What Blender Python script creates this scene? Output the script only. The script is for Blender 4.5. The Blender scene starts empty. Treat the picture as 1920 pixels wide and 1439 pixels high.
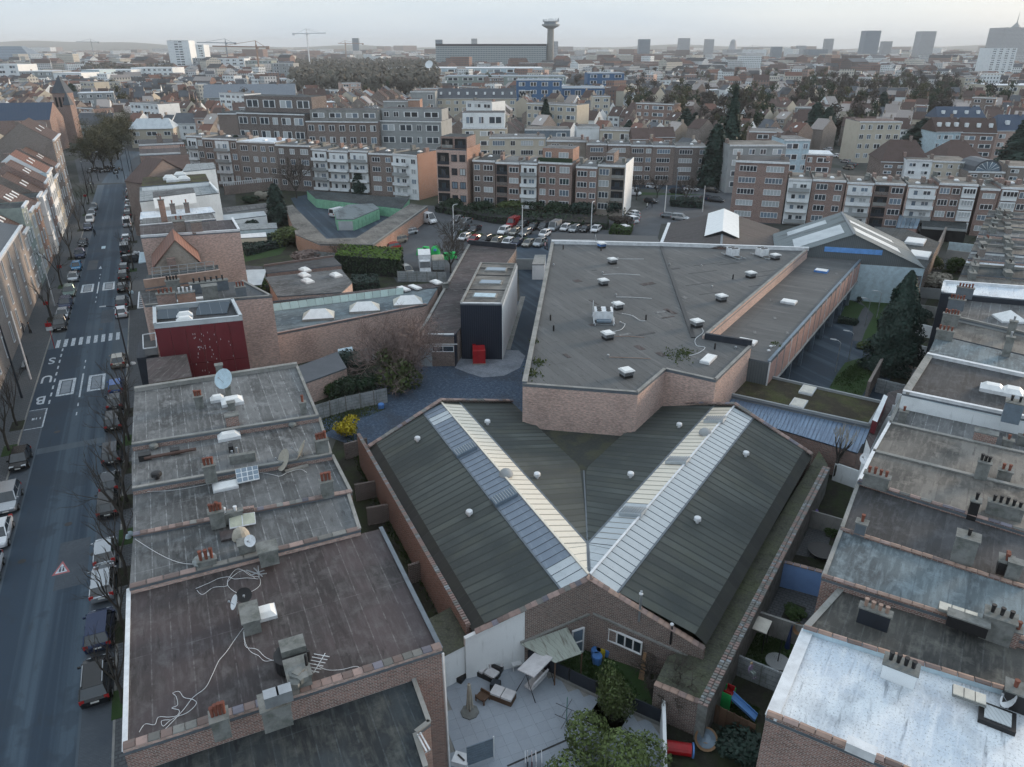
import bpy,math,random
import numpy as np
from mathutils import Vector,Matrix
R=random.Random(7)
SC=bpy.context.scene;COL=SC.collection
F=1378.0;H=40.0;TH=math.atan(627/F);S,C=math.sin(TH),math.cos(TH)
cd=bpy.data.cameras.new('camera');cam=bpy.data.objects.new('camera',cd);COL.objects.link(cam)
cam.location=(0,0,H);cam.rotation_euler=(math.pi/2-TH,0,0)
cd.sensor_width=36;cd.lens=36*F/1920;cd.clip_start=.5;cd.clip_end=40000
SC.camera=cam
SUN_AZ,SUN_EL=math.radians(60),math.radians(9)
W=bpy.data.worlds.new('World');SC.world=W;W.use_nodes=True
wn,wl=W.node_tree.nodes,W.node_tree.links
bg=wn['Background'];sky=wn.new('ShaderNodeTexSky');sky.sky_type='NISHITA';sky.sun_disc=False
sky.sun_elevation=SUN_EL;sky.sun_rotation=SUN_AZ;sky.air_density=1.0;sky.dust_density=3.0;sky.ozone_density=2.5;sky.altitude=50
veil=wn.new('ShaderNodeMixRGB');veil.inputs[0].default_value=.87
veil.inputs[2].default_value=(2.45,2.88,3.35,1)
cn=wn.new('ShaderNodeTexNoise');ct=wn.new('ShaderNodeTexCoord');cm=wn.new('ShaderNodeMapping');cm.inputs['Scale'].default_value=(1,1,7);cn.inputs['Scale'].default_value=2.2;cn.inputs['Detail'].default_value=5
wl.new(ct.outputs['Generated'],cm.inputs[0]);wl.new(cm.outputs[0],cn.inputs['Vector']);cr=wn.new('ShaderNodeMixRGB');cr.inputs[1].default_value=(2.28,2.7,3.12,1);cr.inputs[2].default_value=(2.82,3.1,3.3,1)
mr=wn.new('ShaderNodeMapRange');mr.inputs[1].default_value=.35;mr.inputs[2].default_value=.65;wl.new(cn.outputs[0],mr.inputs[0]);wl.new(mr.outputs[0],cr.inputs[0]);wl.new(cr.outputs[0],veil.inputs[2])
wl.new(sky.outputs[0],veil.inputs[1]);wl.new(veil.outputs[0],bg.inputs[0]);bg.inputs[1].default_value=.12
sd=bpy.data.lights.new('sun','SUN');sun=bpy.data.objects.new('sun',sd);COL.objects.link(sun)
sd.energy=1.25;sd.angle=math.radians(12);sd.color=(1,.78,.58)
sun.rotation_euler=Vector((-math.sin(SUN_AZ)*math.cos(SUN_EL),-math.cos(SUN_AZ)*math.cos(SUN_EL),-math.sin(SUN_EL))).to_track_quat('-Z','Y').to_euler()
SC.view_settings.view_transform='Standard';SC.view_settings.look='None'
SC.view_settings.exposure=1.38;SC.view_settings.gamma=1;SC.view_settings.use_curve_mapping=False
SC.render.engine='CYCLES';SC.cycles.max_bounces=5;SC.cycles.diffuse_bounces=1;SC.cycles.glossy_bounces=2
SC.cycles.transmission_bounces=2;SC.cycles.transparent_max_bounces=6;SC.cycles.volume_bounces=0
SC.cycles.use_denoising=True;SC.cycles.use_adaptive_sampling=True;SC.cycles.adaptive_threshold=.02
def G(u,v,h=0.0):
 dy=(v-719.5)/F;z=(H-h)/(S+dy*C)
 return Vector(((u-960)/F*z,z*(C-dy*S),h))
def GP(pts,h=0.0):return[G(p[0],p[1],p[2]if len(p)>2 else h)for p in pts]
def hgt(Y,v):
 dy=(v-719.5)/F;return H-Y*(S+dy*C)/(C-dy*S)
def atd(u,v,Y):return Vector(((u-960)/F*(Y*C+(H-hgt(Y,v))*S),Y,hgt(Y,v)))
AA,AB=math.radians(-24.8),math.radians(33.2)
def dirv(a):return Vector((math.sin(a),math.cos(a),0))
def perp(a):return Vector((math.cos(a),-math.sin(a),0))
MATS={}
def lin(c):return tuple(((x/255)/12.92 if x<=10 else(((x/255)+.055)/1.055)**2.4)for x in c)
def mat(name,col,rough=.85,layers=(),metal=0,spec=.35,bump=None,emis=None):
 """layers: ('n', scale, lo, hi, colour, factor, sx, sy, detail) noise | ('l', axis, period, width, colour, factor, broken) lines
    ('b', c1, c2, w, h) bricks | ('s', axis, period, amount) strip to strip tone | ('r', amount) tone per object"""
 if name in MATS:return MATS[name]
 m=bpy.data.materials.new(name);m.use_nodes=True;MATS[name]=m
 N,L=m.node_tree.nodes,m.node_tree.links;B=N['Principled BSDF']
 uv=N.new('ShaderNodeTexCoord').outputs['UV']
 def math_(op,a,b=None,c=None):
  n=N.new('ShaderNodeMath');n.operation=op
  for i,x in enumerate((a,b,c)):
   if x is None:continue
   if isinstance(x,(int,float)):n.inputs[i].default_value=x
   else :L.new(x,n.inputs[i])
  return n.outputs[0]
 def mix(f,a,b,mode='MIX'):
  n=N.new('ShaderNodeMixRGB');n.blend_type=mode
  for i,x in enumerate((f,a,b)):
   if isinstance(x,(int,float)):n.inputs[i].default_value=x
   elif isinstance(x,tuple):n.inputs[i].default_value=(*x[:3],1)
   else :L.new(x,n.inputs[i])
  return n.outputs[0]
 sep=N.new('ShaderNodeSeparateXYZ');L.new(uv,sep.inputs[0]);ax=(sep.outputs[0],sep.outputs[1])
 def noise(scale,sx=1,sy=1,det=4):
  mp=N.new('ShaderNodeMapping');L.new(uv,mp.inputs[0]);mp.inputs['Scale'].default_value=(sx,sy,1)
  n=N.new('ShaderNodeTexNoise');n.noise_dimensions='2D';L.new(mp.outputs[0],n.inputs['Vector'])
  n.inputs['Scale'].default_value=scale;n.inputs['Detail'].default_value=det;n.inputs['Roughness'].default_value=.62
  return n.outputs[0]
 def ramp(x,lo,hi):
  n=N.new('ShaderNodeMapRange');L.new(x,n.inputs[0]);n.inputs[1].default_value=lo;n.inputs[2].default_value=hi;return n.outputs[0]
 cur=(*col,1);height=None
 for y in layers:
  k=y[0]
  if k=='n':
   _,sc,lo,hi,c2,fac=y[:6];sx,sy,det=(list(y[6:])+[1,1,4][len(y)-6:])[:3]
   cur=mix(math_('MULTIPLY',ramp(noise(sc,sx,sy,det),lo,hi),fac),cur,c2)
  elif k=='l':
   _,a,per,wd,c2,fac=y[:6];br=y[6]if len(y)>6 else 0
   x=ax[a];f=math_('LESS_THAN',math_('FRACT',math_('DIVIDE',x,per)),wd/per)
   if height is None:height=f
   f=math_('MULTIPLY',f,fac)
   if br:f=math_('MULTIPLY',f,ramp(noise(br,1,1,3),.35,.65))
   cur=mix(f,cur,c2)
  elif k=='w':
   _,px,py,wx,wy,c2=y;fx,fy=math_('FRACT',math_('DIVIDE',ax[0],px)),math_('FRACT',math_('DIVIDE',ax[1],py))
   cur=mix(math_('MULTIPLY',math_('LESS_THAN',math_('ABSOLUTE',math_('SUBTRACT',fx,.5)),wx/2),math_('LESS_THAN',math_('ABSOLUTE',math_('SUBTRACT',fy,.5)),wy/2)),cur,c2)
  elif k=='s':
   _,a,per,amt=y
   w=N.new('ShaderNodeTexWhiteNoise');w.noise_dimensions='1D';L.new(math_('FLOOR',math_('DIVIDE',ax[a],per)),w.inputs['W'])
   cur=mix(1.0,cur,math_('MULTIPLY_ADD',w.outputs[0],amt,1-amt/2),'MULTIPLY')
  elif k=='r':
   o=N.new('ShaderNodeObjectInfo');cur=mix(1.0,cur,math_('MULTIPLY_ADD',o.outputs['Random'],y[1],1-y[1]/2),'MULTIPLY')
  elif k=='b':
   _,c1,c2,mo,bw,bh=y
   b=N.new('ShaderNodeTexBrick');L.new(uv,b.inputs['Vector']);b.inputs['Scale'].default_value=1
   b.inputs['Brick Width'].default_value=bw;b.inputs['Row Height'].default_value=bh;b.inputs['Mortar Size'].default_value=bh*.16
   b.inputs['Color1'].default_value=(*c1,1);b.inputs['Color2'].default_value=(*c2,1);b.inputs['Mortar'].default_value=(*mo,1)
   cur=b.outputs[0];height=math_('SUBTRACT',1,b.outputs[1])
 if isinstance(cur,tuple):B.inputs['Base Color'].default_value=cur
 else :L.new(cur,B.inputs['Base Color'])
 B.inputs['Roughness'].default_value=rough;B.inputs['Metallic'].default_value=metal;B.inputs['Specular IOR Level'].default_value=spec
 if bump:
  bn=N.new('ShaderNodeBump');bn.inputs['Strength'].default_value=bump[0];bn.inputs['Distance'].default_value=bump[1]
  src=height if(len(bump)>2 and bump[2]=='l' and height is not None)else noise(bump[2]if len(bump)>2 and bump[2]!='l' else 6,1,1,5)
  L.new(src,bn.inputs['Height']);L.new(bn.outputs[0],B.inputs['Normal'])
 if emis:B.inputs['Emission Color'].default_value=(*emis[0],1);B.inputs['Emission Strength'].default_value=emis[1]
 return m
def plain(name,col,rough=.7,metal=0,spec=.4,var=.25):
 return mat(name,col,rough,(('n',1.3,.35,.75,tuple(c*(1-var)for c in col),1),),metal,spec)
def brickm(name,c,dark=.5,stain=(.05,.045,.04)):
 c2=tuple(x*dark for x in c);mo=(.40,.38,.36)
 return mat(name,c,.9,(('b',c,c2,mo,.30,.11),('n',.18,.5,.75,stain,.35),('n',5,.45,.7,tuple(min(1,x*1.45)for x in c),.45,.6,1.6),('n',4,.5,.75,tuple(x*.5 for x in c),.45,.5,2)),bump=(.5,.02,'l'))
def felt(name,c,seam,per=1.0,axis=0,stain=(.03,.03,.03),light=None,w=.07,sf=.7,pool=.7):
 light=light or tuple(min(1,x*1.9)for x in c)
 return mat(name,c,.82,(('s',axis,per,.45),('n',.20,.42,.62,stain,pool),('n',.8,.52,.72,light,.6),
('n',3.2,.48,.72,light,.45,*((1,.18)if axis==0 else(.18,1))),('n',1.1,.62,.75,tuple(x*.5 for x in stain),.5,2,.5),
('l',axis,per,w,seam,sf,1.6),('l',1-axis,7.3,.06,seam,.35,.9),('n',9,.35,.7,tuple(x*.7 for x in c),.3)),bump=(.25,.03))
M_BRR=brickm('brick_red',(.30,.175,.145));M_BRP=brickm('brick_pink',(.66,.45,.385),.58);M_BRB=brickm('brick_brown',(.205,.14,.118))
M_BRO=brickm('brick_orange',(.44,.225,.15),.6);M_BRD=brickm('brick_dark',(.12,.088,.082));M_BRY=brickm('brick_buff',(.34,.29,.24),.8)
M_BRG=brickm('brick_grey',(.22,.18,.16),.75)
M_F1=felt('roofing_grey',(.118,.125,.13),(.34,.36,.375));M_F2=felt('roofing_pale',(.155,.162,.166),(.40,.42,.43))
M_F3=felt('roofing_brown',(.078,.063,.065),(.26,.25,.25),1.05,light=(.15,.14,.14),sf=.45);M_F4=felt('roofing_black',(.042,.054,.062),(.11,.13,.14),1.0,stain=(.01,.012,.014),light=(.12,.13,.12),sf=.5)
M_F5=felt('roofing_blue_grey',(.15,.19,.21),(.08,.10,.12),.9,stain=(.05,.06,.07),sf=.5);M_F6=felt('roofing_charcoal',(.066,.069,.075),(.12,.12,.12),.95,sf=.35)
M_F7=felt('roofing_warm_grey',(.19,.182,.168),(.08,.07,.065),.95,light=(.30,.28,.25),sf=.4)
M_WH=mat('roofing_white_coat',(.74,.80,.85),.55,(('n',.35,.48,.75,(.30,.33,.38),.7),('n',1.5,.60,.78,(.16,.18,.21),.85,2.0,.25),('n',.25,.46,.6,(.50,.60,.72),.5),('n',1.2,.5,.75,(.86,.9,.93),.7,1.6,.3),('n',9,.58,.7,(.16,.18,.2),.6),('l',0,1.0,.08,(.78,.82,.88),.5,1.0),('n',7,.55,.8,(.2,.22,.24),.35)),bump=(.3,.03))
M_BIG=mat('roofing_slate_grey_cap',(.120,.126,.128),.75,(('n',.09,.42,.62,(.09,.097,.10),.6),('n',.6,.5,.75,(.15,.15,.155),.35,.3,1),('s',1,1.0,.2),('l',1,1.0,.07,(.045,.045,.05),.85,.7),('l',0,6.0,.07,(.05,.05,.055),.7,.5),('n',.5,.60,.72,(.21,.215,.22),.5,.2,2),('n',1.3,.62,.8,(.03,.03,.032),.7,.35,1.6),('n',8,.4,.7,(.06,.06,.062),.35)),bump=(.3,.03))
M_HALL=mat('roofing_mossy_green',(.078,.090,.086),.7,(('r',.55),('l',0,.3,.03,(.09,.10,.088),.3,1.2),('n',.13,.42,.65,(.040,.050,.052),.8),('n',.5,.5,.8,(.10,.105,.075),.5,1,.4),('n',5,.62,.8,(.17,.17,.13),.3)),bump=(.6,.05,'l'))
M_HALD=mat('roofing_mossy_dark',(.030,.034,.034),.7,(('s',0,.9,.3),('l',0,.9,.10,(.05,.055,.05),.6,.5),('n',.4,.4,.7,(.045,.05,.04),.6)),bump=(.5,.04,'l'))
M_HALJ=mat('roofing_mossy_joint',(.050,.060,.058),.75,(('n',2,.4,.7,(.06,.07,.06),.6),));M_MOSS=mat('gutter_moss',(.075,.080,.065),.95,(('n',.35,.45,.68,(.10,.12,.055),.6),('n',1.4,.5,.75,(.028,.03,.028),.8),('l',1,.75,.12,(.03,.035,.03),.5,.8),('n',6,.45,.7,(.16,.17,.11),.4)),bump=(.8,.05))
M_GREEN=mat('planted_roof',(.045,.038,.026),.95,(('n',.28,.45,.62,(.075,.085,.03),.8),('n',.8,.5,.75,(.13,.11,.07),.5),('n',5,.45,.75,(.02,.02,.012),.7)),bump=(.9,.06))
M_ASPH=mat('asphalt',(.034,.058,.088),.8,(('n',.42,.50,.64,(.085,.125,.165),.85,1,.012),('n',.12,.52,.56,(.034,.05,.07),.5),('n',1.3,.6,.8,(.035,.042,.05),.5,1,.25),('n',12,.4,.7,(.045,.05,.06),.4)),bump=(.2,.01))
M_ASP2=mat('asphalt_old',(.095,.105,.118),.85,(('n',.15,.4,.7,(.06,.066,.074),.8),('n',1.1,.5,.8,(.12,.125,.13),.5),('n',9,.4,.7,(.06,.06,.065),.4)))
M_TYRE=mat('worn_tarmac',(.10,.13,.16),.75,(('n',.6,.35,.7,(.06,.08,.10),.8,1,.05),))
M_PAVE=mat('pavement_slabs',(.12,.13,.14),.85,(('b',(.125,.135,.145),(.10,.11,.12),(.065,.07,.08),.45,.3),('n',.4,.4,.7,(.075,.085,.09),.6),('n',2.5,.5,.8,(.18,.18,.18),.3)))
M_PARK=mat('parking_setts',(.10,.12,.145),.85,(('b',(.115,.135,.16),(.085,.105,.125),(.06,.07,.085),.22,.11),('n',.3,.4,.7,(.06,.075,.095),.7)))
M_TERR=mat('terrace_tiles',(.31,.355,.41),.6,(('r',.1),('n',.35,.4,.7,(.30,.34,.39),.6),('n',2.5,.55,.8,(.44,.48,.53),.3)))
M_GRAV=mat('slate_gravel',(.07,.115,.185),.85,(('n',2.6,.48,.62,(.19,.26,.35),.6),('n',4,.5,.66,(.035,.05,.08),.6),('n',14,.4,.6,(.03,.035,.05),.6),('n',.12,.45,.62,(.05,.058,.07),.6)),bump=(1,.05,14))
M_GRPL=mat('pale_gravel',(.28,.31,.36),.85,(('n',2.6,.42,.62,(.36,.40,.45),.75),('n',13,.45,.6,(.12,.14,.17),.7),('n',.5,.45,.7,(.13,.15,.18),.6)),bump=(1,.04,12))
M_SOIL=mat('garden_soil_shaded',(.026,.026,.020),.95,(('n',.4,.42,.62,(.035,.05,.02),.8),('n',3,.5,.7,(.05,.05,.04),.5)),bump=(.8,.05))  # base darkened to carry the shadow between garden walls
M_LAWN=mat('lawn',(.032,.070,.020),.95,(('n',.35,.4,.68,(.028,.055,.018),.8),('n',4,.5,.75,(.05,.085,.025),.5)),bump=(.8,.05,9))
M_CITY=mat('town_ground',(.045,.05,.045),.95,(('n',.01,.45,.6,(.05,.06,.035),.8),('n',.05,.45,.65,(.11,.11,.11),.7)))
M_CONC=mat('concrete',(.30,.30,.29),.9,(('n',.5,.4,.7,(.16,.17,.16),.7),('n',2,.55,.8,(.10,.11,.09),.6,2.5,.4)),bump=(.3,.02))
M_CONL=mat('fence_concrete',(.33,.36,.38),.9,(('l',1,.4,.03,(.10,.11,.11),.8),('l',0,2.0,.08,(.14,.15,.15),.7),('n',.8,.45,.75,(.13,.15,.14),.75),('n',3,.55,.8,(.06,.08,.05),.6,2,.5)),bump=(.4,.03,'l'))
M_LEAD=plain('lead_flashing',(.16,.19,.22),.5,.3);M_CEM=mat('cement_render',(.21,.22,.215),.95,(('n',1.2,.4,.7,(.09,.10,.09),.8),('n',4,.5,.8,(.30,.30,.28),.4)),bump=(.4,.03))
M_STW=mat('white_render',(.80,.84,.86),.8,(('n',.3,.5,.8,(.48,.52,.54),.5),('n',1.8,.6,.85,(.33,.36,.36),.5,2,.25)))
M_STC=mat('cream_render',(.54,.50,.42),.85,(('n',.4,.5,.8,(.42,.37,.28),.5),));M_STG=mat('grey_render',(.33,.35,.36),.85,(('n',.4,.45,.75,(.22,.24,.24),.6),))
M_STB=plain('light_blue_render',(.52,.66,.74));M_STBL=mat('blue_paint',(.19,.33,.62),.7,(('n',.7,.5,.8,(.13,.23,.46),.5),));M_STD=plain('dark_cladding',(.025,.032,.045),.6)
M_PINK=plain('salmon_panel',(.46,.30,.27));M_GRP=plain('grey_green_paint',(.30,.36,.34))
M_WM=plain('white_metal',(.78,.81,.84),.4,.1);M_WF=plain('window_frame_white',(.84,.86,.88),.5,var=.1);M_DKF=plain('window_frame_dark',(.03,.03,.035),.4)
M_GL=mat('glass_dark',(.035,.05,.065),.08,(('r',.8),),0,.8);M_GLB=mat('glass_sky',(.17,.23,.29),.10,(('r',.5),),0,.9);M_GLC=mat('glass_curtain',(.46,.50,.52),.25,(('r',.4),('l',0,.18,.05,(.3,.33,.35),.5)),0,.6)
M_TER=plain('terracotta',(.22,.075,.05),.7,var=.5);M_TERO=plain('coping_orange',(.36,.25,.20),.45);M_TILE=mat('coping_tile',(.25,.18,.16),.6,(('r',.9),('n',2,.5,.8,(.12,.12,.12),.6)),0,.5)
M_TILB=mat('coping_tile_blue',(.15,.145,.175),.55,(('r',.6),),0,.5);M_TILG=mat('coping_grey',(.20,.20,.19),.75,(('r',.6),('n',2,.5,.8,(.10,.10,.09),.6)),0,.4)
M_RTB=mat('tiles_brown',(.115,.080,.072),.75,(('l',1,.34,.07,(.05,.03,.028),.8),('n',.5,.45,.75,(.07,.05,.04),.7),('n',3,.55,.8,(.19,.12,.10),.4),('r',.4)),bump=(.5,.05,'l'))
M_RTR=mat('tiles_red',(.21,.11,.085),.75,(('l',1,.34,.07,(.11,.06,.045),.8),('n',.5,.45,.75,(.15,.085,.065),.7),('r',.4)),bump=(.5,.05,'l'))
M_SLT=mat('slates',(.060,.072,.088),.45,(('l',1,.3,.05,(.03,.035,.045),.7),('n',.6,.45,.75,(.09,.10,.12),.6),('r',.4)),0,.5)
M_SLB=mat('slates_blue',(.045,.07,.115),.5,(('l',0,1.2,.08,(.02,.04,.08),.6),('n',.4,.45,.75,(.03,.06,.11),.6)))
M_CORB=mat('sheet_blue_shaded',(.17,.215,.275),.38,(('n',.4,.4,.7,(.11,.14,.18),.7),('n',2,.55,.8,(.36,.42,.48),.5,.3,2)),.1,.6)  # cool tone of the shaded slope put into the sheet colour
M_CORW=mat('sheet_cream_lit',(.80,.74,.62),.35,(('n',.5,.4,.75,(.66,.62,.54),.6,1,.5),('n',3,.6,.85,(.3,.3,.28),.35)),.1,.7)  # cream stands in for warm light on the bright slopes
M_CORP=mat('sheet_pale',(.50,.55,.58),.35,(('n',.5,.4,.75,(.28,.33,.37),.6,1,.5),('n',3,.6,.85,(.2,.22,.22),.4)),.1,.7)
M_CORC=mat('sheet_blue_corrugated',(.20,.29,.42),.4,(('l',0,.45,.09,(.07,.10,.15),.8),('n',.4,.4,.7,(.13,.18,.27),.7),('n',2,.55,.8,(.33,.40,.48),.5,.3,2)),.2,.6,bump=(.5,.05,'l'))
M_CORD=mat('cladding_ribbed_navy',(.014,.022,.040),.55,(('l',0,.3,.05,(.03,.045,.075),.8),),.2,.5,bump=(.6,.04,'l'))
M_CORG=mat('cladding_ribbed_grey',(.135,.155,.165),.55,(('l',0,.3,.06,(.07,.08,.09),.8),('n',.5,.4,.7,(.10,.12,.13),.6)),.1,.5,bump=(.6,.04,'l'))
M_ASB=mat('fibre_cement',(.20,.235,.25),.85,(('l',0,.35,.06,(.12,.13,.125),.6),('n',.45,.5,.72,(.07,.08,.085),.8,1,.35),('n',2,.5,.8,(.27,.27,.25),.4)),bump=(.5,.04,'l'))
M_ASBB=mat('fibre_cement_brown',(.078,.068,.068),.85,(('s',0,1.1,.3),('l',0,1.1,.06,(.07,.065,.06),.7,.6),('n',.2,.45,.7,(.085,.08,.078),.7),('n',2,.5,.8,(.18,.17,.16),.4)),bump=(.4,.03,'l'))
M_RIB=plain('rib_dark',(.10,.12,.14),.6);M_RBC=plain('rib_tan',(.30,.27,.23),.6);M_RL=plain('rooflight_white',(.84,.86,.86),.3,0,.6,.15);M_RLC=plain('rooflight_cream',(.62,.60,.53),.35,0,.6);M_RLB=plain('rooflight_blue',(.10,.26,.62),.4);M_BLUE=plain('sheet_bright_blue',(.16,.38,.80),.5)
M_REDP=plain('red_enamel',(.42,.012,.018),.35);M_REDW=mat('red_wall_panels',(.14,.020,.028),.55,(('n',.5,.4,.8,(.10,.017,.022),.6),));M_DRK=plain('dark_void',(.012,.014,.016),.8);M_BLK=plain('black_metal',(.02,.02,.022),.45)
M_GAL=plain('galvanised',(.42,.45,.48),.4,.6);M_PAINT=mat('road_paint',(.62,.68,.73),.7,(('n',4,.42,.66,(.22,.27,.33),.8),));M_TSH=mat('tiles_pale_glint',(.33,.29,.27),.28,(('l',1,.34,.07,(.15,.12,.11),.7),('r',.6)),0,.8);M_CUSH=plain('cushion_grey',(.26,.30,.34));M_PAIR=plain('road_paint_red',(.48,.16,.17))  # M_TSH: pale base paints in sky glints on top of the gloss
M_WOOD=mat('wood',(.14,.085,.055),.8,(('l',1,.12,.02,(.05,.03,.02),.8),('r',.5)));M_WICK=plain('wicker',(.34,.21,.12),.8);M_FAB=plain('fabric_white',(.66,.66,.68),.9);M_FAG=plain('fabric_cream',(.42,.39,.33),.9)
M_SCH=plain('school_blue',(.06,.15,.30),.6);M_BEI=brickm('brick_beige',(.36,.31,.28),.85);M_ZN=plain('sheet_zinc',(.24,.27,.31),.5,.2);M_BARK=plain('bark',(.060,.055,.048),.9);M_TWIG=plain('twigs',(.075,.064,.055),.95,var=.4);M_TWGB=plain('twigs_reddish',(.30,.23,.21),.95,var=.5);M_TWGO=plain('twigs_olive',(.085,.085,.045),.95,var=.5)
def leafm(name,c):return mat(name,c,.7,(('r',.3),('n',3,.35,.7,tuple(x*.55 for x in c),1)),0,.3)
M_LF1=leafm('needles_dark',(.030,.058,.046));M_LF2=leafm('leaves_green',(.045,.085,.022));M_LF3=leafm('leaves_deep',(.028,.055,.028));M_LF4=leafm('hedge_top_leaves',(.09,.17,.02));M_LF5=leafm('leaves_olive',(.095,.13,.045));M_YEL=leafm('blossom_yellow',(.55,.45,.03))
M_GRN=plain('garage_green',(.26,.55,.38));M_GRNB=plain('bank_green',(.03,.55,.14));M_SIL=plain('metal_grey_blue',(.20,.26,.32),.5,.4);M_SOL=mat('solar_panel',(.05,.075,.10),.15,(('l',0,1.1,.03,(.3,.34,.38),.6),),0,.8)
M_LADR=M_GAL;M_RUB=plain('rubber',(.012,.012,.013),.8);M_CGL=plain('car_glass',(.03,.04,.05),.06,0,.9);M_RED=plain('lamp_red',(.45,.02,.02),.3);M_HL=plain('lamp_clear',(.7,.74,.78),.15,0,.8);M_PLT=plain('plate_white',(.75,.75,.72),.5)
UPV=Vector((0,0,1))
class MB:
 def __init__(s):s.v,s.f,s.m=[],[],[]
 def face(s,pts,m=0):
  i=len(s.v);s.v+=[tuple(p)for p in pts];s.f.append(tuple(range(i,i+len(pts))));s.m.append(m);return s
 def hexa(s,b,t,m=0,bottom=True):
  i=len(s.v);s.v+=[tuple(p)for p in b]+[tuple(p)for p in t]
  q=[(4,5,6,7),(0,1,5,4),(1,2,6,5),(2,3,7,6),(3,0,4,7)]+([(3,2,1,0)]if bottom else[])
  for f in q:s.f.append(tuple(i+k for k in f));s.m.append(m)
  return s
 def box(s,c,sz,a=0.0,m=0,bottom=True):
  x,y,z=sz;d,p=dirv(a)*(y/2),perp(a)*(x/2);c=Vector(c)
  b=[c-p-d,c+p-d,c+p+d,c-p+d];return s.hexa(b,[k+UPV*z for k in b],m,bottom)
 def beam(s,p,q,w,h,m=0):
  p,q=Vector(p),Vector(q);d=q-p;n=Vector((d.y,-d.x,0))
  n=n.normalized()*(w/2)if n.length>1e-6 else Vector((w/2,0,0))
  u=UPV*h if abs(d.z)<d.length*.9 else Vector((-n.y,n.x,0)).normalized()*h
  return s.hexa([p-n,p+n,q+n,q-n],[p-n+u,p+n+u,q+n+u,q-n+u],m)
 def prism(s,poly,z0,z1,m=0,mt=None,top=True,bottom=False):
  n=len(poly);i=len(s.v);s.v+=[(p[0],p[1],z0)for p in poly]+[(p[0],p[1],z1 if z1 is not None else p[2])for p in poly]
  ar=sum(poly[k][0]*poly[(k+1)%n][1]-poly[(k+1)%n][0]*poly[k][1]for k in range(n))
  for k in range(n):
   j=(k+1)%n;f=(i+k,i+j,i+n+j,i+n+k);s.f.append(f if ar>0 else f[::-1]);s.m.append(m)
  if top:f=tuple(i+n+k for k in range(n));s.f.append(f if ar>0 else f[::-1]);s.m.append(m if mt is None else mt)
  if bottom:f=tuple(i+k for k in range(n));s.f.append(f[::-1]if ar>0 else f);s.m.append(m)
  return s
 def tube(s,pts,r,n=6,m=0,r1=None,cap=True):
  pts=[Vector(p)for p in pts];K=len(pts);base=len(s.v)
  for k,p in enumerate(pts):
   d=(pts[min(k+1,K-1)]-pts[max(k-1,0)]).normalized();a=d.orthogonal()if abs(d.z)<.99 else Vector((1,0,0));a.normalize();b=d.cross(a)
   rr=r if r1 is None else r+(r1-r)*k/(K-1)
   for j in range(n):t=2*math.pi*j/n;s.v.append(tuple(p+(a*math.cos(t)+b*math.sin(t))*rr))
  for k in range(K-1):
   for j in range(n):s.f.append((base+k*n+j,base+k*n+(j+1)%n,base+(k+1)*n+(j+1)%n,base+(k+1)*n+j));s.m.append(m)
  if cap:
   s.f.append(tuple(base+j for j in reversed(range(n))));s.f.append(tuple(base+(K-1)*n+j for j in range(n)));s.m+=[m,m]
  return s
 def cyl(s,c,r,h,n=12,m=0,r1=None):c=Vector(c);return s.tube([c,c+UPV*h],r,n,m,r1)
 def dome(s,c,r,h,n=12,k=4,m=0,a=0,sy=1.0):
  c=Vector(c);base=len(s.v);d,p=dirv(a),perp(a)
  for i in range(k):
   t=i/k*math.pi/2
   for j in range(n):q=2*math.pi*j/n;s.v.append(tuple(c+(p*math.cos(q)+d*math.sin(q)*sy)*r*math.cos(t)+UPV*h*math.sin(t)))
  s.v.append(tuple(c+UPV*h))
  for i in range(k-1):
   for j in range(n):s.f.append((base+i*n+j,base+i*n+(j+1)%n,base+(i+1)*n+(j+1)%n,base+(i+1)*n+j));s.m.append(m)
  for j in range(n):s.f.append((base+(k-1)*n+j,base+(k-1)*n+(j+1)%n,base+k*n));s.m.append(m)
  return s
 def disc(s,c,nrm,r,dep=.1,n=14,m=0):
  c=Vector(c);nrm=Vector(nrm).normalized();a=nrm.orthogonal().normalized();b=nrm.cross(a);i=len(s.v)
  for rr,dd in((r,dep),(r*.5,dep*.28)):
   for j in range(n):t=2*math.pi*j/n;s.v.append(tuple(c+(a*math.cos(t)+b*math.sin(t))*rr+nrm*dd))
  s.v.append(tuple(c))
  for j in range(n):s.f.append((i+j,i+(j+1)%n,i+n+(j+1)%n,i+n+j));s.m.append(m);s.f.append((i+n+j,i+n+(j+1)%n,i+2*n));s.m.append(m)
  return s
 def mesh(s,name,mats,off=None,ang=0.0,smooth=False):
  me=bpy.data.meshes.new(name);v=np.array(s.v,dtype=np.float64).reshape(-1,3)
  me.from_pydata([tuple(x)for x in(v-np.array(off)if off is not None else v)],[],s.f)
  for m in mats:me.materials.append(m)
  if len(mats)>1:me.polygons.foreach_set('material_index',s.m)
  if smooth:me.polygons.foreach_set('use_smooth',[True]*len(s.f))
  nl=len(me.loops);vi=np.empty(nl,np.int64);me.loops.foreach_get('vertex_index',vi)
  nr=np.empty(len(s.f)*3);me.polygons.foreach_get('normal',nr);nr=nr.reshape(-1,3)
  lt=np.empty(len(s.f),np.int64);me.polygons.foreach_get('loop_total',lt);nn=np.repeat(nr,lt,axis=0);P=v[vi]
  ca,sa=math.cos(ang),math.sin(ang);hx=P[:,0]*ca-P[:,1]*sa;hy=P[:,0]*sa+P[:,1]*ca
  tx,ty=-nn[:,1],nn[:,0];tl=np.maximum(np.hypot(tx,ty),1e-6)
  flat=np.abs(nn[:,2])>.45;U=np.where(flat,hx,(P[:,0]*tx+P[:,1]*ty)/tl);V=np.where(flat,hy,P[:,2])
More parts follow.
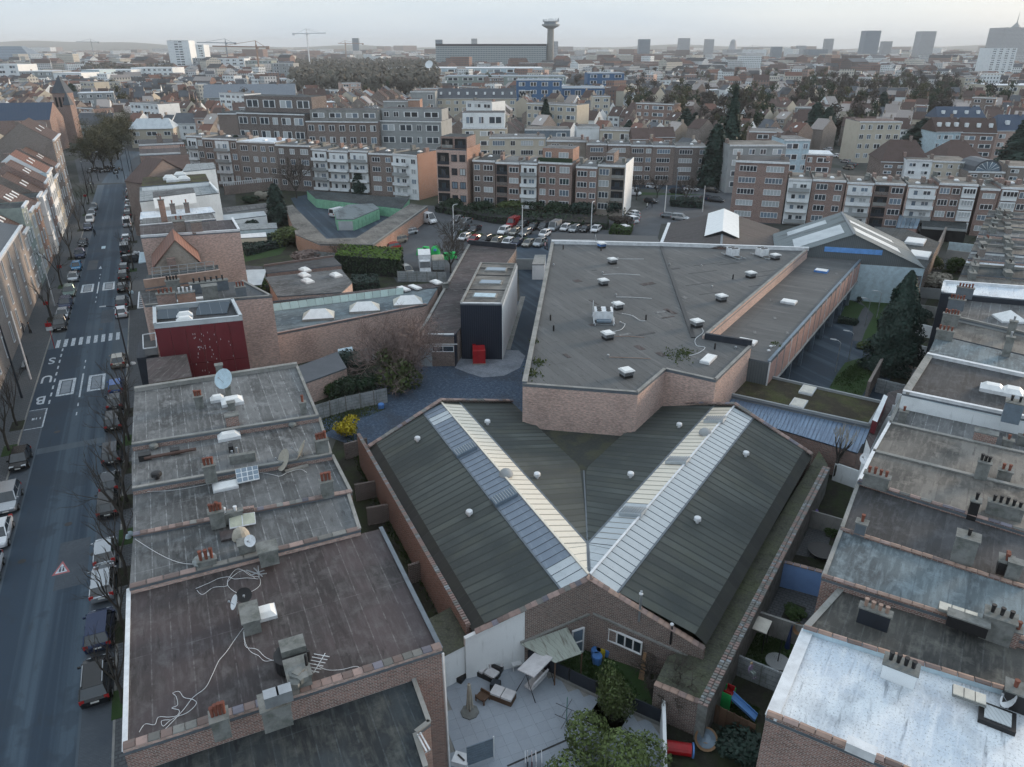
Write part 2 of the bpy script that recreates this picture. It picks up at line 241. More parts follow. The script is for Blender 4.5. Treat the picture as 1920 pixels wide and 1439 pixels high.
  uvl=me.uv_layers.new(name='UVMap');uvl.data.foreach_set('uv',np.stack([U,V],1).ravel());me.update()
  return me
 def build(s,name,mats,parent=None,ang=0.0,kind=None,label=None,world=True,smooth=False):
  if not s.f:return None
  mats=mats if isinstance(mats,(list,tuple))else[mats]
  off=parent_loc(parent)if(parent is not None and world)else None
  o=bpy.data.objects.new(name,s.mesh(name,mats,off,ang,smooth));COL.objects.link(o)
  if parent is not None:o.parent=parent
  if kind:o['kind']=kind
  if label:o['label']=label
  return o
def parent_loc(p):
 l=Vector((0,0,0))
 while p is not None:l=l+p.location;p=p.parent
 return tuple(l)
def tag(o,label,cat,group=None,kind=None):
 o['label']=label;o['category']=cat
 if group:o['group']=group
 if kind:o['kind']=kind
 return o
def thing(name,label,cat,loc=(0,0,0),a=0.0,group=None):
 o=bpy.data.objects.new(name,None);COL.objects.link(o);o.location=loc;o.rotation_euler=(0,0,-a);o.empty_display_size=.5
 return tag(o,label,cat,group)
def struct(name,mb,m,ang=0.0):return mb.build(name,m,None,ang,'structure')
def link(name,me,parent,loc=(0,0,0),a=0.0,scale=None,mats=None):
 o=bpy.data.objects.new(name,me);COL.objects.link(o);o.parent=parent;o.location=loc;o.rotation_euler=(0,0,-a)
 if scale:o.scale=scale
 if mats:
  for i,m in mats.items():o.material_slots[i].link='OBJECT';o.material_slots[i].material=m
 return o
def copy_tree(o,parent=None):
 c=o.copy();COL.objects.link(c);c.parent=parent
 for ch in list(o.children):copy_tree(ch,c)
 return c
CACHE={}
def local(root,p):return Vector(p)-Vector(parent_loc(root))
def window(parent,pos,a,w,h,n=2,pane=None,frame=None,bar=None,name='window'):
 """a: direction the window looks to, clockwise from +Y"""
 frame=frame or M_WF;key=('win',round(w,2),round(h,2),n,bar,frame.name)
 if key not in CACHE:
  f=MB();t=.09
  f.box((0,-.05,0),(w,.14,t)).box((0,-.05,h-t),(w,.14,t))
  for k in range(n+1):
   x=-w/2+t/2+k*(w-t)/n;f.box((x,-.045,t),(t,.11,h-2*t))
  if bar:f.box((0,-.04,h*bar),(w-2*t,.10,.07))
  g=MB().face([(-w/2+t,-.02,t),(w/2-t,-.02,t),(w/2-t,-.02,h-t),(-w/2+t,-.02,h-t)])
  CACHE[key]=(f.mesh('window',[frame]),g.mesh('pane',[M_GL]))
 fm,gm=CACHE[key];off=local(parent,pos)
 o=link(name,fm,parent,off,a+math.pi);pane=pane or R.choice((M_GL,M_GL,M_GLB,M_GLC))
 link('pane',gm,o,(0,0,0),0,mats={0:pane});return o
def centre(pts):return Vector((sum(p[0]for p in pts)/len(pts),sum(p[1]for p in pts)/len(pts),0))
def inset(poly,d):
 n=len(poly);ar=sum(poly[k][0]*poly[(k+1)%n][1]-poly[(k+1)%n][0]*poly[k][1]for k in range(n));sg=1 if ar>0 else -1;out=[]
 for k in range(n):
  a,b,c=(Vector(poly[(k+j-1)%n][:2])for j in range(3));e1,e2=(b-a).normalized(),(c-b).normalized()
  n1,n2=Vector((-e1.y,e1.x))*sg,Vector((-e2.y,e2.x))*sg;q=b+(n1+n2)*(d/max(.4,1+n1.dot(n2)));out.append(Vector((q.x,q.y,poly[k][2]if len(poly[k])>2 else 0)))
 return out
def flat_building(name,label,pix,h,roof,wall,ang=AA,cat='building',par=None,group=None,world=None,z0=0.0,eave=None):
 """par: list of (edge index, height, width, material, tile length or 0)"""
 P=world or GP(pix,h);P=[Vector((p[0],p[1],h))for p in P];root=thing(name,label,cat,(*centre(P)[:2],z0),0,group)
 MB().prism(P,z0,h-.18,top=False).build('wall',wall,root,ang)
 MB().prism(inset(P,-.02),h-.18,h,m=1,mt=0).build('roof',[roof,M_LEAD],root,ang)
 for e in(par or[]):coping(root,P[e[0]],P[(e[0]+1)%len(P)],P,*e[1:])
 if eave:
  for e in eave:MB().beam(P[e]+UPV*.002,P[(e+1)%len(P)]+UPV*.002,.14,.09).build('gutter',M_GAL,root)
 root['h']=h;return root
def coping(root,p,q,P,hh,w,m,tile=0.0,wallm=None,inside=True):
 """a parapet along the roof edge p-q; with tile > 0 its coping is laid of single tiles"""
 p,q=Vector(p),Vector(q);d=(q-p);L=d.length;d.normalize();c=centre(P);nrm=Vector((-d.y,d.x,0))
 if(c-p).dot(nrm)<0:nrm=-nrm
 o=nrm*(w/2-.04);p2,q2=p+o,q+o
 MB().beam(p2+UPV*.003,q2+UPV*.003,w-.04,hh).build('parapet',wallm or m,root)
 if not tile:
  MB().beam(p2+UPV*(hh+.004),q2+UPV*(hh+.004),w+.05,.05).build('coping',m,root);return
 n=max(1,round(L/tile));tl=L/n;key=('cop',round(tl,2),round(w,2),m.name)
 if key not in CACHE:
  t=MB();g=tl*.97/2;x=w/2+.05
  t.hexa([(-x,-g,0),(x,-g,0),(x,g,0),(-x,g,0)],[(-x*.9,-g*.96,.04),(x*.9,-g*.96,.04),(x*.9,g*.96,.04),(-x*.9,g*.96,.04)])
  t.face([(-x*.9,-g*.96,.045),(0,-g*.96,.10),(0,g*.96,.10),(-x*.9,g*.96,.045)]).face([(0,-g*.96,.10),(x*.9,-g*.96,.045),(x*.9,g*.96,.045),(0,g*.96,.10)])
  CACHE[key]=t.mesh('tile',[m])
 a=math.atan2(d.x,d.y)
 for k in range(n):
  pp=p2+d*(tl*(k+.5));z=p.z+(q.z-p.z)*(k+.5)/n
  o=link('tile',CACHE[key],root,local(root,(pp.x,pp.y,z+hh+.004+R.uniform(0,.03))),a+R.uniform(-.03,.03),None,{0:R.choice((m,m,m,M_TILG,M_TILB)if m is M_TILE else(m,m,M_TILE))})
  if abs(q.z-p.z)>.3:o.rotation_euler=(math.atan2(q.z-p.z,L),0,-a)
def pot(mb,c,h=.55,r=.13,m=0):mb.cyl(c,r*.8,h,8,m,r).cyl(Vector(c)+UPV*h,r*1.15,.07,8,m);return mb
def chimney(root,u,v,w,d,hh,pots=0,m=None,pm=None,a=AA,h=None,cap=True,pos=None,pr=.12,ph=.5):
 h=root.get('h',0)if h is None else h;c=pos or G(u,v,h);o=MB().box(c+UPV*.002,(w,d,hh),a).build('chimney',m or M_CEM,root,a)
 if cap:MB().box(c+UPV*(hh+.004),(w+.14,d+.14,.09),a).build('chimney_cap',M_CEM,o)
 ax=perp(a)if w>=d else dirv(a);L=max(w,d)
 for k in range(pots):
  t=(k+.5)/pots-.5;pp=c+ax*(t*L*.9)+UPV*(hh+.09)
  pot(MB(),pp,ph*R.uniform(.8,1.15),pr).build('chimney_pot',pm or M_TER,o,smooth=False)
 return o
def rooflight(root,u,v,w,d,a=AA,m=None,h=None,hh=.35,dome=True,pos=None,base=None):
 h=root.get('h',0)if h is None else h;c=pos or G(u,v,h)
 o=MB().box(c+UPV*.002,(w,d,hh*.55),a).build('rooflight',base or M_WM,root,a);b=MB();e,f=perp(a)*(w*.46),dirv(a)*(d*.46);z=UPV*(hh*.55+.004);t=UPV*(hh*.55+hh*.6)
 if dome:b.hexa([c-e-f+z,c+e-f+z,c+e+f+z,c-e+f+z],[c-e*.6-f*.6+t,c+e*.6-f*.6+t,c+e*.6+f*.6+t,c-e*.6+f*.6+t])
 else :b.box(c+z,(w*.9,d*.9,.05),a)
 b.build('dome',m or M_RL,o);return o
def vent(root,u,v,r=.22,hh=.5,h=None,m=None,pos=None):
 h=root.get('h',0)if h is None else h;c=pos or G(u,v,h)
 return MB().cyl(c,r*.45,hh*.6,10).cyl(c+UPV*hh*.5,r,hh*.38,12,r1=r*.95).dome(c+UPV*hh*.88,r*.95,hh*.18,12,3).build('roof_vent',m or M_GAL,root)
def pipe(root,pts,r=.05,m=None,name='pipe'):return MB().tube(pts,r,6).build(name,m or M_BLK,root)
def dish(label,u,v,h,r=.5,az=180,m=None,foot=.7):
 p=G(u,v,h);t=thing('satellite_dish',label,'satellite dish',p);n=Vector((math.sin(math.radians(az))*.85,math.cos(math.radians(az))*.85,.5)).normalized();c=p+UPV*foot
 MB().tube([p,c-n*.12],.035,6).build('mast',M_GAL,t);d=MB().disc(c,n,r,r*.22);
 d.build('reflector',m or M_STG,t,smooth=True);MB().tube([c-UPV*r*.6,c+n*r*.9],.02,4).box(c+n*r*.9-UPV*.05,(.1,.1,.1)).build('feed_arm',M_GAL,t);return t
def cable(label,pts,h,m=None,r=.014,group=None):
 P=GP(pts,h+.06);Q=[]
 for k in range(len(P)-1):
  a,b,c,d=P[max(k-1,0)],P[k],P[k+1],P[min(k+2,len(P)-1)]
  for j in range(5):
   t=j/5;Q.append(.5*((2*b)+(c-a)*t+(2*a-5*b+4*c-d)*t*t+(3*b-a-3*c+d)*t**3))
 Q.append(P[-1]);o=MB().tube(Q,r,4).build('cable',m or M_WM);return tag(o,label,'cable',group)
def gable_roof(mb,c,L,Wd,h,rise,a,m=0,over=.3,mg=None):
 c=Vector((c[0],c[1],h));d,p=dirv(a)*(L/2),perp(a)*(Wd/2+over);r=UPV*rise;o=UPV*(over*rise/(Wd/2))
 mb.face([c-d-p-o,c-d+r,c+d+r,c+d-p-o][::-1],m).face([c-d+p-o,c-d+r,c+d+r,c+d+p-o],m)
 if mg is not None:
  q=perp(a)*(Wd/2);mb.face([c-d-q,c-d+q,c-d+r],mg).face([c+d+q,c+d-q,c+d+r],mg)
 return mb
def rv(s=1.0):return Vector((R.gauss(0,s),R.gauss(0,s),R.gauss(0,s)))
def branch(mb,tw,p,d,L,r,lev,spread=.55,up=.12,kids=(3,4)):
 q=p+d*L*.5+rv(L*.03);e=q+(d+rv(.06)).normalized()*L*.5;(mb if lev>2 else tw).tube([p,q,e],r,5 if lev>2 else 3,0,r*.55,cap=False)
 if lev<=0:return
 for k in range(R.randint(*kids)):
  t=R.uniform(.45,1.0);b=p.lerp(e,t)if k else e
  n=(d+rv(spread)).normalized();n=(n+UPV*up).normalized();branch(mb,tw,b,n,L*R.uniform(.58,.8),r*.58,lev-1,spread,up,kids)
def bare_tree_meshes(key,h=8,lev=4,r=.16,spread=.5,up=.2,trunk=.33,kids=(3,4),tm=None,limbs=4):
 if key in CACHE:return CACHE[key]
 a,b=MB(),MB();top=Vector((0,0,h*trunk));a.tube([(0,0,0),(R.uniform(-.1,.1),R.uniform(-.1,.1),h*trunk*.5),top],r,7,0,r*.8)
 for k in range(limbs):
  t=2*math.pi*k/limbs+R.uniform(-.4,.4);n=Vector((math.cos(t)*spread,math.sin(t)*spread,1)).normalized();branch(a,b,top-UPV*R.uniform(0,.3)*h*trunk,n,h*(1-trunk)*.42,r*.6,lev,spread*.8,up,kids)
 CACHE[key]=(a.mesh('trunk',[M_BARK]),b.mesh('crown',[tm or M_TWIG]));return CACHE[key]
def leaf_cards(mb,pts,nrm,size,m=0,asp=1.0):
 for p,n in zip(pts,nrm):
  a=n.orthogonal().normalized();b=n.cross(a);t=R.uniform(0,6.28);a,b=a*math.cos(t)+b*math.sin(t),b*math.cos(t)-a*math.sin(t);s=size*R.uniform(.6,1.3)
  b=b*asp;mb.face([p-a*s-b*s*.5,p+a*s-b*s*.5,p+a*s*.6+b*s*.6,p-a*s*.7+b*s*.7],m)
def crown_round(n,rx,rz,cz,size,lumps=9,fill=.25,asp=1.0):
 mb=MB();cs=[(rv(.42),R.uniform(.45,.7))for _ in range(lumps)]+[(Vector((0,0,0)),.75)];pts,nr=[],[]
 for _ in range(n):
  c,r=R.choice(cs);d=rv().normalized();q=c+d*r*R.uniform(1-fill,1.03)
  pts.append(Vector((q.x*rx,q.y*rx,cz+q.z*rz)));nr.append((d+rv(.5)).normalized())
 leaf_cards(mb,pts,nr,size,0,asp);return mb
def crown_cone(n,r,h,z0,size,p=.85,ring=.5):
 mb=MB();pts,nr=[],[]
 for _ in range(n):
  t=R.random()**1.25;a=R.uniform(0,6.283);lob=1+.16*math.sin(a*5+t*9)+.12*math.sin(a*3-t*23)
  rr=r*((1-t)**p)*lob*R.uniform(.6,1.05)*(1 if t>.08 else .75+3*t);z=z0+t*h-rr*.18
  pts.append(Vector((rr*math.cos(a),rr*math.sin(a),z)));nr.append((Vector((math.cos(a),math.sin(a),.7))+rv(.45)).normalized())
 leaf_cards(mb,pts,nr,size);return mb
def plant(name,label,cat,pos,tm,cm,scale=1.0,a=0.0,group=None,mats=None,sc3=None):
 t=thing(name,label,cat,pos,a,group);s=sc3 or(scale,)*3
 if tm:link('trunk',tm,t,scale=s)
 link('crown',cm,t,scale=s,mats=mats);return t
def hedge(label,poly,h,size=.16,n=900,m=None,name='hedge',top=None,z0=0.0,group=None):
 c=centre(poly);t=thing(name,label,'hedge',(c.x,c.y,z0),0,group);MB().prism(inset(poly,.18),z0,z0+h-.15).build('dark_core',M_DRK,t)  # near-black box added inside the leaf cards as the hedge's inner shade
 per=[(poly[k],poly[(k+1)%len(poly)])for k in range(len(poly))];sides,tops=MB(),MB()
 ls=[(b-a).length for a,b in per];Lt=sum(ls);ar=abs(sum(a.x*b.y-b.x*a.y for a,b in per))/2;fs=Lt*h/(Lt*h+ar)
 P,N,P2,N2=[],[],[],[]
 xs,ys=[p.x for p in poly],[p.y for p in poly]
 for _ in range(n):
  if R.random()<fs:
   k=R.choices(range(len(per)),ls)[0];a,b=per[k];q=a.lerp(b,R.random());d=(b-a).normalized();nn=Vector((d.y,-d.x,0));nn=nn if(c-q).dot(nn)<0 else -nn
   P.append(Vector((q.x,q.y,z0+R.uniform(.05,1)*h))+nn*R.uniform(-.15,.12));N.append((nn+rv(.5)).normalized())
  else :
   w=[R.random()for _ in poly];w=[x**3 for x in w];sw=sum(w);q=sum((Vector(p)*x for p,x in zip(poly,w)),Vector((0,0,0)))/sw
   P2.append(Vector((q.x,q.y,z0+h+R.uniform(-.12,.12))));N2.append((UPV+rv(.4)).normalized())
 leaf_cards(sides,P,N,size);leaf_cards(tops,P2,N2,size);sides.build('foliage',m or M_LF3,t,kind='stuff');tops.build('foliage',top or m or M_LF2,t,kind='stuff');return t
# ================================================================ ground, street and paving
def onwall(u,v,p,q,off=0.0):
 """where the sight line (u, v) meets the upright plane through p and q (moved off metres towards the camera)"""
 dx,dy=(u-960)/F,(v-719.5)/F;d=Vector((dx,C-dy*S,-S-dy*C));e=(Vector(q)-Vector(p));n=Vector((e.y,-e.x,0)).normalized();o=Vector((0,0,H))
 if(o-Vector(p)).dot(n)<0:n=-n
 pp=Vector(p)+n*off;return o+d*((pp-o).dot(n)/d.dot(n))
ZL=[0.0]
def sheet(name,pix,m,ang=AA,z=None,world=None,label=None):
 ZL[0]+=.004;z=ZL[0]if z is None else z;P=world or GP(pix,z);P=[Vector((p[0],p[1],z))for p in P]
 ar=sum(P[k].x*P[(k+1)%len(P)].y-P[(k+1)%len(P)].x*P[k].y for k in range(len(P)))
 return struct(name,MB().face(P if ar>0 else P[::-1]),m,ang)
g=MB();n=24
for i in range(n):
 for j in range(n):
  f=lambda k:((k/n*2-1)**3)*8900;f2=lambda k:-45+(k/n)**2.5*12900
  x0,x1,y0,y1=f(i),f(i+1),f2(j),f2(j+1);g.face([(x0,y0,0),(x1,y0,0),(x1,y1,0),(x0,y1,0)])
struct('town_ground',g,M_CITY)
SD,SP,S0=dirv(AA),perp(AA),Vector((-63.65,103.3,0))
def ST(s,t,z=0.0):return S0+SD*s+SP*t+UPV*z
def st_of(p):d=Vector((p[0],p[1],0))-S0;return d.dot(SD),d.dot(SP)
def strip(name,s0,s1,t0,t1,m,z=None,h=0):
 if h:
  P=[ST(s0,t0),ST(s0,t1),ST(s1,t1),ST(s1,t0)];b=[p+UPV*.003 for p in P];return struct(name,MB().hexa(b,[p+UPV*h for p in P]),m,AA)
 return sheet(name,None,m,AA,z,[ST(s0,t0),ST(s0,t1),ST(s1,t1),ST(s1,t0)])
strip('road',-130,156,-5.3,5.3,M_TYRE,.012);strip('road_lane',-130,156,-3.35,-.18,M_ASPH,.018);strip('road_lane',-130,156,.18,3.25,M_ASPH,.018);strip('road_lane',-130,156,-.18,.18,M_ASPH,.016)
strip('pavement',-130,120,-11,-5.45,M_PAVE,0,.12);strip('pavement',-130,150,5.45,9.3,M_PAVE,0,.12)
strip('kerb',-130,120,-5.45,-5.3,M_CONC,0,.13);strip('kerb',-130,150,5.3,5.45,M_CONC,0,.13)
strip('parking_lane',-130,-8,3.4,5.29,M_PARK,.022);strip('parking_lane',-130,-24,-5.29,-3.5,M_PARK,.022);strip('parking_lane',6,118,-5.29,-3.5,M_PARK,.022);strip('parking_lane',4,150,3.4,5.29,M_PARK,.022)
strip('bus_stop_lane',-23.5,-1.5,-5.29,-3.3,M_ASPH,.024)
sheet('square_paving',[(150,345),(193,345),(238,342),(262,330),(262,285),(205,272),(140,300)],M_ASP2,z=.03)
sheet('square_paving',[(190,344),(240,343),(246,300),(262,290),(262,285),(232,283),(212,312)],M_TYRE,z=.035)
def paint(name,P,m=None,z=.034):return struct(name,MB().face([Vector((p[0],p[1],z))for p in P]),m or M_PAINT,AA)
for k in range(9):
 t=-4.35+k*1.0;m=M_PAINT
 paint('crosswalk_stripe',[ST(-1.2,t),ST(-1.2,t+.5),ST(2.3,t+.5),ST(2.3,t)],m)
def dash(s0,s1,t,w=.14):paint('lane_marking',[ST(s0,t-w/2),ST(s0,t+w/2),ST(s1,t+w/2),ST(s1,t-w/2)])
for s0 in(-27.2,-24.4,-11.6,-9.2):dash(s0,s0+1.0,0)
dash(-21.6,-13.4,0,.2)
for s0 in(23,20.2,36.2,38.8):dash(s0,s0+1,0)
dash(26,34,0,.2)
for k in range(9):dash(-22.2+k*2.4,-21.0+k*2.4,-3.3,.2)
for s0,s1 in((-20.2,-14.6),(27.6,33.0)):
 for t0,t1 in((-2.75,-.75),(.75,2.75)):
  for a,b,c,d in((s0,s0+.5,t0,t1),(s1-.5,s1,t0,t1),(s0+.51,s1-.51,t0,t0+.35),(s0+.51,s1-.51,t1-.35,t1)):paint('speed_cushion_marking',[ST(a,c),ST(a,d),ST(b,d),ST(b,c)])
  P=[ST(s0+.7,t0+.45),ST(s0+.7,t1-.45),ST(s1-.7,t1-.45),ST(s1-.7,t0+.45)]
  struct('speed_cushion',MB().hexa([p+UPV*.034 for p in P],[p*.92+centre(P)*.08+UPV*.09 for p in P]),M_CUSH,AA)
for a,b,c,d in((-29,-28.85,-5.25,-3.3),(-23.6,-23.45,-5.25,-3.3),(-28.84,-23.61,-3.45,-3.3)):paint('bay_marking',[ST(a,c),ST(a,d),ST(b,d),ST(b,c)])
for k,w in enumerate((.12,.12,.3)):paint('bay_marking',[ST(-26.5,-3.9-k*.4),ST(-26.5,-3.9-k*.4+w),ST(-25.9,-3.9-k*.4+w),ST(-25.9,-3.9-k*.4)])
for ch,s in(('B',-20.5),('U',-13.4),('S',-6.4)):
 fc=bpy.data.curves.new('letter','FONT');fc.body=ch;fc.size=2.1;fc.align_x='CENTER';fc.align_y='CENTER';fc.offset=.03;fc.resolution_u=4;fc.materials.append(M_PAINT)
 o=bpy.data.objects.new('road_letter',fc);COL.objects.link(o);o.location=ST(s,-4.3,.036);o.rotation_euler=(0,0,-AA+math.pi);o.scale=(.95,1.7,1);o['kind']='structure'
tc=st_of(G(116,1066));A_=lambda a,b:ST(tc[0]+a,tc[1]+b)
paint('warning_triangle_marking',[A_(-.85,-.68),A_(-.85,.68),A_(1.05,0)],M_PAIR,.030);paint('warning_triangle_marking',[A_(-.66,-.46),A_(-.66,.46),A_(.66,0)],M_PAINT,.034)
for dx in(-.16,.2):
 paint('child_symbol',[A_(-.5,dx*.7-.08),A_(-.5,dx*.7+.08),A_(-.02,dx*.7+.05),A_(-.02,dx*.7-.05)],M_BLK,.038);paint('child_symbol',[A_(.02,dx*.7-.05),A_(.02,dx*.7+.05),A_(.16,dx*.7+.04),A_(.16,dx*.7-.04)],M_BLK,.038)
paint('arrow_marking',[ST(44,-.5),ST(44,.1),ST(46.5,-.2)]);paint('disc_marking',[ST(62,-.7),ST(62,.1),ST(64.6,.1),ST(64.6,-.7)],M_STB)
for s0,s1,t0,t1,m in((-62,-55,.5,2.9,M_PARK),(-48,-41,-3.2,-.4,M_ASPH),(8,15,1.2,3.0,M_PARK),(-88,-80,-2.9,-1.1,M_ASPH),(-36,-34.6,-3.3,3.2,M_TYRE),(44,52,-2.6,-.8,M_ASP2)):struct('road_patch',MB().face([ST(s0,t0,.021),ST(s0,t1,.021),ST(s1,t1,.021),ST(s1,t0,.021)]),m,AA)
for s0,t0 in((-70,3.3),(-52,.9),(-31,-1.7),(5,1.4),(30,3.3),(-58,3.3),(50,-1.2),(-20,3.3)):struct('manhole_cover',MB().cyl(ST(s0,t0,.023),.33,.012,12),M_BLK)
struct('manhole_cover',MB().cyl(G(41,1053,.026),.32,.01,12),M_BLK)
sheet('parking_lot',[(700,470),(745,425),(795,385),(905,392),(1180,415),(1262,345),(1180,345),(1180,338),(1840,345),(1840,420),(1240,420),(1225,480),(1040,470),(860,525),(745,530)],M_ASP2,z=.02)
sheet('road_behind',[(1060,352),(1060,338),(1400,338),(1400,358)],M_ASPH,z=.028);sheet('verge',[(1150,361),(1200,361),(1340,366),(1200,366)],M_LAWN,z=.034)
sheet('garage_yard',[(545,372),(640,350),(760,378),(700,462),(600,470)],M_ASPH,z=.026)
sheet('yard_gravel',[(590,810),(700,720),(780,640),(850,600),(990,560),(1050,700),(1050,850),(700,850)],M_GRAV,z=.024)
sheet('pale_gravel_patch',[(853,690),(868,660),(900,655),(940,657),(972,657),(985,668),(975,690),(945,705),(905,708),(878,700)],M_GRPL,z=.030)
sheet('concrete_path',[(943,656),(957,656),(985,556),(976,556)],M_CONC,z=.033);sheet('alley_asphalt',[(957,655),(985,668),(1040,500),(1030,440),(968,440),(975,556)],M_ASPH,z=.028)
sheet('court_asphalt',[(1440,760),(1500,600),(1590,500),(1700,540),(1660,760)],M_ASPH,z=.022)
sheet('path',[(1598,592),(1612,605),(1607,560),(1640,550),(1655,580),(1640,640),(1600,640)],M_ASP2,z=.028)
sheet('lawn',[(1572,603),(1603,608),(1617,580),(1622,575),(1590,560)],M_LAWN,z=.034);sheet('lawn',[(1612,564),(1640,560),(1700,558),(1660,640),(1625,655),(1612,650),(1622,622),(1638,590)],M_LAWN,z=.034)
sheet('lawn',[(1555,727),(1570,700),(1585,680),(1612,672),(1645,676),(1640,700),(1615,745),(1590,745)],M_LAWN,z=.034)
sheet('garden_ground',[(590,820),(560,640),(720,560),(800,600),(760,700),(700,730)],M_SOIL,AA,z=.016)
sheet('garden_ground',[(640,800),(665,790),(720,960),(900,1300),(760,1350),(600,900)],M_SOIL,AA,z=.018)
sheet('garden_ground',[(1500,900),(1640,760),(1700,640),(1780,480),(1860,420),(1900,430),(1860,700),(1660,1100),(1500,1500),(1150,1500),(1150,1150),(1320,1150)],M_SOIL,AB,z=.016)
sheet('garden_ground',[(440,340),(590,330),(720,440),(860,520),(800,640),(460,700)],M_SOIL,AA,z=.014)
sheet('lawn',[(452,468),(545,455),(525,478),(455,492)],M_LAWN,z=.04);sheet('lawn',[(470,680),(715,632),(712,640),(600,668),(480,695)],M_LAWN,z=.04)
sheet('garden_path',[(600,788),(725,758),(722,768),(610,812)],M_GRAV,z=.04)
TZ=.05
TERR=GP([(832,1281),(970,1236),(1118,1307),(1242,1362),(1250,1500),(845,1500)],TZ)
tr=sheet('terrace',None,M_CONC,AA,TZ-.03,TERR);sa=math.radians(68);sx,sy=dirv(sa),Vector((-math.cos(sa),math.sin(sa),0));slab=MB().box((0,0,0),(.772,.772,.04)).mesh('slab',[M_TERR],None,0)
def inside(p,P):
 c=False
 for a,b in zip(P,P[1:]+P[:1]):
  if(a.y>p.y)!=(b.y>p.y)and p.x<(b.x-a.x)*(p.y-a.y)/(b.y-a.y)+a.x:c=not c
 return c
c0=centre(TERR);ns_=0
for i in range(-14,15):
 for j in range(-14,15):
  p=c0+sx*(i*.78)+sy*(j*.78)
  if p.y>27.5 and all(inside(p+sx*a+sy*b,TERR)for a,b in((.12,.12),(-.12,.12),(.12,-.12),(-.12,-.12)))and ns_<298:link('slab',slab,tr,(p.x,p.y,TZ-.029+R.uniform(-.002,.002)),sa);ns_+=1;sheet('planting_bed',[(1120,1317),(1180,1341),(1155,1381),(1097,1352)],M_SOIL,z=TZ+.022)
paint('drain_slot',[G(950,1437),G(952,1440),G(1109,1371),G(1107,1368)],M_BLK,TZ+.024)
sheet('lawn',[(1040,1250),(1120,1200),(1200,1240),(1230,1340),(1110,1300)],M_LAWN,z=.045);sheet('lawn',[(1330,1330),(1355,1290),(1425,1330),(1410,1385)],M_LAWN,z=.05)
sheet('lawn',[(1380,1190),(1470,1180),(1490,1200),(1470,1270),(1375,1245)],M_LAWN,z=.05);sheet('patio',[(1425,1100),(1540,1110),(1530,1180),(1420,1170)],M_PAVE,AB,z=.055)
sheet('planting_bed',[(1478,1128),(1512,1140),(1500,1168),(1465,1158)],M_SOIL,z=.062);sheet('patio',[(1500,985),(1560,1000),(1545,1050),(1490,1040)],M_PAVE,AB,z=.05)
# ================================================================ the V shaped hall in the middle
O=Vector((5.4,41.15,0));RH,SLP=6.5,.286
dA,dB,pA,pB=dirv(AA),dirv(AB),perp(AA),perp(AB)
def wing(u,v,d,w):
 h=4.0
 for _ in range(12):
  p=G(u,v,h);r=(p-O);r.z=0;k=abs(r.dot(Vector((d.y,-d.x,0))));h=RH-SLP*k
 return Vector((p.x,p.y,h))
def wp(d,p,s,k,dz=0.0):q=O+d*s+p*k;return Vector((q.x,q.y,RH-SLP*abs(k)+dz))
hall=thing('warehouse','low V shaped brick hall with mossy dark green roofs and pale glazed ridge strips','warehouse',(5.4,55,0))
SV=18.4;bis=dirv((AA+AB)/2)
def valley(s):q=O+bis*s;return Vector((q.x,q.y,RH-SLP*s*math.sin((AB-AA)/2)))
LWd,FW,SW=8.35,7.55,2.15;LLn,LRn=30.4,31.9
skA,skB=-.16,.0
VE=valley(SV);VS=valley(.05)
roofs=[]
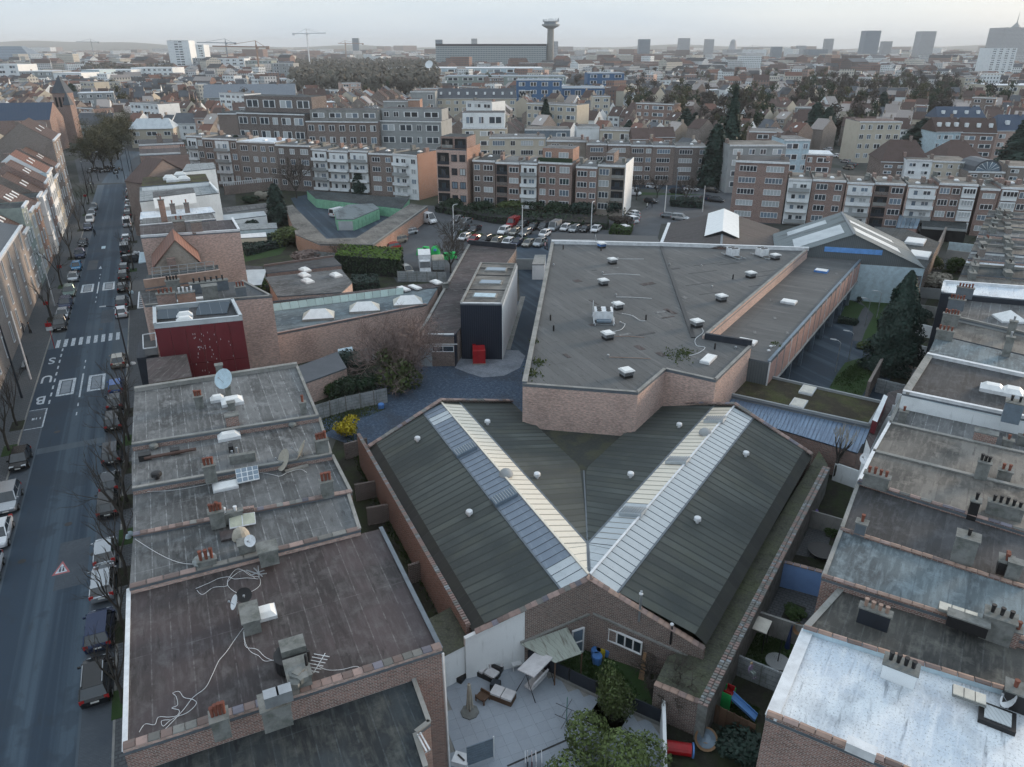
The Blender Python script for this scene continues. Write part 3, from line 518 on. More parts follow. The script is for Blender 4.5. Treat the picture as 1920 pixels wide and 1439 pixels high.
for d,p,Ln,sg,nm in((dA,pA,LLn,-1,'L'),(dB,pB,LRn,1,'R')):
 ang=(AA if nm=='L' else AB)+math.pi/2;back=(lambda k:Ln+(k*.18 if nm=='L' else -k*.12))
 def q(s,k,dz=0):return wp(d,p,max(s,0)+(abs(k)*.13 if s<.3 else 0),k,dz)
 k0,k1=sg*FW,sg*LWd;near=(0.0 if nm=='L' else 0.0)
 def e_(f,k,dz=0):return wp(d,p,abs(k)*.13*(1-f)+back(k)*f,k,dz)
 nS=36;tv_=math.tan((AB-AA)/2);lim=lambda f:min(f*Ln*tv_,-sg*0+SV*math.sin((AB-AA)/2));kl=SV*math.sin((AB-AA)/2)
 for i in range(nS):
  f0,f1,f2=i/nS,(i+1)/nS,(i+.86)/nS;MB().face([e_(f0,sg*.02,.0),e_(f0,k0,.0),e_(f1,k0,.03),e_(f1,sg*.02,.03)]).face([e_(f2,sg*.02,.03),e_(f2,k0,.03),e_(f1,k0,.07),e_(f1,sg*.02,.07)],1).face([e_(f1,sg*.02,.07),e_(f1,k0,.07),e_(f1,k0,0),e_(f1,sg*.02,0)],1).build('roof_sheet',[M_HALL,M_HALJ],hall,ang)
  kv=lambda f:min(f*Ln*tv_/(1-.13*(1-f)*tv_),kl);ka,kb=kv(f0),kv(i/nS+1/nS)
  pts=[e_(f0,-sg*.02),e_(f1,-sg*.02,.035),e_(f1,-sg*kb,.035)]+([e_(f0,-sg*ka)]if ka>.03 else[]);kc=kv(f2);MB().face(pts).face([e_(f2,-sg*.02,.03),e_(f1,-sg*.02,.07),e_(f1,-sg*kb,.07),e_(f2,-sg*kc,.03)],1).build('roof_sheet',[M_HALL,M_HALJ],hall,ang)
 e0,e1=q(0,k1),q(back(k1),k1);e0.z=e1.z=3.75
 MB().face([e_(0,k0),e0,e1,e_(1,k0,.03)]).build('roof_edge',M_HALD,hall,ang)
 kin=-sg*SV*math.sin((AB-AA)/2)
 def q(s,k,dz=0):return wp(d,p,s,k,dz)
 for side in(sg,-sg):
  pl=.80;s=.10 if side==sg else SW/math.tan((AB-AA)/2)+.15
  if side!=sg:
   MB().face([q(.15,0,.06),q(SW/math.tan((AB-AA)/2)+.10,side*SW,.06),q(SW/math.tan((AB-AA)/2)+.10,0,.06)]).build('glazing_panel',M_CORW if nm=='L' else M_CORP,hall,ang)
   MB().beam(q(.15,0,.05),q(SW/math.tan((AB-AA)/2)+.10,side*SW,.05),.1,.05).build('flashing',M_LEAD,hall)
  mt={('L',-1):M_CORB,('L',1):M_CORW,('R',1):M_CORP,('R',-1):M_CORW}[(nm,side)]  # lit and shaded sides of the ridge strips are painted by panel colour
  end=Ln-.3;base=q(s,0,.06)
  nn=int((end-s)/pl);pl=(end-s)/nn
  a0,a1,b1,b0=q(s+.02,0,.07),q(s+pl-.035,0,.07),q(s+pl-.035,side*SW,.07),q(s+.02,side*SW,.07)
  mb=MB().face([a0,a1,b1,b0]);hgh=UPV*.05
  for w0,w1 in((s+pl-.035,s+pl+.0),):mb.hexa([q(w0,0,.05),q(w1,0,.05),q(w1,side*SW,.05),q(w0,side*SW,.05)],[q(w0,0,.10),q(w1,0,.10),q(w1,side*SW,.10),q(w0,side*SW,.10)],1)
  me=mb.mesh('glazing_panel',[mt,M_RBC if mt==M_CORW else M_RIB],tuple(base),ang);
  for k in range(nn):
   oo=link('glazing_panel',me,hall,local(hall,base+d*(pl*k)))
   if nm=='L' and side==-1 and k in(0,1,2,33,34):oo.material_slots[0].link='OBJECT';oo.material_slots[0].material=M_CORP
   if nm=='R' and side==-1 and k<8:oo.material_slots[0].link='OBJECT';oo.material_slots[0].material=M_CORP
  MB().beam(q(.1,side*SW,.0),q(back(side*SW),side*SW,.0),.16,.10).build('flashing',M_LEAD,hall)
 MB().beam(q(.1,0,.10),q(back(0),0,.10),.18,.06).build('ridge_cap',M_CORW if nm=='L' else M_WM,hall)
MB().beam(valley(SW/math.sin((AB-AA)/2)),valley(SV),.12,.03).build('valley_gutter',M_LEAD,hall);MB().beam(valley(2)-UPV*.05,valley(SV)-UPV*.05,1.3,.02).build('valley_lining',M_HALJ,hall)
BR=GP([(975,783),(1012,797),(1188,808),(1238,762),(1345,768),(1345,790),(1245,800),(1103,887),(1000,805)],3.7)
MB().prism([Vector((VE.x,VE.y,0)),wp(dB,pB,30,-8.9),wp(dB,pB,34,-8.9),Vector((13.0,66.5,0)),Vector((1.6,71.2,0)),wp(dA,pA,31,8.9)],0,3.62,mt=1).build('valley_roof',[M_BRB,mat('valley_felt',(.04,.045,.042),.85,(('n',.5,.45,.62,(.07,.075,.045),.7),('n',4,.5,.8,(.09,.095,.085),.4)))],hall)
def gwall(pts,m,name='wall',th=.35):
 mb=MB()
 for a,b in zip(pts,pts[1:]):
  d=Vector((b.x-a.x,b.y-a.y,0)).normalized();n=Vector((d.y,-d.x,0))*th
  mb.hexa([Vector((a.x,a.y,0)),Vector((b.x,b.y,0)),Vector((b.x,b.y,0))+n,Vector((a.x,a.y,0))+n],[a,b,b+n,a+n])
 return mb.build(name,m,hall)
LE,LB=wp(dA,pA,1.08,-LWd),wp(dA,pA,LLn+(-LWd)*.18,-LWd);LE.z=LB.z=3.95
RE,RB_=wp(dB,pB,1.08,LWd),wp(dB,pB,LRn-LWd*.12,LWd);RE.z=RB_.z=3.6
top=O+UPV*(RH+.12)
g1=(LE-top);gl=g1.normalized();m0=top+g1*.58
n2=Vector((-dA.x,-dA.y,0))*.30;n3=Vector((-dB.x,-dB.y,0))*.30
def gable(a,b,off,m,name='wall'):
 a,b=a+off*.2,b+off*.2
 return MB().hexa([Vector((a.x,a.y,0)),Vector((a.x,a.y,0))+off,Vector((b.x,b.y,0))+off,Vector((b.x,b.y,0))],[a,a+off,b+off,b]).build(name,m,hall)
gable(m0,top,n2,M_BRB);gable(LE+gl*.75+UPV*-.05,m0-gl*-.01,n2,M_STW);gable(top,RE,n3,M_BRB)
P_=[O,RE]
coping(hall,LE+n2*1.5+UPV*.05,top+n2*1.5,[LE,top,wp(dA,pA,9,0)],.02,.42,M_TILE,.42,M_BRB);coping(hall,top+n3*1.5,RE+n3*1.5+UPV*.05,[top,RE,wp(dB,pB,9,0)],.02,.42,M_TERO,.42,M_BRB)
def tiled_wall(p,q,z0,z1,w,m,label=None,tl=.26,rows=1,name='side_wall'):
 p,q=Vector((p[0],p[1],0)),Vector((q[0],q[1],0));L=(q-p).length;d=(q-p)/L;n=Vector((d.y,-d.x,0))
 MB().hexa([p-n*w/2+UPV*z0,p+n*w/2+UPV*z0,q+n*w/2+UPV*z0,q-n*w/2+UPV*z0],[p-n*w/2+UPV*z1,p+n*w/2+UPV*z1,q+n*w/2+UPV*z1,q-n*w/2+UPV*z1]).build(name,m,hall)
 t=MB();kk=int(L/tl)
 for r in range(rows):
  o0=-w/2-.03+r*(w+.06)/rows
  for k in range(kk):
   a=p+d*(k*tl+.02)+UPV*(z1+.01+R.uniform(0,.02));ww=(w+.06)/rows-.03;t.hexa([a+n*o0,a+n*(o0+ww),a+n*(o0+ww)+d*(tl-.07),a+n*o0+d*(tl-.07)],[a+n*o0+UPV*.05,a+n*(o0+ww*.9)+UPV*.08,a+n*(o0+ww*.9)+d*(tl-.08)+UPV*.08,a+n*o0+d*(tl-.08)+UPV*.05],R.choice((0,0,1,1,2)))  # palest tile colour stands in for white glints along the dark coping
 t.build('coping_tiles',[M_TILE,M_TILG,M_CONL],hall,kind='stuff')
tiled_wall(G(878,1169,4.0),G(672,812,4.0),0,3.9,.34,M_BRR)
tiled_wall(G(1318,1322,3.2),G(1551,874,3.2),0,3.1,.62,M_CEM,rows=2,tl=.27)
MB().prism(GP([(1312,1213),(1252,1231),(1226,1286),(1316,1324),(1552,872),(1536,846)],2.75),0,2.75,mt=1).build('lower_roof',[M_BRB,M_MOSS],hall,AB)
coping(hall,G(1226,1286,2.75),G(1316,1324,2.75),GP([(1226,1286),(1316,1324),(1300,1250)],2.75),.10,.35,M_TERO,.5,M_BRB)
bl=[Vector((LB.x,LB.y,4.05)),wp(dA,pA,LLn+.25,0,.25),wp(dA,pA,LLn+8.9*.18+.2,8.9,.2)]
for a,b in zip(bl,bl[1:]):coping(hall,a,b,[a,b,O],.12,.4,M_TILE,.5,M_BRB)
gwall([Vector((p.x,p.y,p.z-.05))for p in reversed(bl)],M_BRB)
br=[wp(dB,pB,LRn+8.9*.12+.2,-8.9,.15),wp(dB,pB,LRn+.2,0,.25),Vector((RB_.x,RB_.y,4.0))]
for a,b in zip(br,br[1:]):coping(hall,a,b,[a,b,O],.12,.4,M_TILE,.5,M_BRB)
gwall([Vector((p.x,p.y,p.z-.05))for p in reversed(br)],M_BRB)
Wl,Wr=(m0,top),(top,RE)
MB().beam(onwall(976,1207,*Wl,.42),onwall(1108,1152,*Wl,.42),.16,.14).build('string_course',M_CONC,hall);MB().beam(onwall(1112,1152,*Wr,.42),onwall(1313,1243,*Wr,.42),.16,.14).build('string_course',M_CONC,hall)
MB().beam(onwall(1200,1145,*Wr,.45)+UPV*-1.0,onwall(1200,1145,*Wr,.45)+UPV*1.6,.14,.14).build('flue_pipe',M_GAL,hall);MB().dome(onwall(1200,1136,*Wr,.45)+UPV*1.0,.15,.12).build('flue_cowl',M_WM,hall)
MB().beam(onwall(1259,1190,*Wr,.45)+UPV*-.9,onwall(1259,1190,*Wr,.45)+UPV*.6,.12,.12).build('flue_pipe',M_BLK,hall);MB().dome(onwall(1259,1180,*Wr,.45)+UPV*.4,.14,.12).build('flue_cowl',M_WM,hall)
wA,wB=onwall(1139,1200,*Wr,.42),onwall(1204,1228,*Wr,.42);zz=(wA.z+wB.z)/2
window(hall,Vector(((wA.x+wB.x)/2,(wA.y+wB.y)/2,zz)),AB+math.pi,(wA-wB).length,1.15,4,M_GL)
dd=onwall(1082,1214,*Wl,.42);window(hall,Vector((dd.x,dd.y,.06)),AA+math.pi,1.0,2.3,1,M_GLB,name='door',bar=.45)
for u,v,k in((783,829,0),(914,797,1),(880,968,0),(1007,897,1)):vent(hall,0,0,.30,.55,pos=wing(u,v,dA,1)+UPV*.02,m=M_WM)
for u,v in((1273,803),(1182,896),(1398,857),(1307,981)):vent(hall,0,0,.30,.55,pos=wing(u,v,dB,1)+UPV*.02,m=M_WM)
for u,v,d,p,wdt in((872,848,dA,pA,2.0),(945,937,dA,pA,2.0),(1340,791,dB,pB,1.9),(1270,868,dB,pB,1.9),(1186,964,dB,pB,1.9)):
 c=wing(u,v,d,1)+UPV*.10;a=AA if d is dA else AB;ax=Vector((d.y,-d.x,0));s_=1 if(c-O).dot(ax)>0 else -1;sl=Vector((ax.x,ax.y,-SLP*s_));w2,l2=sl*(wdt/2),d*.55
 o=MB().hexa([c-w2-l2,c+w2-l2,c+w2+l2,c-w2+l2],[c-w2-l2+UPV*.28,c+w2-l2+UPV*.28,c+w2+l2+UPV*.28,c-w2+l2+UPV*.28]).build('vent_box',M_SIL if d is dA else M_CORP,hall,a);lv=MB()
 for k in range(9):e=c+sl*(wdt*((k+.5)/9-.5))+UPV*.29;lv.hexa([e-l2*.9-sl*.03,e-l2*.9+sl*.03,e+l2*.9+sl*.03,e+l2*.9-sl*.03],[e-l2*.9-sl*.03+UPV*.08,e-l2*.9+sl*.03+UPV*.08,e+l2*.9+sl*.03+UPV*.08,e+l2*.9-sl*.03+UPV*.08])
 lv.build('louvres',M_GAL,o,kind='stuff')
for u,v,d in((949,892,dA),(1322,815,dB)):
 c=wing(u,v,d,1)+UPV*.1;MB().dome(c,.62,.55,14,5,0,0).build('turbine_cowl',M_STG,hall,smooth=True)
LT=[onwall(976,1209,*Wl,.5),onwall(1064,1177,*Wl,.5)];q0,q1=G(1091,1226,2.1),G(1041,1244,2.1)
lt=thing('lean_to_canopy','stained translucent corrugated canopy leaning on the brick hall wall behind the terrace','canopy',(q0.x-1,q0.y+1,0))
qs=[LT[0],LT[1],q0,q1];nS=9
for k in range(nS):
 a0,a1=qs[0].lerp(qs[1],k/nS),qs[0].lerp(qs[1],(k+.96)/nS);b0,b1=qs[3].lerp(qs[2],k/nS),qs[3].lerp(qs[2],(k+.96)/nS)
 MB().hexa([b0,b1,a1,a0],[p+UPV*.05 for p in(b0,b1,a1,a0)]).build('roof_sheet',mat('stained_plastic',(.36,.40,.36),.5,(('n',1.2,.5,.75,(.10,.08,.06),.85,3,.5),('r',.2))),lt,AA)
for p in(q0,q1):MB().beam(Vector((p.x,p.y,.05)),p,.09,.09).build('post',M_WOOD,lt)
def panel_fence(label,pts,h,mats,step=1.9,base=.25,name='garden_fence',group=None,z0=.05,th=.06,post=.1):
 t=thing(name,label,'fence',(*pts[0][:2],z0),0,group)
 for a,b in zip(pts,pts[1:]):
  a,b=Vector((a[0],a[1],z0)),Vector((b[0],b[1],z0));L=(b-a).length;n=max(1,round(L/step));d=(b-a)/n
  if base:MB().beam(a,b,th*2.2,base).build('plinth',M_CONC,t)
  for k in range(n):
   MB().beam(a+d*k+d*.04+UPV*(base+.01),a+d*(k+1)-d*.04+UPV*(base+.01),th,h-base).build('panel',mats[0],t)
   MB().beam(a+d*k+UPV*(base and base+.01),a+d*k+UPV*(h+.06),post,post).build('post',mats[1],t)
 return t
panel_fence('dark grey panel fence along the edge of the tiled terrace',[TERR[1],TERR[2]+Vector((0,0,0)),TERR[3]],1.35,(M_STD,M_BLK))
ww=thing('garden_wall','low white rendered wall on the right edge of the terrace','wall',G(1242,1362));a,b=G(1239,1300),G(1243,1500)
MB().beam(a,b,.22,1.9).build('wall',M_STW,ww)
lw=thing('shed_wing','small flat roofed white annex with mossy roof between brick house and hall','annex',G(850,1200))
AX=GP([(800,1165),(846,1140),(889,1203),(832,1232)],2.9);MB().prism(AX,0,2.8,top=False).build('wall',M_STW,lw);MB().prism(inset(AX,-.05),2.8,2.95,m=1,mt=0).build('roof',[M_MOSS,M_WM],lw)
# ================================================================ the large flat roofed block
BH=8.6
big=flat_building('commercial_block','largest flat grey roofed block with pink brick front walls and rooftop units',[(980,722),(1196,738),(1248,694),(1342,715),(1409,650),(1321,636),(1515,470),(1240,461),(1034,457)],BH,M_BIG,M_BRP,AA+math.pi/2+.02,'commercial building')
PB=GP([(980,722),(1196,738),(1248,694),(1342,715),(1409,650),(1321,636),(1515,470),(1240,461),(1034,457)],BH)
for e,hh,w,m in((0,.12,.3,M_CONC),(1,.12,.3,M_CONC),(2,.12,.3,M_CONC),(3,.12,.3,M_CONC),(8,.35,.5,M_CONC),(5,.35,.35,M_CONC)):coping(big,PB[e],PB[(e+1)%9],PB,hh,w,m,0,M_BRP if e==5 else M_LEAD)
for e in(6,7):coping(big,PB[e],PB[e+1],PB,.55,.5,M_WM)
MB().beam(PB[0]+Vector((-.02,-.12,-BH+3.3)),PB[1]+Vector((0,-.12,-BH+3.3)),.18,.3).build('flashing',M_CONL,big)
MB().beam(PB[4]+UPV*.01,PB[5]+UPV*.01,.4,.75).build('parapet',M_STD,big)
MB().beam(G(1240,463,BH+.01),G(1300,634,BH+.01),.5,.10).build('roof_joint',M_BLK,big)
for a,b,c in(((1034,449),(1116,450),8.4),((1119,451),(1238,455),8.4)):
 p,q=G(*a,5.2),G(*b,5.2);MB().prism([p,q,q+Vector((.3,5.5,0)),p+Vector((.3,5.5,0))],0,5.2,mt=1).build('rear_wing',[M_STW,M_BLK],big)
def hvac_box(label,u,v,w=1.3,d=1.3,hh=.95,a=AA,gp='small white rooftop ventilators on the big grey roof',h=BH,blue=False):
 t=thing('roof_ventilator',label,'roof ventilator',G(u,v,h),a,gp);bd=MB().box((0,0,.003),(w*.8,d*.8,hh*.35));bd.build('curb',M_BLK,t,world=False)
 MB().box((0,0,hh*.36),(w*.86,d*.86,hh*.42)).build('housing',M_RLB if blue else M_GAL,t,world=False);MB().box((0,0,hh*.79),(w,d,hh*.12)).box((0,0,hh*.92),(w*.8,d*.8,hh*.08)).build('lid',M_RL,t,world=False)
 lv=MB();[lv.box((0,-d*.44,hh*(.42+.09*k)),(w*.8,.03,.03))for k in range(4)];lv.build('louvres',M_BLK,t,world=False);return t
hv=[((1148,495),'white roof ventilator standing second from the far edge of the big grey roof'),((1131,535),'white roof ventilator with a small valve, left of the long pipes'),((1158,580),'white roof ventilator just right of the six fan cooling unit'),((1139,636),'white roof ventilator just in front of the six fan cooling unit'),
((1174,707),'white roof ventilator nearest the pink brick front parapet'),((1306,613),'white roof ventilator beside the dark roof joint and curling pipe'),((1352,565),'white roof ventilator alone in the middle of the triangular roof field'),((1407,521),'white roof ventilator near the brick diagonal wall, below the twin chillers'),((1453,487),'white roof ventilator right behind the second chiller')]
for(u,v),l in hv:hvac_box(l,u,v)
hvac_box('blue and white roof ventilator at the far white parapet of the big roof',1128,465,blue=True)
def chiller(label,u,v,a,rows,L=3.2,w=1.9,frame=True):
 t=thing('cooling_unit',label,'air conditioner',G(u,v,BH),a,'cooling units on the big grey roof');MB().box((0,-1.6,.003),(w+.5,.12,.12)).box((0,1.3,.003),(w+.5,.12,.12)).box((-w/2,0,.13),(.1,L+1.6,.12)).box((w/2,0,.13),(.1,L+1.6,.12)).build('rails',M_GAL,t,world=False)
 MB().box((0,.3,.26),(w,L*.6,1.15)).build('casing',M_WM,t,world=False)
 for r in range(rows):
  for k in(-1,1):MB().cyl((k*w*.25,.3+(r-(rows-1)/2)*L*.6/rows,1.42),.30,.07,14).build('fan',M_BLK,t,world=False)
 if frame:
  for k in(-1,1):MB().box((k*(w/2+.12),-.3,.25),(.07,3.4,.07)).box((k*(w/2+.12),1.3,.25),(.07,.07,1.9)).box((k*(w/2+.12),-1.6,.25),(.07,.07,.7)).build('frame',M_WM,t,world=False)
  MB().box((0,-1.2,.25),(w*.8,.9,.2)).build('pump',M_SIL,t,world=False)
 return t
chiller('large white cooling unit with six fans in two rows',1131,601,math.radians(3),3,3.4,2.3)
chiller('narrow white cooling unit on rails, left of the pair by the white parapet',1375,482,math.radians(-24),2,3.0,1.3,False)
chiller('narrow white cooling unit on rails, right of the pair by the white parapet',1430,482,math.radians(-24),2,3.0,1.3,False)
rooflight(big,1328,676,2.6,1.1,AB+math.pi/2,h=BH,dome=False,hh=.5)
for u,v in((1032,601),(1038,621),(1211,601),(1127,466+5),(1056,468),(1374,524),(1340,655)):pipe(big,[G(u,v,BH),G(u,v,BH)+UPV*.75],.11,M_BLK,'vent_pipe')
for u,v in((1158,487),(1130,514),(1155,556),(1140,670),(1163,608),(1255,498),(1315,501),(1335,540),(1379,655),(1038,499)):vent(big,u,v,.14,.35,BH)
def roofcable(label,pts,m=M_WM):cable(label,pts,BH,m,.035,'pipes lying on the big grey roof')
roofcable('thin pale pipe on the roof running right from the farthest valve',[(1157,486),(1180,486),(1207,486)]);roofcable('thin pale pipe on the roof, second from the far edge',[(1130,515),(1165,514),(1200,516)]);roofcable('pale pipe on the roof level with the six fan unit top',[(1155,557),(1190,558),(1222,560)])
roofcable('orange tinted pipe on the roof near the front parapet',[(1142,670),(1180,671),(1220,673)],M_TERO);roofcable('orange tinted pipe from the ventilator in front of the cooling unit',[(1150,631),(1180,631),(1208,633)],M_TERO)
roofcable('pale pipe curling off the cooling unit to a valve',[(1150,622),(1165,618),(1172,608),(1163,605)]);roofcable('thin pipe zigzagging from a ventilator to the black vent pipe',[(1166,588),(1185,592),(1200,601),(1212,602)])
roofcable('pale hose curling from the ventilator beside the dark joint',[(1316,615),(1318,624),(1304,636),(1306,648),(1322,652),(1310,662),(1293,667)])
rp=random.Random(3)
for k in range(16):u,v=rp.uniform(1060,1290),rp.uniform(500,700);MB().box(G(u,v,BH+.003),(rp.uniform(.8,2.6),rp.uniform(.25,1.1),.02),AA+math.pi/2*rp.randint(0,1)).build('repair_patch',rp.choice((M_F6,M_F2,M_F3)),big)
for k in range(9):u,v=rp.uniform(1265,1440),rp.uniform(485,560);MB().box(G(u,v,BH+.003),(rp.uniform(2,6),.18,.02),AA+.05).build('lap_seam',M_BLK,big)if u<1500-(v-470)*1.2 else None
AN=GP([(1409,652),(1325,641),(1518,478),(1614,489),(1443,680),(1403,672)],7.2)
ann=flat_building('office_wing','long low grey roofed wing with salmon panelled facade on pillars',None,7.2,M_BIG,M_CORG,AB,'office wing',world=AN,z0=3.6)
pE,qE=AN[4],AN[3];dE=(qE-pE).normalized();nE=Vector((dE.y,-dE.x,0));Lf=(qE-pE).length;npn=17
for k in range(npn):
 a,b=pE+dE*(Lf*k/npn+.09)+nE*.02,pE+dE*(Lf*(k+1)/npn-.09)+nE*.02;MB().beam(Vector((a.x,a.y,3.75)),Vector((b.x,b.y,3.75)),.10,3.1).build('facade_panel',M_PINK,ann)
 p=pE+dE*(Lf*k/npn)+nE*.05;MB().box((p.x,p.y,3.62),(.14,.16,3.6),AB).build('mullion',M_WM if k%3==0 else M_STG,ann)
 if k%2==0:MB().box((p.x-nE.x*.4,p.y-nE.y*.4,.03),(.45,.45,3.55),AB).build('pillar',M_SIL,ann)
MB().beam(Vector((pE.x,pE.y,3.5))+nE*.1,Vector((qE.x,qE.y,3.5))+nE*.1,.25,.2).build('sill_beam',M_STG,ann);coping(ann,pE,qE,AN,.15,.3,M_SIL)
bw=GP([(1403,674),(1325,645),(1510,486),(1590,490)],3.5);MB().prism([p-Vector((nE.x*5,nE.y*5,0))if k in()else p for k,p in enumerate([Vector((x.x,x.y,0))for x in(AN[1],AN[2],AN[3]-nE*5.0,AN[4]-nE*5.0)])],0,3.58).build('ground_floor',M_BRB,ann)
rooflight(ann,1540,510,2.0,1.6,AB,base=M_RLB,dome=False,hh=.55);rooflight(ann,1479,568,2.0,1.6,AB,dome=False,hh=.5);rooflight(ann,1400,643,2.2,1.5,AB,dome=False,hh=.5)
for u,v in((1446,563),(1569,514),(1592,494),(1549,544),(1453,597),(1476,625),(1415,624)):MB().box(G(u,v,7.203),(1.1,.35,.03),AB+1.2).build('repair_patch',M_F2,ann)
for u,v in((1445,652),(1451,650),(1441,660)):vent(ann,u,v,.2,.25,m=M_WM)
GR=GP([(1401,699),(1656,757),(1630,800),(1349,738)],4.3);grf=flat_building('planted_annex','low annex with brown mossy planted roof and two white rooflights',None,4.3,M_GREEN,M_CONC,AB,'annex',world=GR)
for e in(0,1,2):coping(grf,GR[e],GR[e+1],GR,.25,.22,M_STG)
rooflight(grf,1514,734,2.3,1.5,AB+math.pi/2,dome=False,hh=.45,m=M_RLC);rooflight(grf,1497,759,2.3,1.5,AB+math.pi/2,dome=False,hh=.45,m=M_RLC)
cb=thing('corrugated_annex','narrow annex with light blue corrugated roof below the planted roof','annex',G(1500,800));A0,A1,B1,B0=G(1349,741,4.0),G(1632,803,4.0),G(1612,852,3.3),G(1350,772,3.3)
nS=40
for k in range(nS):
 a,b,c,d=A0.lerp(A1,k/nS),A0.lerp(A1,(k+1)/nS-.0008),B0.lerp(B1,(k+1)/nS-.0008),B0.lerp(B1,k/nS);MB().hexa([d,c,b,a],[p+UPV*(.05 if k%2 else .06)for p in(d,c,b,a)]).hexa([d,d.lerp(c,.12),a.lerp(b,.12),a],[p+UPV*.11 for p in(d,d.lerp(c,.12),a.lerp(b,.12),a)]).build('roof_sheet',M_CORC,cb,AB)
MB().prism([B0,B1,A1,A0],0,3.2,top=False).build('wall',M_BRR,cb)
MB().prism(GP([(1608,850),(1632,803),(1680,735),(1692,745),(1640,850)],3.6),0,3.6,mt=1).build('wall',[M_BRR,M_DRK],cb)
def gable_shed(name,label,ridge,halfL,halfR,hr,he,wallm,roofm,z0=0,over=.25,gm=None,cat='warehouse'):
 """ridge: far point, near point in the world; halves in metres to the left and right"""
 fp,np_=ridge;d=Vector((np_.x-fp.x,np_.y-fp.y,0)).normalized();r=Vector((-d.y,d.x,0));t=thing(name,label,cat,(*((fp+np_)/2)[:2],z0));ang=math.atan2(d.x,d.y)+math.pi/2
 c=[Vector((*(fp-r*halfL)[:2],he)),Vector((*(np_-r*halfL)[:2],he)),Vector((*(np_+r*halfR)[:2],he)),Vector((*(fp+r*halfR)[:2],he))]
 fr,nr=Vector((fp.x,fp.y,hr)),Vector((np_.x,np_.y,hr));o=d*over
 for a,b in((0,1),(3,2)):MB().hexa([c[a]-o,c[b]+o,nr+o,fr-o],[p+UPV*.08 for p in(c[a]-o,c[b]+o,nr+o,fr-o)]).build('roof',roofm,t,ang)
 z=lambda p:Vector((p.x,p.y,z0))
 w=MB().face([z(c[0]),z(c[1]),c[1],c[0]]).face([z(c[2]),z(c[3]),c[3],c[2]]).face([z(c[3]),z(c[0]),c[0],c[3]]);w.build('wall',wallm,t);[MB().face(x).build('gable_wall',gm or wallm,t)for x in([c[1],c[2],nr],[c[0],c[3],fr])];MB().face([z(c[1]),z(c[2]),c[2],c[1]]).build('front_wall',wallm,t)
 MB().beam(fr-o+UPV*.07,nr+o+UPV*.07,.4,.08).build('ridge_cap',M_LEAD,t)
 t['g']=1;return t,c,fr,nr,d,r
rf,rn=G(1578,399,11.5),G(1602,440,11.5);ra=G(1733,503,6.5);dS=Vector((rn.x-rf.x,rn.y-rf.y,0)).normalized();rr=Vector((-dS.y,dS.x,0));hw=abs((ra-rn).dot(rr))
sh,c,fr,nr,dS,rS=gable_shed('gabled_hall','grey gabled corrugated hall with blue rooflight strips and pale lower wall',(rf,rn),hw,hw,11.5,6.5,M_STB,M_ASB,gm=M_CORG)
for sd_,k0,k1,m in((0,.30,.42,M_CORP),(0,.62,.90,M_CORP),(1,.12,.26,M_RL),(1,.55,.64,M_RL)):
 e=c[0]if sd_==0 else c[3];e2=c[1]if sd_==0 else c[2]
 if sd_==0:a0,a1=fr.lerp(e,.12),fr.lerp(e,.75);k0,k1,b0,b1=(.12,.28,.25,.8)if k0==.30 else(.50,.85,.1,.75)
 else :b0,b1=.06,.72;k0,k1=(.62,.80)if k0==.12 else(.30,.42)
 P4=[(fr.lerp(nr,k0)).lerp(e.lerp(e2,k0),b0),(fr.lerp(nr,k1)).lerp(e.lerp(e2,k1),b0),(fr.lerp(nr,k1)).lerp(e.lerp(e2,k1),b1),(fr.lerp(nr,k0)).lerp(e.lerp(e2,k0),b1)]
 MB().hexa([p+UPV*.09 for p in P4],[p+UPV*.13 for p in P4]).build('rooflight_strip',M_CORP if sd_==0 else M_RL,sh)
a,b=onwall(1545,471,nr,c[2],.05),onwall(1655,471,nr,c[2],.05);az=(a.z+b.z)/2
MB().beam(Vector((a.x,a.y,az-.4)),Vector((b.x,b.y,az-.4)),.10,.85).build('window_band',M_BLUE,sh)
rf,rn=G(1357,397,9.0),G(1352,463,9.0);ra=G(1259,408,5.8);d2=Vector((rn.x-rf.x,rn.y-rf.y,0)).normalized();rr=Vector((-d2.y,d2.x,0));hwl=abs((ra-rf).dot(rr));hwr=abs((G(1458,420,5.8)-rf).dot(rr))
sh2,c2,f2,n2_,d2,r2=gable_shed('gabled_hall','brown roofed gabled hall with one long white ridge skylight',(rf,rn),hwl,hwr,9.0,5.8,M_BRR,M_ASBB)
MB().beam(c2[0]+UPV*.1,c2[1]+UPV*.1,.6,.15).build('verge',M_WM,sh2)
kk=1.0;a0,a1=f2+d2*.6,f2.lerp(n2_,.70);w_=3.1
for s_ in(-1,1):
 P4=[a0+UPV*.75,a1+UPV*.75,a1+r2*s_*w_-UPV*.42,a0+r2*s_*w_-UPV*.42];P4=P4 if s_>0 else P4[::-1];MB().hexa([p-UPV*.05 for p in P4],P4).build('ridge_skylight',M_RL,sh2)
MB().face([a1+UPV*.7,a1-r2*w_-UPV*.5,a1-UPV*.2,a1+r2*w_-UPV*.5]).build('skylight_end',M_DRK,sh2)
ds=flat_building('dark_shed','dark flat roofed shed with two white slanted rooflights behind the grey hall',[(1640,425),(1700,430),(1762,455),(1722,530),(1700,500)],5.2,M_F4,M_BRB,AB,'shed')
for u,v in((1716,455),(1724,480)):rooflight(ds,u,v,5.2,3.4,AB+math.pi/2,dome=False,hh=.8)
MB().beam(G(1768,452,0),G(1697,610,0),.4,3.2).build('boundary_wall',M_BRG,ds)
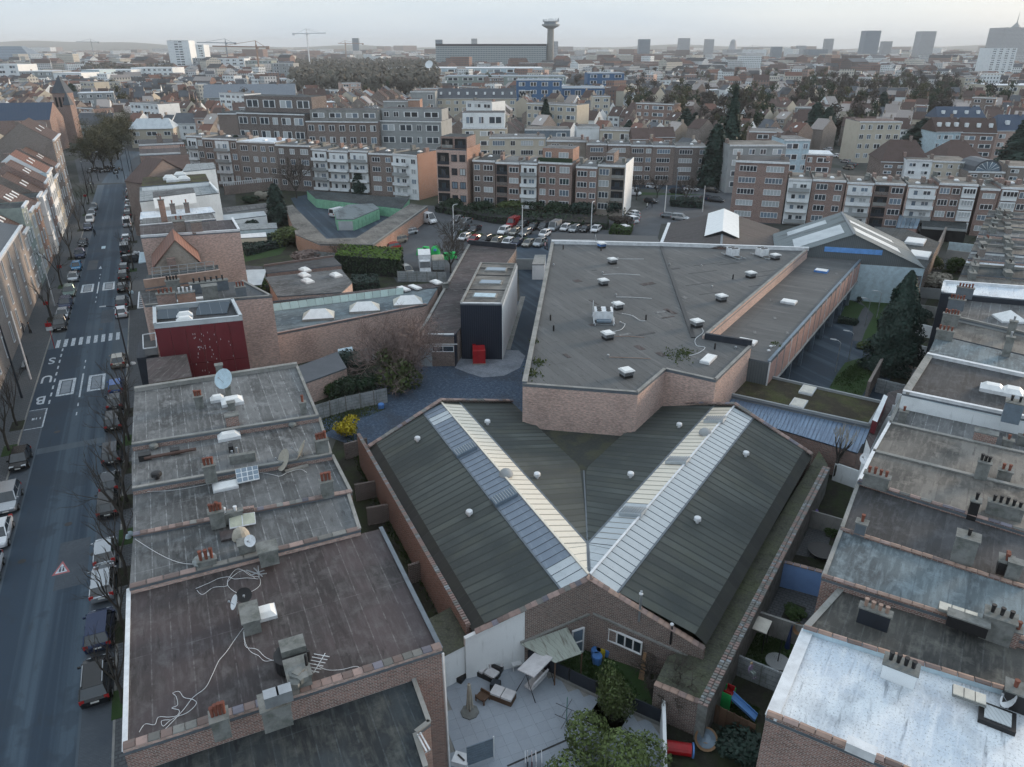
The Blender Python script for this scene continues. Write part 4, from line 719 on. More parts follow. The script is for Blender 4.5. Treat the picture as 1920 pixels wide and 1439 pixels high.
lo=flat_building('workshop','long low brown roofed workshop with brick front and white garage door',[(784,629),(851,629),(908,560),(945,500),(968,467),(879,459)],4.6,M_F3,M_BRB,AA+math.pi/2,'workshop',[(5,.12,.35,M_CONC),(0,.1,.3,M_WM),(4,.9,.3,M_STD)])
up=flat_building('raised_hall','taller navy blue ribbed metal hall with white side and three roof windows',[(863,570),(941,571),(969,496),(901,494)],8.2,M_F7,M_CORD,AA+math.pi/2,'hall',[(0,.12,.25,M_WM),(1,.12,.25,M_CONC),(2,.1,.2,M_CONC),(3,.12,.3,M_CONC)])
U_=GP([(863,570),(941,571),(969,496),(901,494)],8.2);p,q=U_[1]+Vector((.06,0,0)),U_[2]+Vector((.06,0,0));MB().beam(Vector((p.x,p.y,.03)),Vector((q.x,q.y,.03)),.1,8.0).build('side_cladding',M_STW,up)
for u,v,m in((930,507,M_GLB),(920,531,M_GLB),(909,556,M_STB)):
 c0=G(u,v,8.2);o=MB().box(c0+UPV*.002,(3.4,2.0,.18),math.radians(6)).build('roof_window',M_CONC,up);MB().box(c0+UPV*.185,(3.0,1.65,.05),math.radians(6)).build('pane',m,o)
for u0,v0,u1,v1 in((868,543,949,545),(888,516,958,518),(900,503,964,505)):MB().beam(G(u0,v0,8.203),G(u1,v1,8.203),.25,.1).build('roof_batten',M_BLK,up)
L_=GP([(784,629),(851,629)],4.6);n_=Vector((L_[1].y-L_[0].y,-(L_[1].x-L_[0].x),0)).normalized()
p0,p1=L_[0].lerp(L_[1],.03)+n_*.04,L_[0].lerp(L_[1],.36)+n_*.04;MB().beam(Vector((p0.x,p0.y,.04)),Vector((p1.x,p1.y,.04)),.08,3.2).build('garage_door',M_CORP,lo)
w0=L_[0].lerp(L_[1],.68)+n_*.05;window(lo,Vector((w0.x,w0.y,2.2)),math.atan2(n_.x,n_.y),3.0,.9,2,M_GL);MB().box((w0.x,w0.y,3.25),(4,.12,.12),math.atan2(n_.x,n_.y)).build('lintel',M_WM,lo)
p,q=L_[1]+Vector((.08,-.02,0)),G(868,600,4.6);MB().beam(Vector((p.x,p.y,.03)),Vector((q.x,q.y,.03)),.1,4.5).build('side_cladding',M_CORD,lo)
chimney(lo,835,541,.9,.7,.8,0,M_CEM,a=AA)
t=thing('waste_container','red enamelled steel container standing on pale gravel before the navy wall','container',G(898,676),math.radians(-4))
MB().box((0,-.6,.12),(1.75,2.0,1.95)).build('body',M_REDP,t,world=False);MB().box((0,.95,.12),(1.75,1.05,2.2)).build('hopper',M_REDP,t,world=False);MB().hexa([(-.85,-1.58,2.08),(.85,-1.58,2.08),(.85,.38,2.08),(-.85,.38,2.08)],[(-.8,-1.5,2.16),(.8,-1.5,2.16),(.8,.3,2.2),(-.8,.3,2.2)]).build('lid',M_REDP,t,world=False);MB().box((0,-1.7,.03),(1.9,.3,.14)).box((0,1.4,.03),(1.9,.3,.14)).build('skid',M_CONC,t,world=False)
flat_building('garden_shed','small white flat roofed shed against the left wall of the big block',[(998,496),(1021,496),(1024,478),(1003,478)],3.0,M_CONC,M_STW,AA,'shed')
t=thing('yard_wall','pale grey wall closing the alley between workshop and big block','wall',G(985,500));MB().beam(G(965,506),G(1002,506),.3,2.2).build('wall',M_STG,t)
lg=flat_building('brick_workshop','long low brick workshop with three white hipped rooflights on grey roof',[(520,627),(800,572),(820,541),(512,572)],4.9,M_F5,M_BRP,AA+math.pi/2-.1,'workshop',[(0,.12,.35,M_TILE)])
for u,v in((598,596),(684,582),(765,570)):
 c0=G(u,v,4.9);ax,ay=Vector((.98,.18,0)),Vector((-.18,.98,0));e=[c0-ax*2.2-ay*1.5,c0+ax*2.2-ay*1.5,c0+ax*2.2+ay*1.5,c0-ax*2.2+ay*1.5];o=MB().hexa(e,[p+UPV*.35 for p in e]).build('rooflight',M_CONC,lg)
 r0,r1=c0-ax*1.0+UPV*1.35,c0+ax*1.0+UPV*1.35;e=[p+UPV*.36 for p in e]
 for f in([e[0],e[1],r1,r0],[e[1],e[2],r1],[e[2],e[3],r0,r1],[e[3],e[0],r0]):MB().face(f).build('dome',M_RLC if len(f)==3 else M_RL,o)
a0,a1,b1,b0=G(510,571,5.9),G(757,540,5.9),G(757,552,5.0),G(514,584,5.0)
for k in range(16):P4=[b0.lerp(b1,k/16),b0.lerp(b1,(k+.95)/16),a0.lerp(a1,(k+.95)/16),a0.lerp(a1,k/16)];MB().hexa(P4,[p+UPV*.06 for p in P4]).build('glazing_sheet',mat('milky_plastic',(.42,.54,.52),.5,(('r',.25),('n',1,.5,.8,(.3,.38,.34),.6))),lg)
flat_building('grey_annex','grey flat roof with torn white foil behind the milky glazing',[(655,553),(815,540),(845,528),(756,536),(500,566)],5.0,M_F3,M_BRD,AA,'annex')
for k,(u,v)in enumerate(((778,540),(757,543))):rooflight(lg,u,v,2.6,1.0,AA+1.3,h=5.1,dome=False,hh=.4)
rooflight(lg,818,531,2.2,1.2,AA+1.3,h=5.1,hh=.4)
f1=flat_building('flat_annex','flat roofed brick annex with four white rooflights left of the tall hedge',[(498,520),(640,505),(660,530),(640,548),(520,556)],4.0,M_F1,M_BRP,AA+1.3,'annex')
for u,v in((571,518),(577,529),(630,518),(572,514-6)):rooflight(f1,u,v,2.2,1.5,AA+1.3,hh=.5)
flat_building('flat_annex','low brown brick flat roofed extension seen beyond the four rooflights',[(495,500),(625,482),(640,497),(500,512)],3.6,M_F6,M_BRR,AA+1.3,'annex',[(0,.3,.3,M_TILE)])
t=thing('white_shed','small shed with shiny pale blue wall among the flat roofs','shed',G(553,553));MB().prism(GP([(517,552),(588,543),(583,533),(515,541)],3.0),0,3.0,mt=1).build('wall',[M_STB,M_WM],t)
for lab,pix in(('long row of garages with green doors under a dark roof by the apartments',[(592,372),(753,391),(768,372),(575,357)]),):
 gr=flat_building('garage_row',lab,pix,2.6,M_F4,M_GRN,AA,'garages');P2=GP(pix,2.6);a,b=P2[0],P2[1];a.z=b.z=.05;nn_=Vector((b.y-a.y,-(b.x-a.x),0)).normalized()
 for k in range(11):MB().beam(a.lerp(b,(k+.06)/11)+nn_*.05,a.lerp(b,(k+.94)/11)+nn_*.05,.06,2.2).build('garage_door',M_GRN,gr)
pix=[(631,415),(664,413),(711,390),(697,385),(625,402)]
gr=flat_building('garage_island','free standing garages with green doors and hipped grey roof in the yard',[(631,411),(663,411),(711,391),(699,382),(652,384),(627,398)],2.8,M_ASB,M_GRN,AA,'garages');P2=GP([(631,411),(663,411),(711,391)],2.8)
for(a,b,n_,m)in((P2[0],P2[1],1,M_CORP),(P2[1],P2[2],7,M_GRN)):
 a,b=Vector((a.x,a.y,.05)),Vector((b.x,b.y,.05));nn_=Vector((b.y-a.y,-(b.x-a.x),0)).normalized()
 for k in range(n_):MB().beam(a.lerp(b,(k+.08)/n_)+nn_*.06,a.lerp(b,(k+.92)/n_)+nn_*.06,.06,2.2).build('garage_door',m,gr)
flat_building('garage_block','long flat roofed garage block along the car park with tall orange brick wall',[(700,461),(802,388),(770,382),(668,446),(612,448),(548,384),(535,388),(555,440),(600,459)],3.4,M_F7,M_BRO,AA,'garages',[(8,.15,.3,M_TILG),(0,.2,.4,M_TILG)])
t=panel_fence('grey concrete panel fence below the garage block',[G(570,490),G(700,500)],2.2,(M_CONL,M_CONC),2.0,0,'concrete_fence',None,0)
t=panel_fence('grey concrete panel fence in front of the parked truck',[G(746,528),G(838,530)],2.0,(M_CONL,M_CONC),2.0,0,'concrete_fence',None,0)
# ================================================================ the flat roofed row on the left (along the street)
LP1=dict(cat='row house',group='flat roofed row houses along the street')
HL=11.0
L1=flat_building('row_house','row house with wide pale streaked roof and big dish, next to the red wall',[(247,835),(597,781),(557,686),(253,733)],HL,M_F2,M_BRR,AA,par=[(2,.35,.45,M_CONC),(1,.10,.2,M_CONC),(0,.08,.25,M_CONC)],**LP1)
L2=flat_building('row_house','row house roof with a long brown pipe on black blocks',[(248,918),(622,853),(600,785),(247,838)],HL-.55,M_F2,M_BRR,AA,par=[(1,.10,.2,M_CONC),(0,.08,.25,M_CONC)],**LP1)
L3=flat_building('row_house','row house roof with two large pale dishes and a glazed skylight',[(250,1007),(660,925),(625,856),(250,921)],HL-1.05,M_F1,M_BRR,AA,par=[(1,.12,.2,M_CONC),(0,.12,.35,M_TILE,.45)],**LP1)
L4=flat_building('row_house','row house roof with a yellowish slanted skylight and cement stacks',[(243,1104),(676,994),(655,928),(250,1010)],HL-1.15,M_F1,M_BRP,AA,par=[(1,.10,.2,M_CONC),(0,.05,.38,M_TILG,.95)],**LP1)
P5=[(232,1412),(829,1220),(716,992),(240,1107)]
L5=flat_building('row_house','widest row house with dark brown felt roof and loose white cables',P5,HL-1.6,M_F3,M_BRR,AA,par=[(1,.15,.22,M_LEAD),(0,.22,.42,M_TILE,.55,M_BRP),(3,.08,.2,M_WM)],**LP1)
L6=flat_building('row_house','lowest black roofed house at the bottom edge with white algae stains',[(200,1560),(840,1560),(801,1440),(781,1377),(807,1357),(775,1268),(255,1433)],HL-3.1,M_F4,M_BRR,AA,par=[(2,.10,.22,M_CONC),(3,.12,.2,M_CONC),(4,.12,.2,M_CONC)],**LP1)
MB().beam(G(255,1434,HL-3.05),G(775,1269,HL-3.05),.25,.25).build('flashing',M_LEAD,L6)
t=thing('plastic_chair','broken white plastic frame leaning at the edge of the black roof','chair',G(797,1398,HL-3.0));[MB().beam(G(u0,v0,HL-3.0),G(u1,v1,HL-2.3),.08,.06).build('slat',M_WM,t)for u0,v0,u1,v1 in((783,1378,800,1410),(788,1375,806,1407),(783,1380,790,1376),(798,1412,806,1408))]
MB().beam(P_:=G(829,1224,HL-1.8),Vector((P_.x+.05,P_.y-.05,.1)),.12,.12).build('downpipe',M_WM,L5)
chimney(L1,375,764,0.72,0.68,1.07,3,M_CEM);chimney(L1,429,742,0.5,0.45,0.9,0,M_CEM);chimney(L1,435,768,0.58,0.52,0.66,0,M_CEM);chimney(L1,570,776,0.5,0.45,1.07,1,M_CEM);chimney(L1,413,702,0.65,0.6,0.98,0,M_CEM);chimney(L1,437,797,1.01,0.6,0.9,0,M_BRR);rooflight(L1,408,752,1.2,.8,hh=.5);rooflight(L1,436,756,1.9,1.4,hh=.5)
dish('large pale blue satellite dish in the middle of the roof next to the red wall',424,726,HL+.9,.95,200,M_STB,.8)
rooflight(L2,430,822,1.8,1.0,hh=.5);vent(L2,290,843,.35,.5,m=M_CEM);vent(L2,549,801,.35,.4,m=M_CEM);vent(L2,295,898,.4,.6,m=M_BLK);chimney(L2,397,903,0.86,0.6,1.39,3,M_CEM);chimney(L2,605,850,0.94,0.68,1.23,4,M_CEM);chimney(L2,434,846,0.36,0.68,0.57,0,M_BLK,cap=False)
pipe(L2,[G(270,860,HL-.3),G(368,842,HL-.3)],.14,plain('rusty_pipe',(.10,.06,.05)));MB().box(G(273,861,HL-.54),(.9,.7,.5),AA).box(G(329,850,HL-.54),(.7,.6,.4),AA).build('pipe_blocks',M_BLK,L2)
for u,v,k in((437,860,.7),(443,862,.5),(447,858,.9),(440,866,.4)):pipe(L2,[G(u,v,HL-.5),G(u,v,HL-.5)+UPV*k],.1,M_GAL,'steel_flue')
MB().beam(G(434,880,HL-1.0),G(482,872,HL-1.0),.4,1.2).build('raised_wall',M_CEM,L3)
c0,c1,c2_,c3=G(441,882,HL-.1),G(483,874,HL-.1),G(487,899,HL-.75),G(445,908,HL-.75);o=MB().hexa([c3,c2_,c1,c0],[p+UPV*.07 for p in(c3,c2_,c1,c0)]).build('skylight',M_WM,L3)
for i in range(4):
 for j in range(3):
  f=lambda s,t:(c0.lerp(c1,s)).lerp(c3.lerp(c2_,s),t)+UPV*.09
  MB().face([f((i+.08)/4,(j+.92)/3),f((i+.92)/4,(j+.92)/3),f((i+.92)/4,(j+.08)/3),f((i+.08)/4,(j+.08)/3)]).build('pane',M_GLB,o)
rooflight(L3,423,914,1.8,1.1,hh=.35,dome=False);chimney(L3,615,931,0.86,0.6,1.31,3,M_CEM);chimney(L3,410,987,0.94,0.68,1.23,4,M_CEM);chimney(L3,435,980,1.58,0.38,0.82,2,M_CEM,M_WM,ph=.3)
dish('left of the two large cream dishes standing on a plank on the roof',537,878,HL-1.0,.9,235,M_FAG,.7);dish('right of the two large cream dishes, seen almost edge on',569,866,HL-1.0,.95,262,M_FAG,.9);MB().beam(G(535,886,HL-1.03),G(578,874,HL-1.03),.3,.15).build('plank',M_CONC,L3)
c0,c1,c2_,c3=G(429,969,HL-.55),G(478,962,HL-.55),G(480,983,HL-.95),G(431,993,HL-.95);o=MB().hexa([c3,c2_,c1,c0],[p+UPV*.07 for p in(c3,c2_,c1,c0)]).build('skylight',M_WM,L4)
for i in range(2):
 f=lambda s,t:(c0.lerp(c1,s)).lerp(c3.lerp(c2_,s),t)+UPV*.09;MB().face([f((i+.04)/2,.96),f((i+.96)/2,.96),f((i+.96)/2,.04),f((i+.04)/2,.04)]).build('pane',plain('wired_glass_cream',(.50,.52,.42),.3),o)
MB().beam(G(428,970,HL-1.1),G(478,962,HL-1.1),.3,.55).build('raised_wall',M_BRR,L4)
chimney(L4,464,1034,1.01,0.75,0.74,0,M_CEM);chimney(L4,505,1052,1.15,1.12,1.07,0,M_CEM);chimney(L4,390,1062,1.08,0.38,0.49,3,M_CEM,pr=.12,ph=.6);MB().cyl(G(384,1052,HL-1.1),.75,.12,18).build('round_lid',M_CONL,L4);MB().dome(G(452,1008,HL-1.1),.6,.8,12,4).build('cowl',M_FAG,L4);MB().box(G(438,1003,HL-1.1),(1.7,1.1,.15),AA).build('hatch',M_F3,L4)
dish('small white satellite dish between two cement stacks',472,1026,HL-.4,.4,190,M_WM,.5)
chimney(L5,472,1172,0.94,1.72,0.9,0,M_CEM);rooflight(L5,497,1153,1.3,1.2,hh=.4);chimney(L5,562,1280,1.15,1.5,0.98,0,M_CEM);MB().box(G(553,1240,HL-1.6),(1.3,1.0,1.3),AA).build('stack',M_CEM,L5);MB().cyl(G(548,1246,HL-1.5),.9,.8,16).build('drum',M_BLK,L5)
c0=chimney(L5,521,1352,1.37,1.12,1.39,0,M_CEM);chimney(L5,418,1377,0.79,0.75,1.23,4,M_CEM,pr=.10,ph=.6)
for u,v in((511,1318),(535,1310)):MB().box(G(u,v,HL+.2),(.7,.6,.65),AA).build('cowl_box',M_GAL,L5)
for u,v in((575,1247),(580,1240)):pipe(L5,[G(u,v,HL-.5),G(u,v,HL-.5)+UPV*.7],.08,M_BLK,'steel_flue')
for k,(du,dv)in enumerate(((0,0),(8,4),(4,-5),(14,2),(10,-6),(-4,6),(-8,-2),(2,9))):MB().box(G(556+du,1272+dv,HL-.36),(R.uniform(.3,.6),R.uniform(.2,.5),R.uniform(.1,.35)),R.uniform(0,3)).build('rubble',M_CEM,L5)
dish('white satellite dish fixed left of the brown roof stack',446,1152,HL-1.6,.45,240,M_WM,.9);dish('black satellite dish behind the brown roof stack',461,1133,HL-1.2,.45,160,M_BLK,.7)
t=thing('antenna','fallen white television antenna beside the rubble covered stack','antenna',G(592,1240,HL-1.6));b0=G(588,1262,HL-1.5);MB().tube([b0,b0+Vector((.6,.5,.9))],.03,4).build('mast',M_WM,t);[MB().tube([b0+Vector((.1*k-.5,.1*k,.25+.12*k)),b0+Vector((.1*k+.4,.1*k-.3,.35+.12*k))],.02,4).build('element',M_WM,t)for k in range(6)]
t=thing('antenna','tangled old antenna frame lying on the brown roof below the cement stack','antenna',G(480,1080,HL-1.6));[MB().beam(G(u0,v0,HL-1.4),G(u1,v1,HL-1.3),.06,.05).build('bar',M_GAL,t)for u0,v0,u1,v1 in((462,1070,486,1078),(484,1062,486,1085),(476,1066,492,1082),(486,1078,500,1076),(470,1080,496,1070))]
CG='loose cables on the brown roof'
cable('white cable looping over the brown roof between tangled antenna and white socket',[(369,1107),(380,1115),(400,1102),(425,1099),(427,1088),(440,1070),(452,1068),(470,1080),(486,1083),(487,1098),(470,1110),(448,1113),(430,1102),(428,1090),(455,1070),(480,1086)],HL-1.6,group=CG)
cable('white cable running from the socket along the far parapet',[(367,1104),(395,1092),(410,1085),(428,1082),(440,1086),(462,1084),(484,1086)],HL-1.6,group=CG)
cable('long pale cable from the stack down towards the near coping',[(456,1178),(440,1200),(425,1222),(410,1240),(398,1266),(385,1290),(362,1308),(345,1330),(325,1352),(305,1372)],HL-1.6,group=CG)
cable('curly white cable lying near the corner of the brown roof',[(261,1373),(272,1358),(290,1359),(297,1345),(316,1345),(332,1342),(336,1332),(322,1328),(333,1322),(330,1306),(324,1300),(336,1297),(345,1308),(362,1312),(368,1320),(352,1336),(330,1345),(318,1352),(306,1362),(303,1352),(318,1350)],HL-1.6,group=CG)
cable('twin cable from the roof stack to the rubble covered stack',[(457,1180),(460,1205),(470,1222),(485,1230),(497,1240),(520,1238),(536,1250)],HL-1.6,group=CG)
cable('second cable sagging from the roof stack to the rubble covered stack',[(456,1185),(458,1200),(462,1214),(482,1218),(500,1234),(534,1246)],HL-1.6,group=CG)
cable('thin cable from the white antenna to the near coping',[(590,1245),(612,1256),(640,1256),(668,1250),(682,1258)],HL-1.6,group=CG)
cable('thin wire across the black stack roof to the three red pots',[(253,1011),(300,1040),(340,1056),(378,1058)],HL-1.1,group=CG);cable('cable between skylight and cream dishes',[(487,886),(510,890),(525,893),(540,886),(562,880),(575,886)],HL-1.0,group=CG);cable('cable along the felt strips left of the glazed skylight',[(262,922),(320,920),(380,910),(420,902),(442,894)],HL-1.0,group=CG)
RDH=13.2;RX=[(290,617),(455,601),(438,568),(289,583)]
red=flat_building('red_house','house with dark red panelled side wall dotted white and solar panels on the roof',RX,RDH,M_F6,M_BRR,AA,'house',[(0,.5,.3,M_CORP),(1,.5,.3,M_CORP),(2,.5,.3,M_CORP),(3,.5,.3,M_CORP)])
PR=GP(RX,RDH);wa,wb=PR[0],PR[1];nrm=Vector((wb.y-wa.y,-(wb.x-wa.x),0)).normalized()
for k in range(6):
 for j in range(3):a,b=wa.lerp(wb,(k+.01)/6)+nrm*.06,wa.lerp(wb,(k+.99)/6)+nrm*.06;a.z=b.z=.3+j*4.3;MB().beam(a,b,.10,4.27).build('wall_panel',M_REDW,red)
rd=random.Random(4)
for k in range(62):
 s,z=rd.choice([rd.uniform(.36,.5),rd.uniform(.45,.85),rd.uniform(.4,.6)]),rd.uniform(4.5,12.2);p=wa.lerp(wb,s)+nrm*.14;p.z=z;MB().box(p,(.13,.05,.13),AA+math.pi/2).build('bolt',M_WM,red)
for u,v,n_ in((322,598,3),(397,590,5)):
 for k in range(n_):c0=G(u+k*1.5,v-k*4.6,RDH+.1);MB().hexa([c0+Vector(x)for x in((-1.6,-.35,0),(1.6,.35,0),(1.45,.95,.35),(-1.75,.25,.35))],[c0+Vector(x)+UPV*.05 for x in((-1.6,-.35,0),(1.6,.35,0),(1.45,.95,.35),(-1.75,.25,.35))]).build('solar_panel',M_SOL,red,AA)
rooflight(red,347,605,1.7,.9,hh=.6);rooflight(red,347,596,1.7,.9,hh=.6)
bt=thing('roof_terrace_wall','weathered brown cement box wall between red wall and first row house','wall',G(300,700,8));MB().prism(GP([(279,720),(360,706),(350,664),(274,673)],10.6),0,10.6,mt=1).build('wall',[mat('stained_cement',(.14,.115,.095),.95,(('n',.5,.4,.7,(.07,.06,.05),.8),('n',2,.5,.8,(.2,.18,.15),.5))),M_F3],bt)
SL=[flat_building('row_house','brick row house with slatted dark roof behind the red wall',[(272,574),(510,556),(455,527),(262,545)],12.2,felt('roofing_battened',(.075,.082,.09),(.22,.23,.24),2.1,w=.12,sf=.8),M_BRP,AA,par=[(1,.1,.25,M_CONC),(0,.1,.3,M_CONC)],**LP1),
flat_building('row_house','row house with long orange brick parapet and dark terrace railings',[(272,541),(415,521),(408,497),(272,517)],12.6,M_F4,M_BRO,AA,par=[(0,1.0,.4,M_TERO)],**LP1),
flat_building('row_house','row house with plain tall brick party wall and grey roof',[(264,446),(450,434),(437,412),(262,425)],15.0,M_F3,M_BRP,AA,par=[(0,.25,.3,M_WM),(1,.3,.3,M_WM)],**LP1),
flat_building('row_house','grey roofed row house with a slim brick chimney',[(262,424),(405,412),(398,400),(268,410)],14.2,M_F2,M_BRR,AA,par=[(0,.1,.25,M_WM)],**LP1),
flat_building('row_house','row house with white painted roof before the tall white house',[(262,412),(403,398),(395,388),(264,398)],14.0,M_WH,M_STW,AA,**LP1),
flat_building('row_house','large white rendered house with blank side wall and roof terrace',[(262,378),(410,362),(393,344),(262,352)],14.6,M_CONL,M_STW,AA,par=[(1,.4,.3,M_STW)],**LP1),
flat_building('row_house','white house with tall pale concrete gable and domed rooflights',[(265,350),(392,340),(385,326),(268,333)],15.5,M_GREEN,M_STW,AA,**LP1),
flat_building('row_house','low brown brick house with white cornice near the square',[(262,292),(353,288),(347,277),(262,280)],15.2,M_F3,M_BRR,AA,par=[(0,.3,.3,M_WM)],**LP1),
flat_building('row_house','brown brick house with double white parapet facing the square',[(260,274),(345,270),(340,260),(260,262)],15.4,M_F6,M_BRP,AA,par=[(0,.3,.3,M_WM)],**LP1)]
flat_building('rear_block','tall pale concrete rear tower of the white house',[(341,322),(404,316),(400,305),(350,308)],15.2,M_CONL,M_STW,AA,'house');
t=thing('terrace_box','white walled roof terrace with dark opening on the white house','penthouse',G(330,380,10));MB().prism(GP([(287,372),(366,362),(362,352),(286,360)],16.4),14.62,16.4,mt=1).build('wall',[M_STW,M_F1],t)
def tri_gable(label,pixL,pixR,apex,h,back,m,rm,cat='house',name='gabled_house',ang=AA):
 a,b,c0=G(*pixL,h),G(*pixR,h),onwall(*apex,G(*pixL,h),G(*pixR,h));n_=Vector((b.y-a.y,-(b.x-a.x),0)).normalized()*-back;t=thing(name,label,cat,(*((a+b)/2+n_/2)[:2],0),0)
 z=lambda p:Vector((p.x,p.y,0));MB().prism([z(a),z(b),z(b)+n_,z(a)+n_],0,h,top=False).build('wall',m,t);[MB().face(x).build('gable_wall',m,t)for x in([a,b,c0],[b+n_,a+n_,c0+n_])]
 e=(b-a).normalized()*.2;f=n_.normalized()*-.25
 for x,y in((a-e,c0),(b+e,c0)):MB().hexa([x+f,y+f+UPV*.05,y+n_+UPV*.05,x+n_],[p+UPV*.14 for p in(x+f,y+f+UPV*.05,y+n_+UPV*.05,x+n_)]).build('roof',rm,t,ang+math.pi/2)
 return t
tri_gable('house with dark brown brick gable edged with red tiles near the crossing',(266,345),(360,330),(305,300),12.5,6,M_BRB,M_RTB)
tri_gable('house with pale brick shaped gable and grey brick infill behind the railings',(289,503),(375,494),(328,452),12.4,7.5,M_BRY,M_RTR)
MB().box(G(323,500,12.5),(1.1,.7,1.2),AA).build('chimney',M_BRR,SL[1])
t=thing('terrace_railing','black railings round the roof terrace in front of the shaped gable','railing',G(350,515,12.6))
for(u0,v0),(u1,v1)in(((287,524),(402,511)),((287,517),(402,504))):
 for zz in(.5,1.0):MB().beam(G(u0,v0,12.6)+UPV*zz,G(u1,v1,12.6)+UPV*zz,.06,.06).build('rail',M_GAL,t)
 for k in range(8):MB().box(G(u0+(u1-u0)*k/7,v0+(v1-v0)*k/7,12.6),(.08,.08,1.05)).build('post',M_GAL,t)
chimney(SL[0],327,548,1.6,.8,1.5,4,M_CEM,M_BLK);chimney(SL[0],394,546,4.5,.9,1.2,6,M_LEAD,M_BLK);chimney(SL[0],315,575,2.0,.8,1.6,4,M_BRR);chimney(SL[0],352,570,2.0,.8,1.4,4,M_BRO,M_WM);chimney(SL[0],397,566,1.7,1.2,2.0,0,M_CEM);chimney(SL[0],453,556,1.2,.9,1.2,3,M_LEAD)
rooflight(SL[0],370,563,4.5,1.0,hh=.4,dome=False)
for k,(u,v,n_)in enumerate(((338,437,0),(371,438,0),(339,434,2))):chimney(SL[2],u,v,1.5,.8,1.7,n_,M_BRB)
chimney(SL[3],309,416,.9,.8,3.5,1,M_BRO);chimney(SL[4],326,401,.8,.7,1.6,1,M_BRB);chimney(SL[4],352,399,.8,.7,1.6,1,M_BRB)
for u,v in((318,337),(324,341),(345,339),(338,331)):rooflight(SL[6],u,v,2.4,1.6,hh=.8)
for u,v in((330,266),(345,290),(300,268)):chimney(SL[8],u,v,1.5,.8,1.8,3,M_BRB)
# ================================================================ the row on the right
RP1=dict(cat='row house',group='flat roofed row houses on the right');HR=11.0
def rrow(label,pix,h,roof,wall,par=None,**k):return flat_building('row_house',label,pix,h,roof,wall,AB,par=par,**{**RP1,**k})
Q=[rrow('row house with bright white coated roof and orange coping, nearest on the right',[(1436,1345),(1760,1478),(2300,1700),(2300,1432),(1920,1312),(1505,1183)],HR,M_WH,M_BRR,[(4,.35,.26,M_TERO,.75,M_STB),(5,.12,.55,M_WM),(0,.22,.28,M_TERO,.7,M_BRR)]),
rrow('row house with black streaked felt roof and four orange chimney pots',[(1507,1178),(1920,1308),(2300,1428),(2300,1322),(1920,1206),(1578,1100)],HR-.5,M_F5 if 0 else felt('roofing_dark_streaked',(.085,.085,.08),(.17,.18,.18),.95,stain=(.02,.024,.028),light=(.19,.19,.17),sf=.5),M_BRR,[(5,.08,.3,M_CONC)]),
rrow('row house with blue grey roof between two orange copings',[(1541,1084),(1920,1203),(2300,1318),(2300,1212),(1920,1102),(1576,993)],HR,M_F5,M_BRR,[(0,.12,.24,M_TERO,.6,M_BRR),(5,.06,.2,M_CONC),(4,.12,.24,M_TERO,.6,M_BRR)]),
rrow('row house with charcoal roof, mossy on its left edge',[(1577,990),(1920,1098),(2300,1208),(2300,1098),(1920,1002),(1608,905)],HR-.3,M_F6,M_BRB,[(4,.10,.3,M_TILE,.7,M_BRR),(5,.06,.2,M_CONC)]),
rrow('row house with warm grey roof and four small chimney pots at its corner',[(1609,903),(1920,999),(2300,1094),(2300,1005),(1920,916),(1637,846)],HR,M_F7,M_BRR,[(0,.08,.3,M_TILE,.7,M_BRR),(5,.1,.2,M_WM),(4,.1,.3,M_CONC)]),
rrow('row house with banded pale and dark felt roof',[(1638,844),(1920,914),(2300,1001),(2300,930),(1920,850),(1667,793)],HR-.4,M_F7,M_BRR,[(5,.1,.2,M_WM),(4,.1,.3,M_CONC)]),
rrow('row house roof directly below the long white parapet wall',[(1668,791),(1920,847),(2300,926),(2300,860),(1920,791),(1690,744)],HR-.9,M_F2,M_STW,[(5,.1,.25,M_CONC)]),
rrow('raised row house with brownish roof, white parapets and two rooflights',[(1692,738),(1920,786),(2300,855),(2300,760),(1920,706),(1738,667)],HR+.6,M_F6,M_STW,[(0,.25,.3,M_WM),(4,.3,.4,M_WM),(5,.2,.6,M_CONC)]),
rrow('narrow row house roof behind the white parapet',[(1740,664),(1920,702),(2300,756),(2300,715),(1920,668),(1757,629)],HR,M_F5,M_BRR),
rrow('row house with pale roof and a row of four pots at its edge',[(1758,627),(1920,665),(2300,711),(2300,668),(1920,630),(1772,596)],HR-.2,M_F7,M_BRR,[(4,.15,.3,M_CONC)]),
rrow('row house with smooth blue grey roof and white pyramid skylight',[(1774,592),(1920,626),(2300,664),(2300,590),(1920,565),(1800,552)],HR+.2,M_F1,M_STG,[(0,.15,.3,M_CONC)]),
rrow('row house with white painted roof and dark ribbed side wall',[(1765,548),(1920,562),(2300,586),(2300,555),(1920,541),(1769,530)],HR+1,M_WH,M_STD,[(4,.3,.3,M_WM),(5,.15,.3,M_WM)])]
cols=[(M_F7,M_BRR),(M_F4,M_BRG),(M_WH,M_STW),(M_F2,M_BRR),(M_F7,M_STW),(M_F1,M_BRG),(M_WH,M_BRR),(M_F2,M_BRP),(M_F6,M_BRR),(M_F7,M_STC),(M_F2,M_BRR),(M_F1,M_BRB)]
vs=[527,513,497,484,470,459,449,439,430,421,413,405,397];adj=['mottled','black edged','bright white','pale grey','stained','blue grey','sunlit white','light','charcoal','warm toned','dusty','dark']
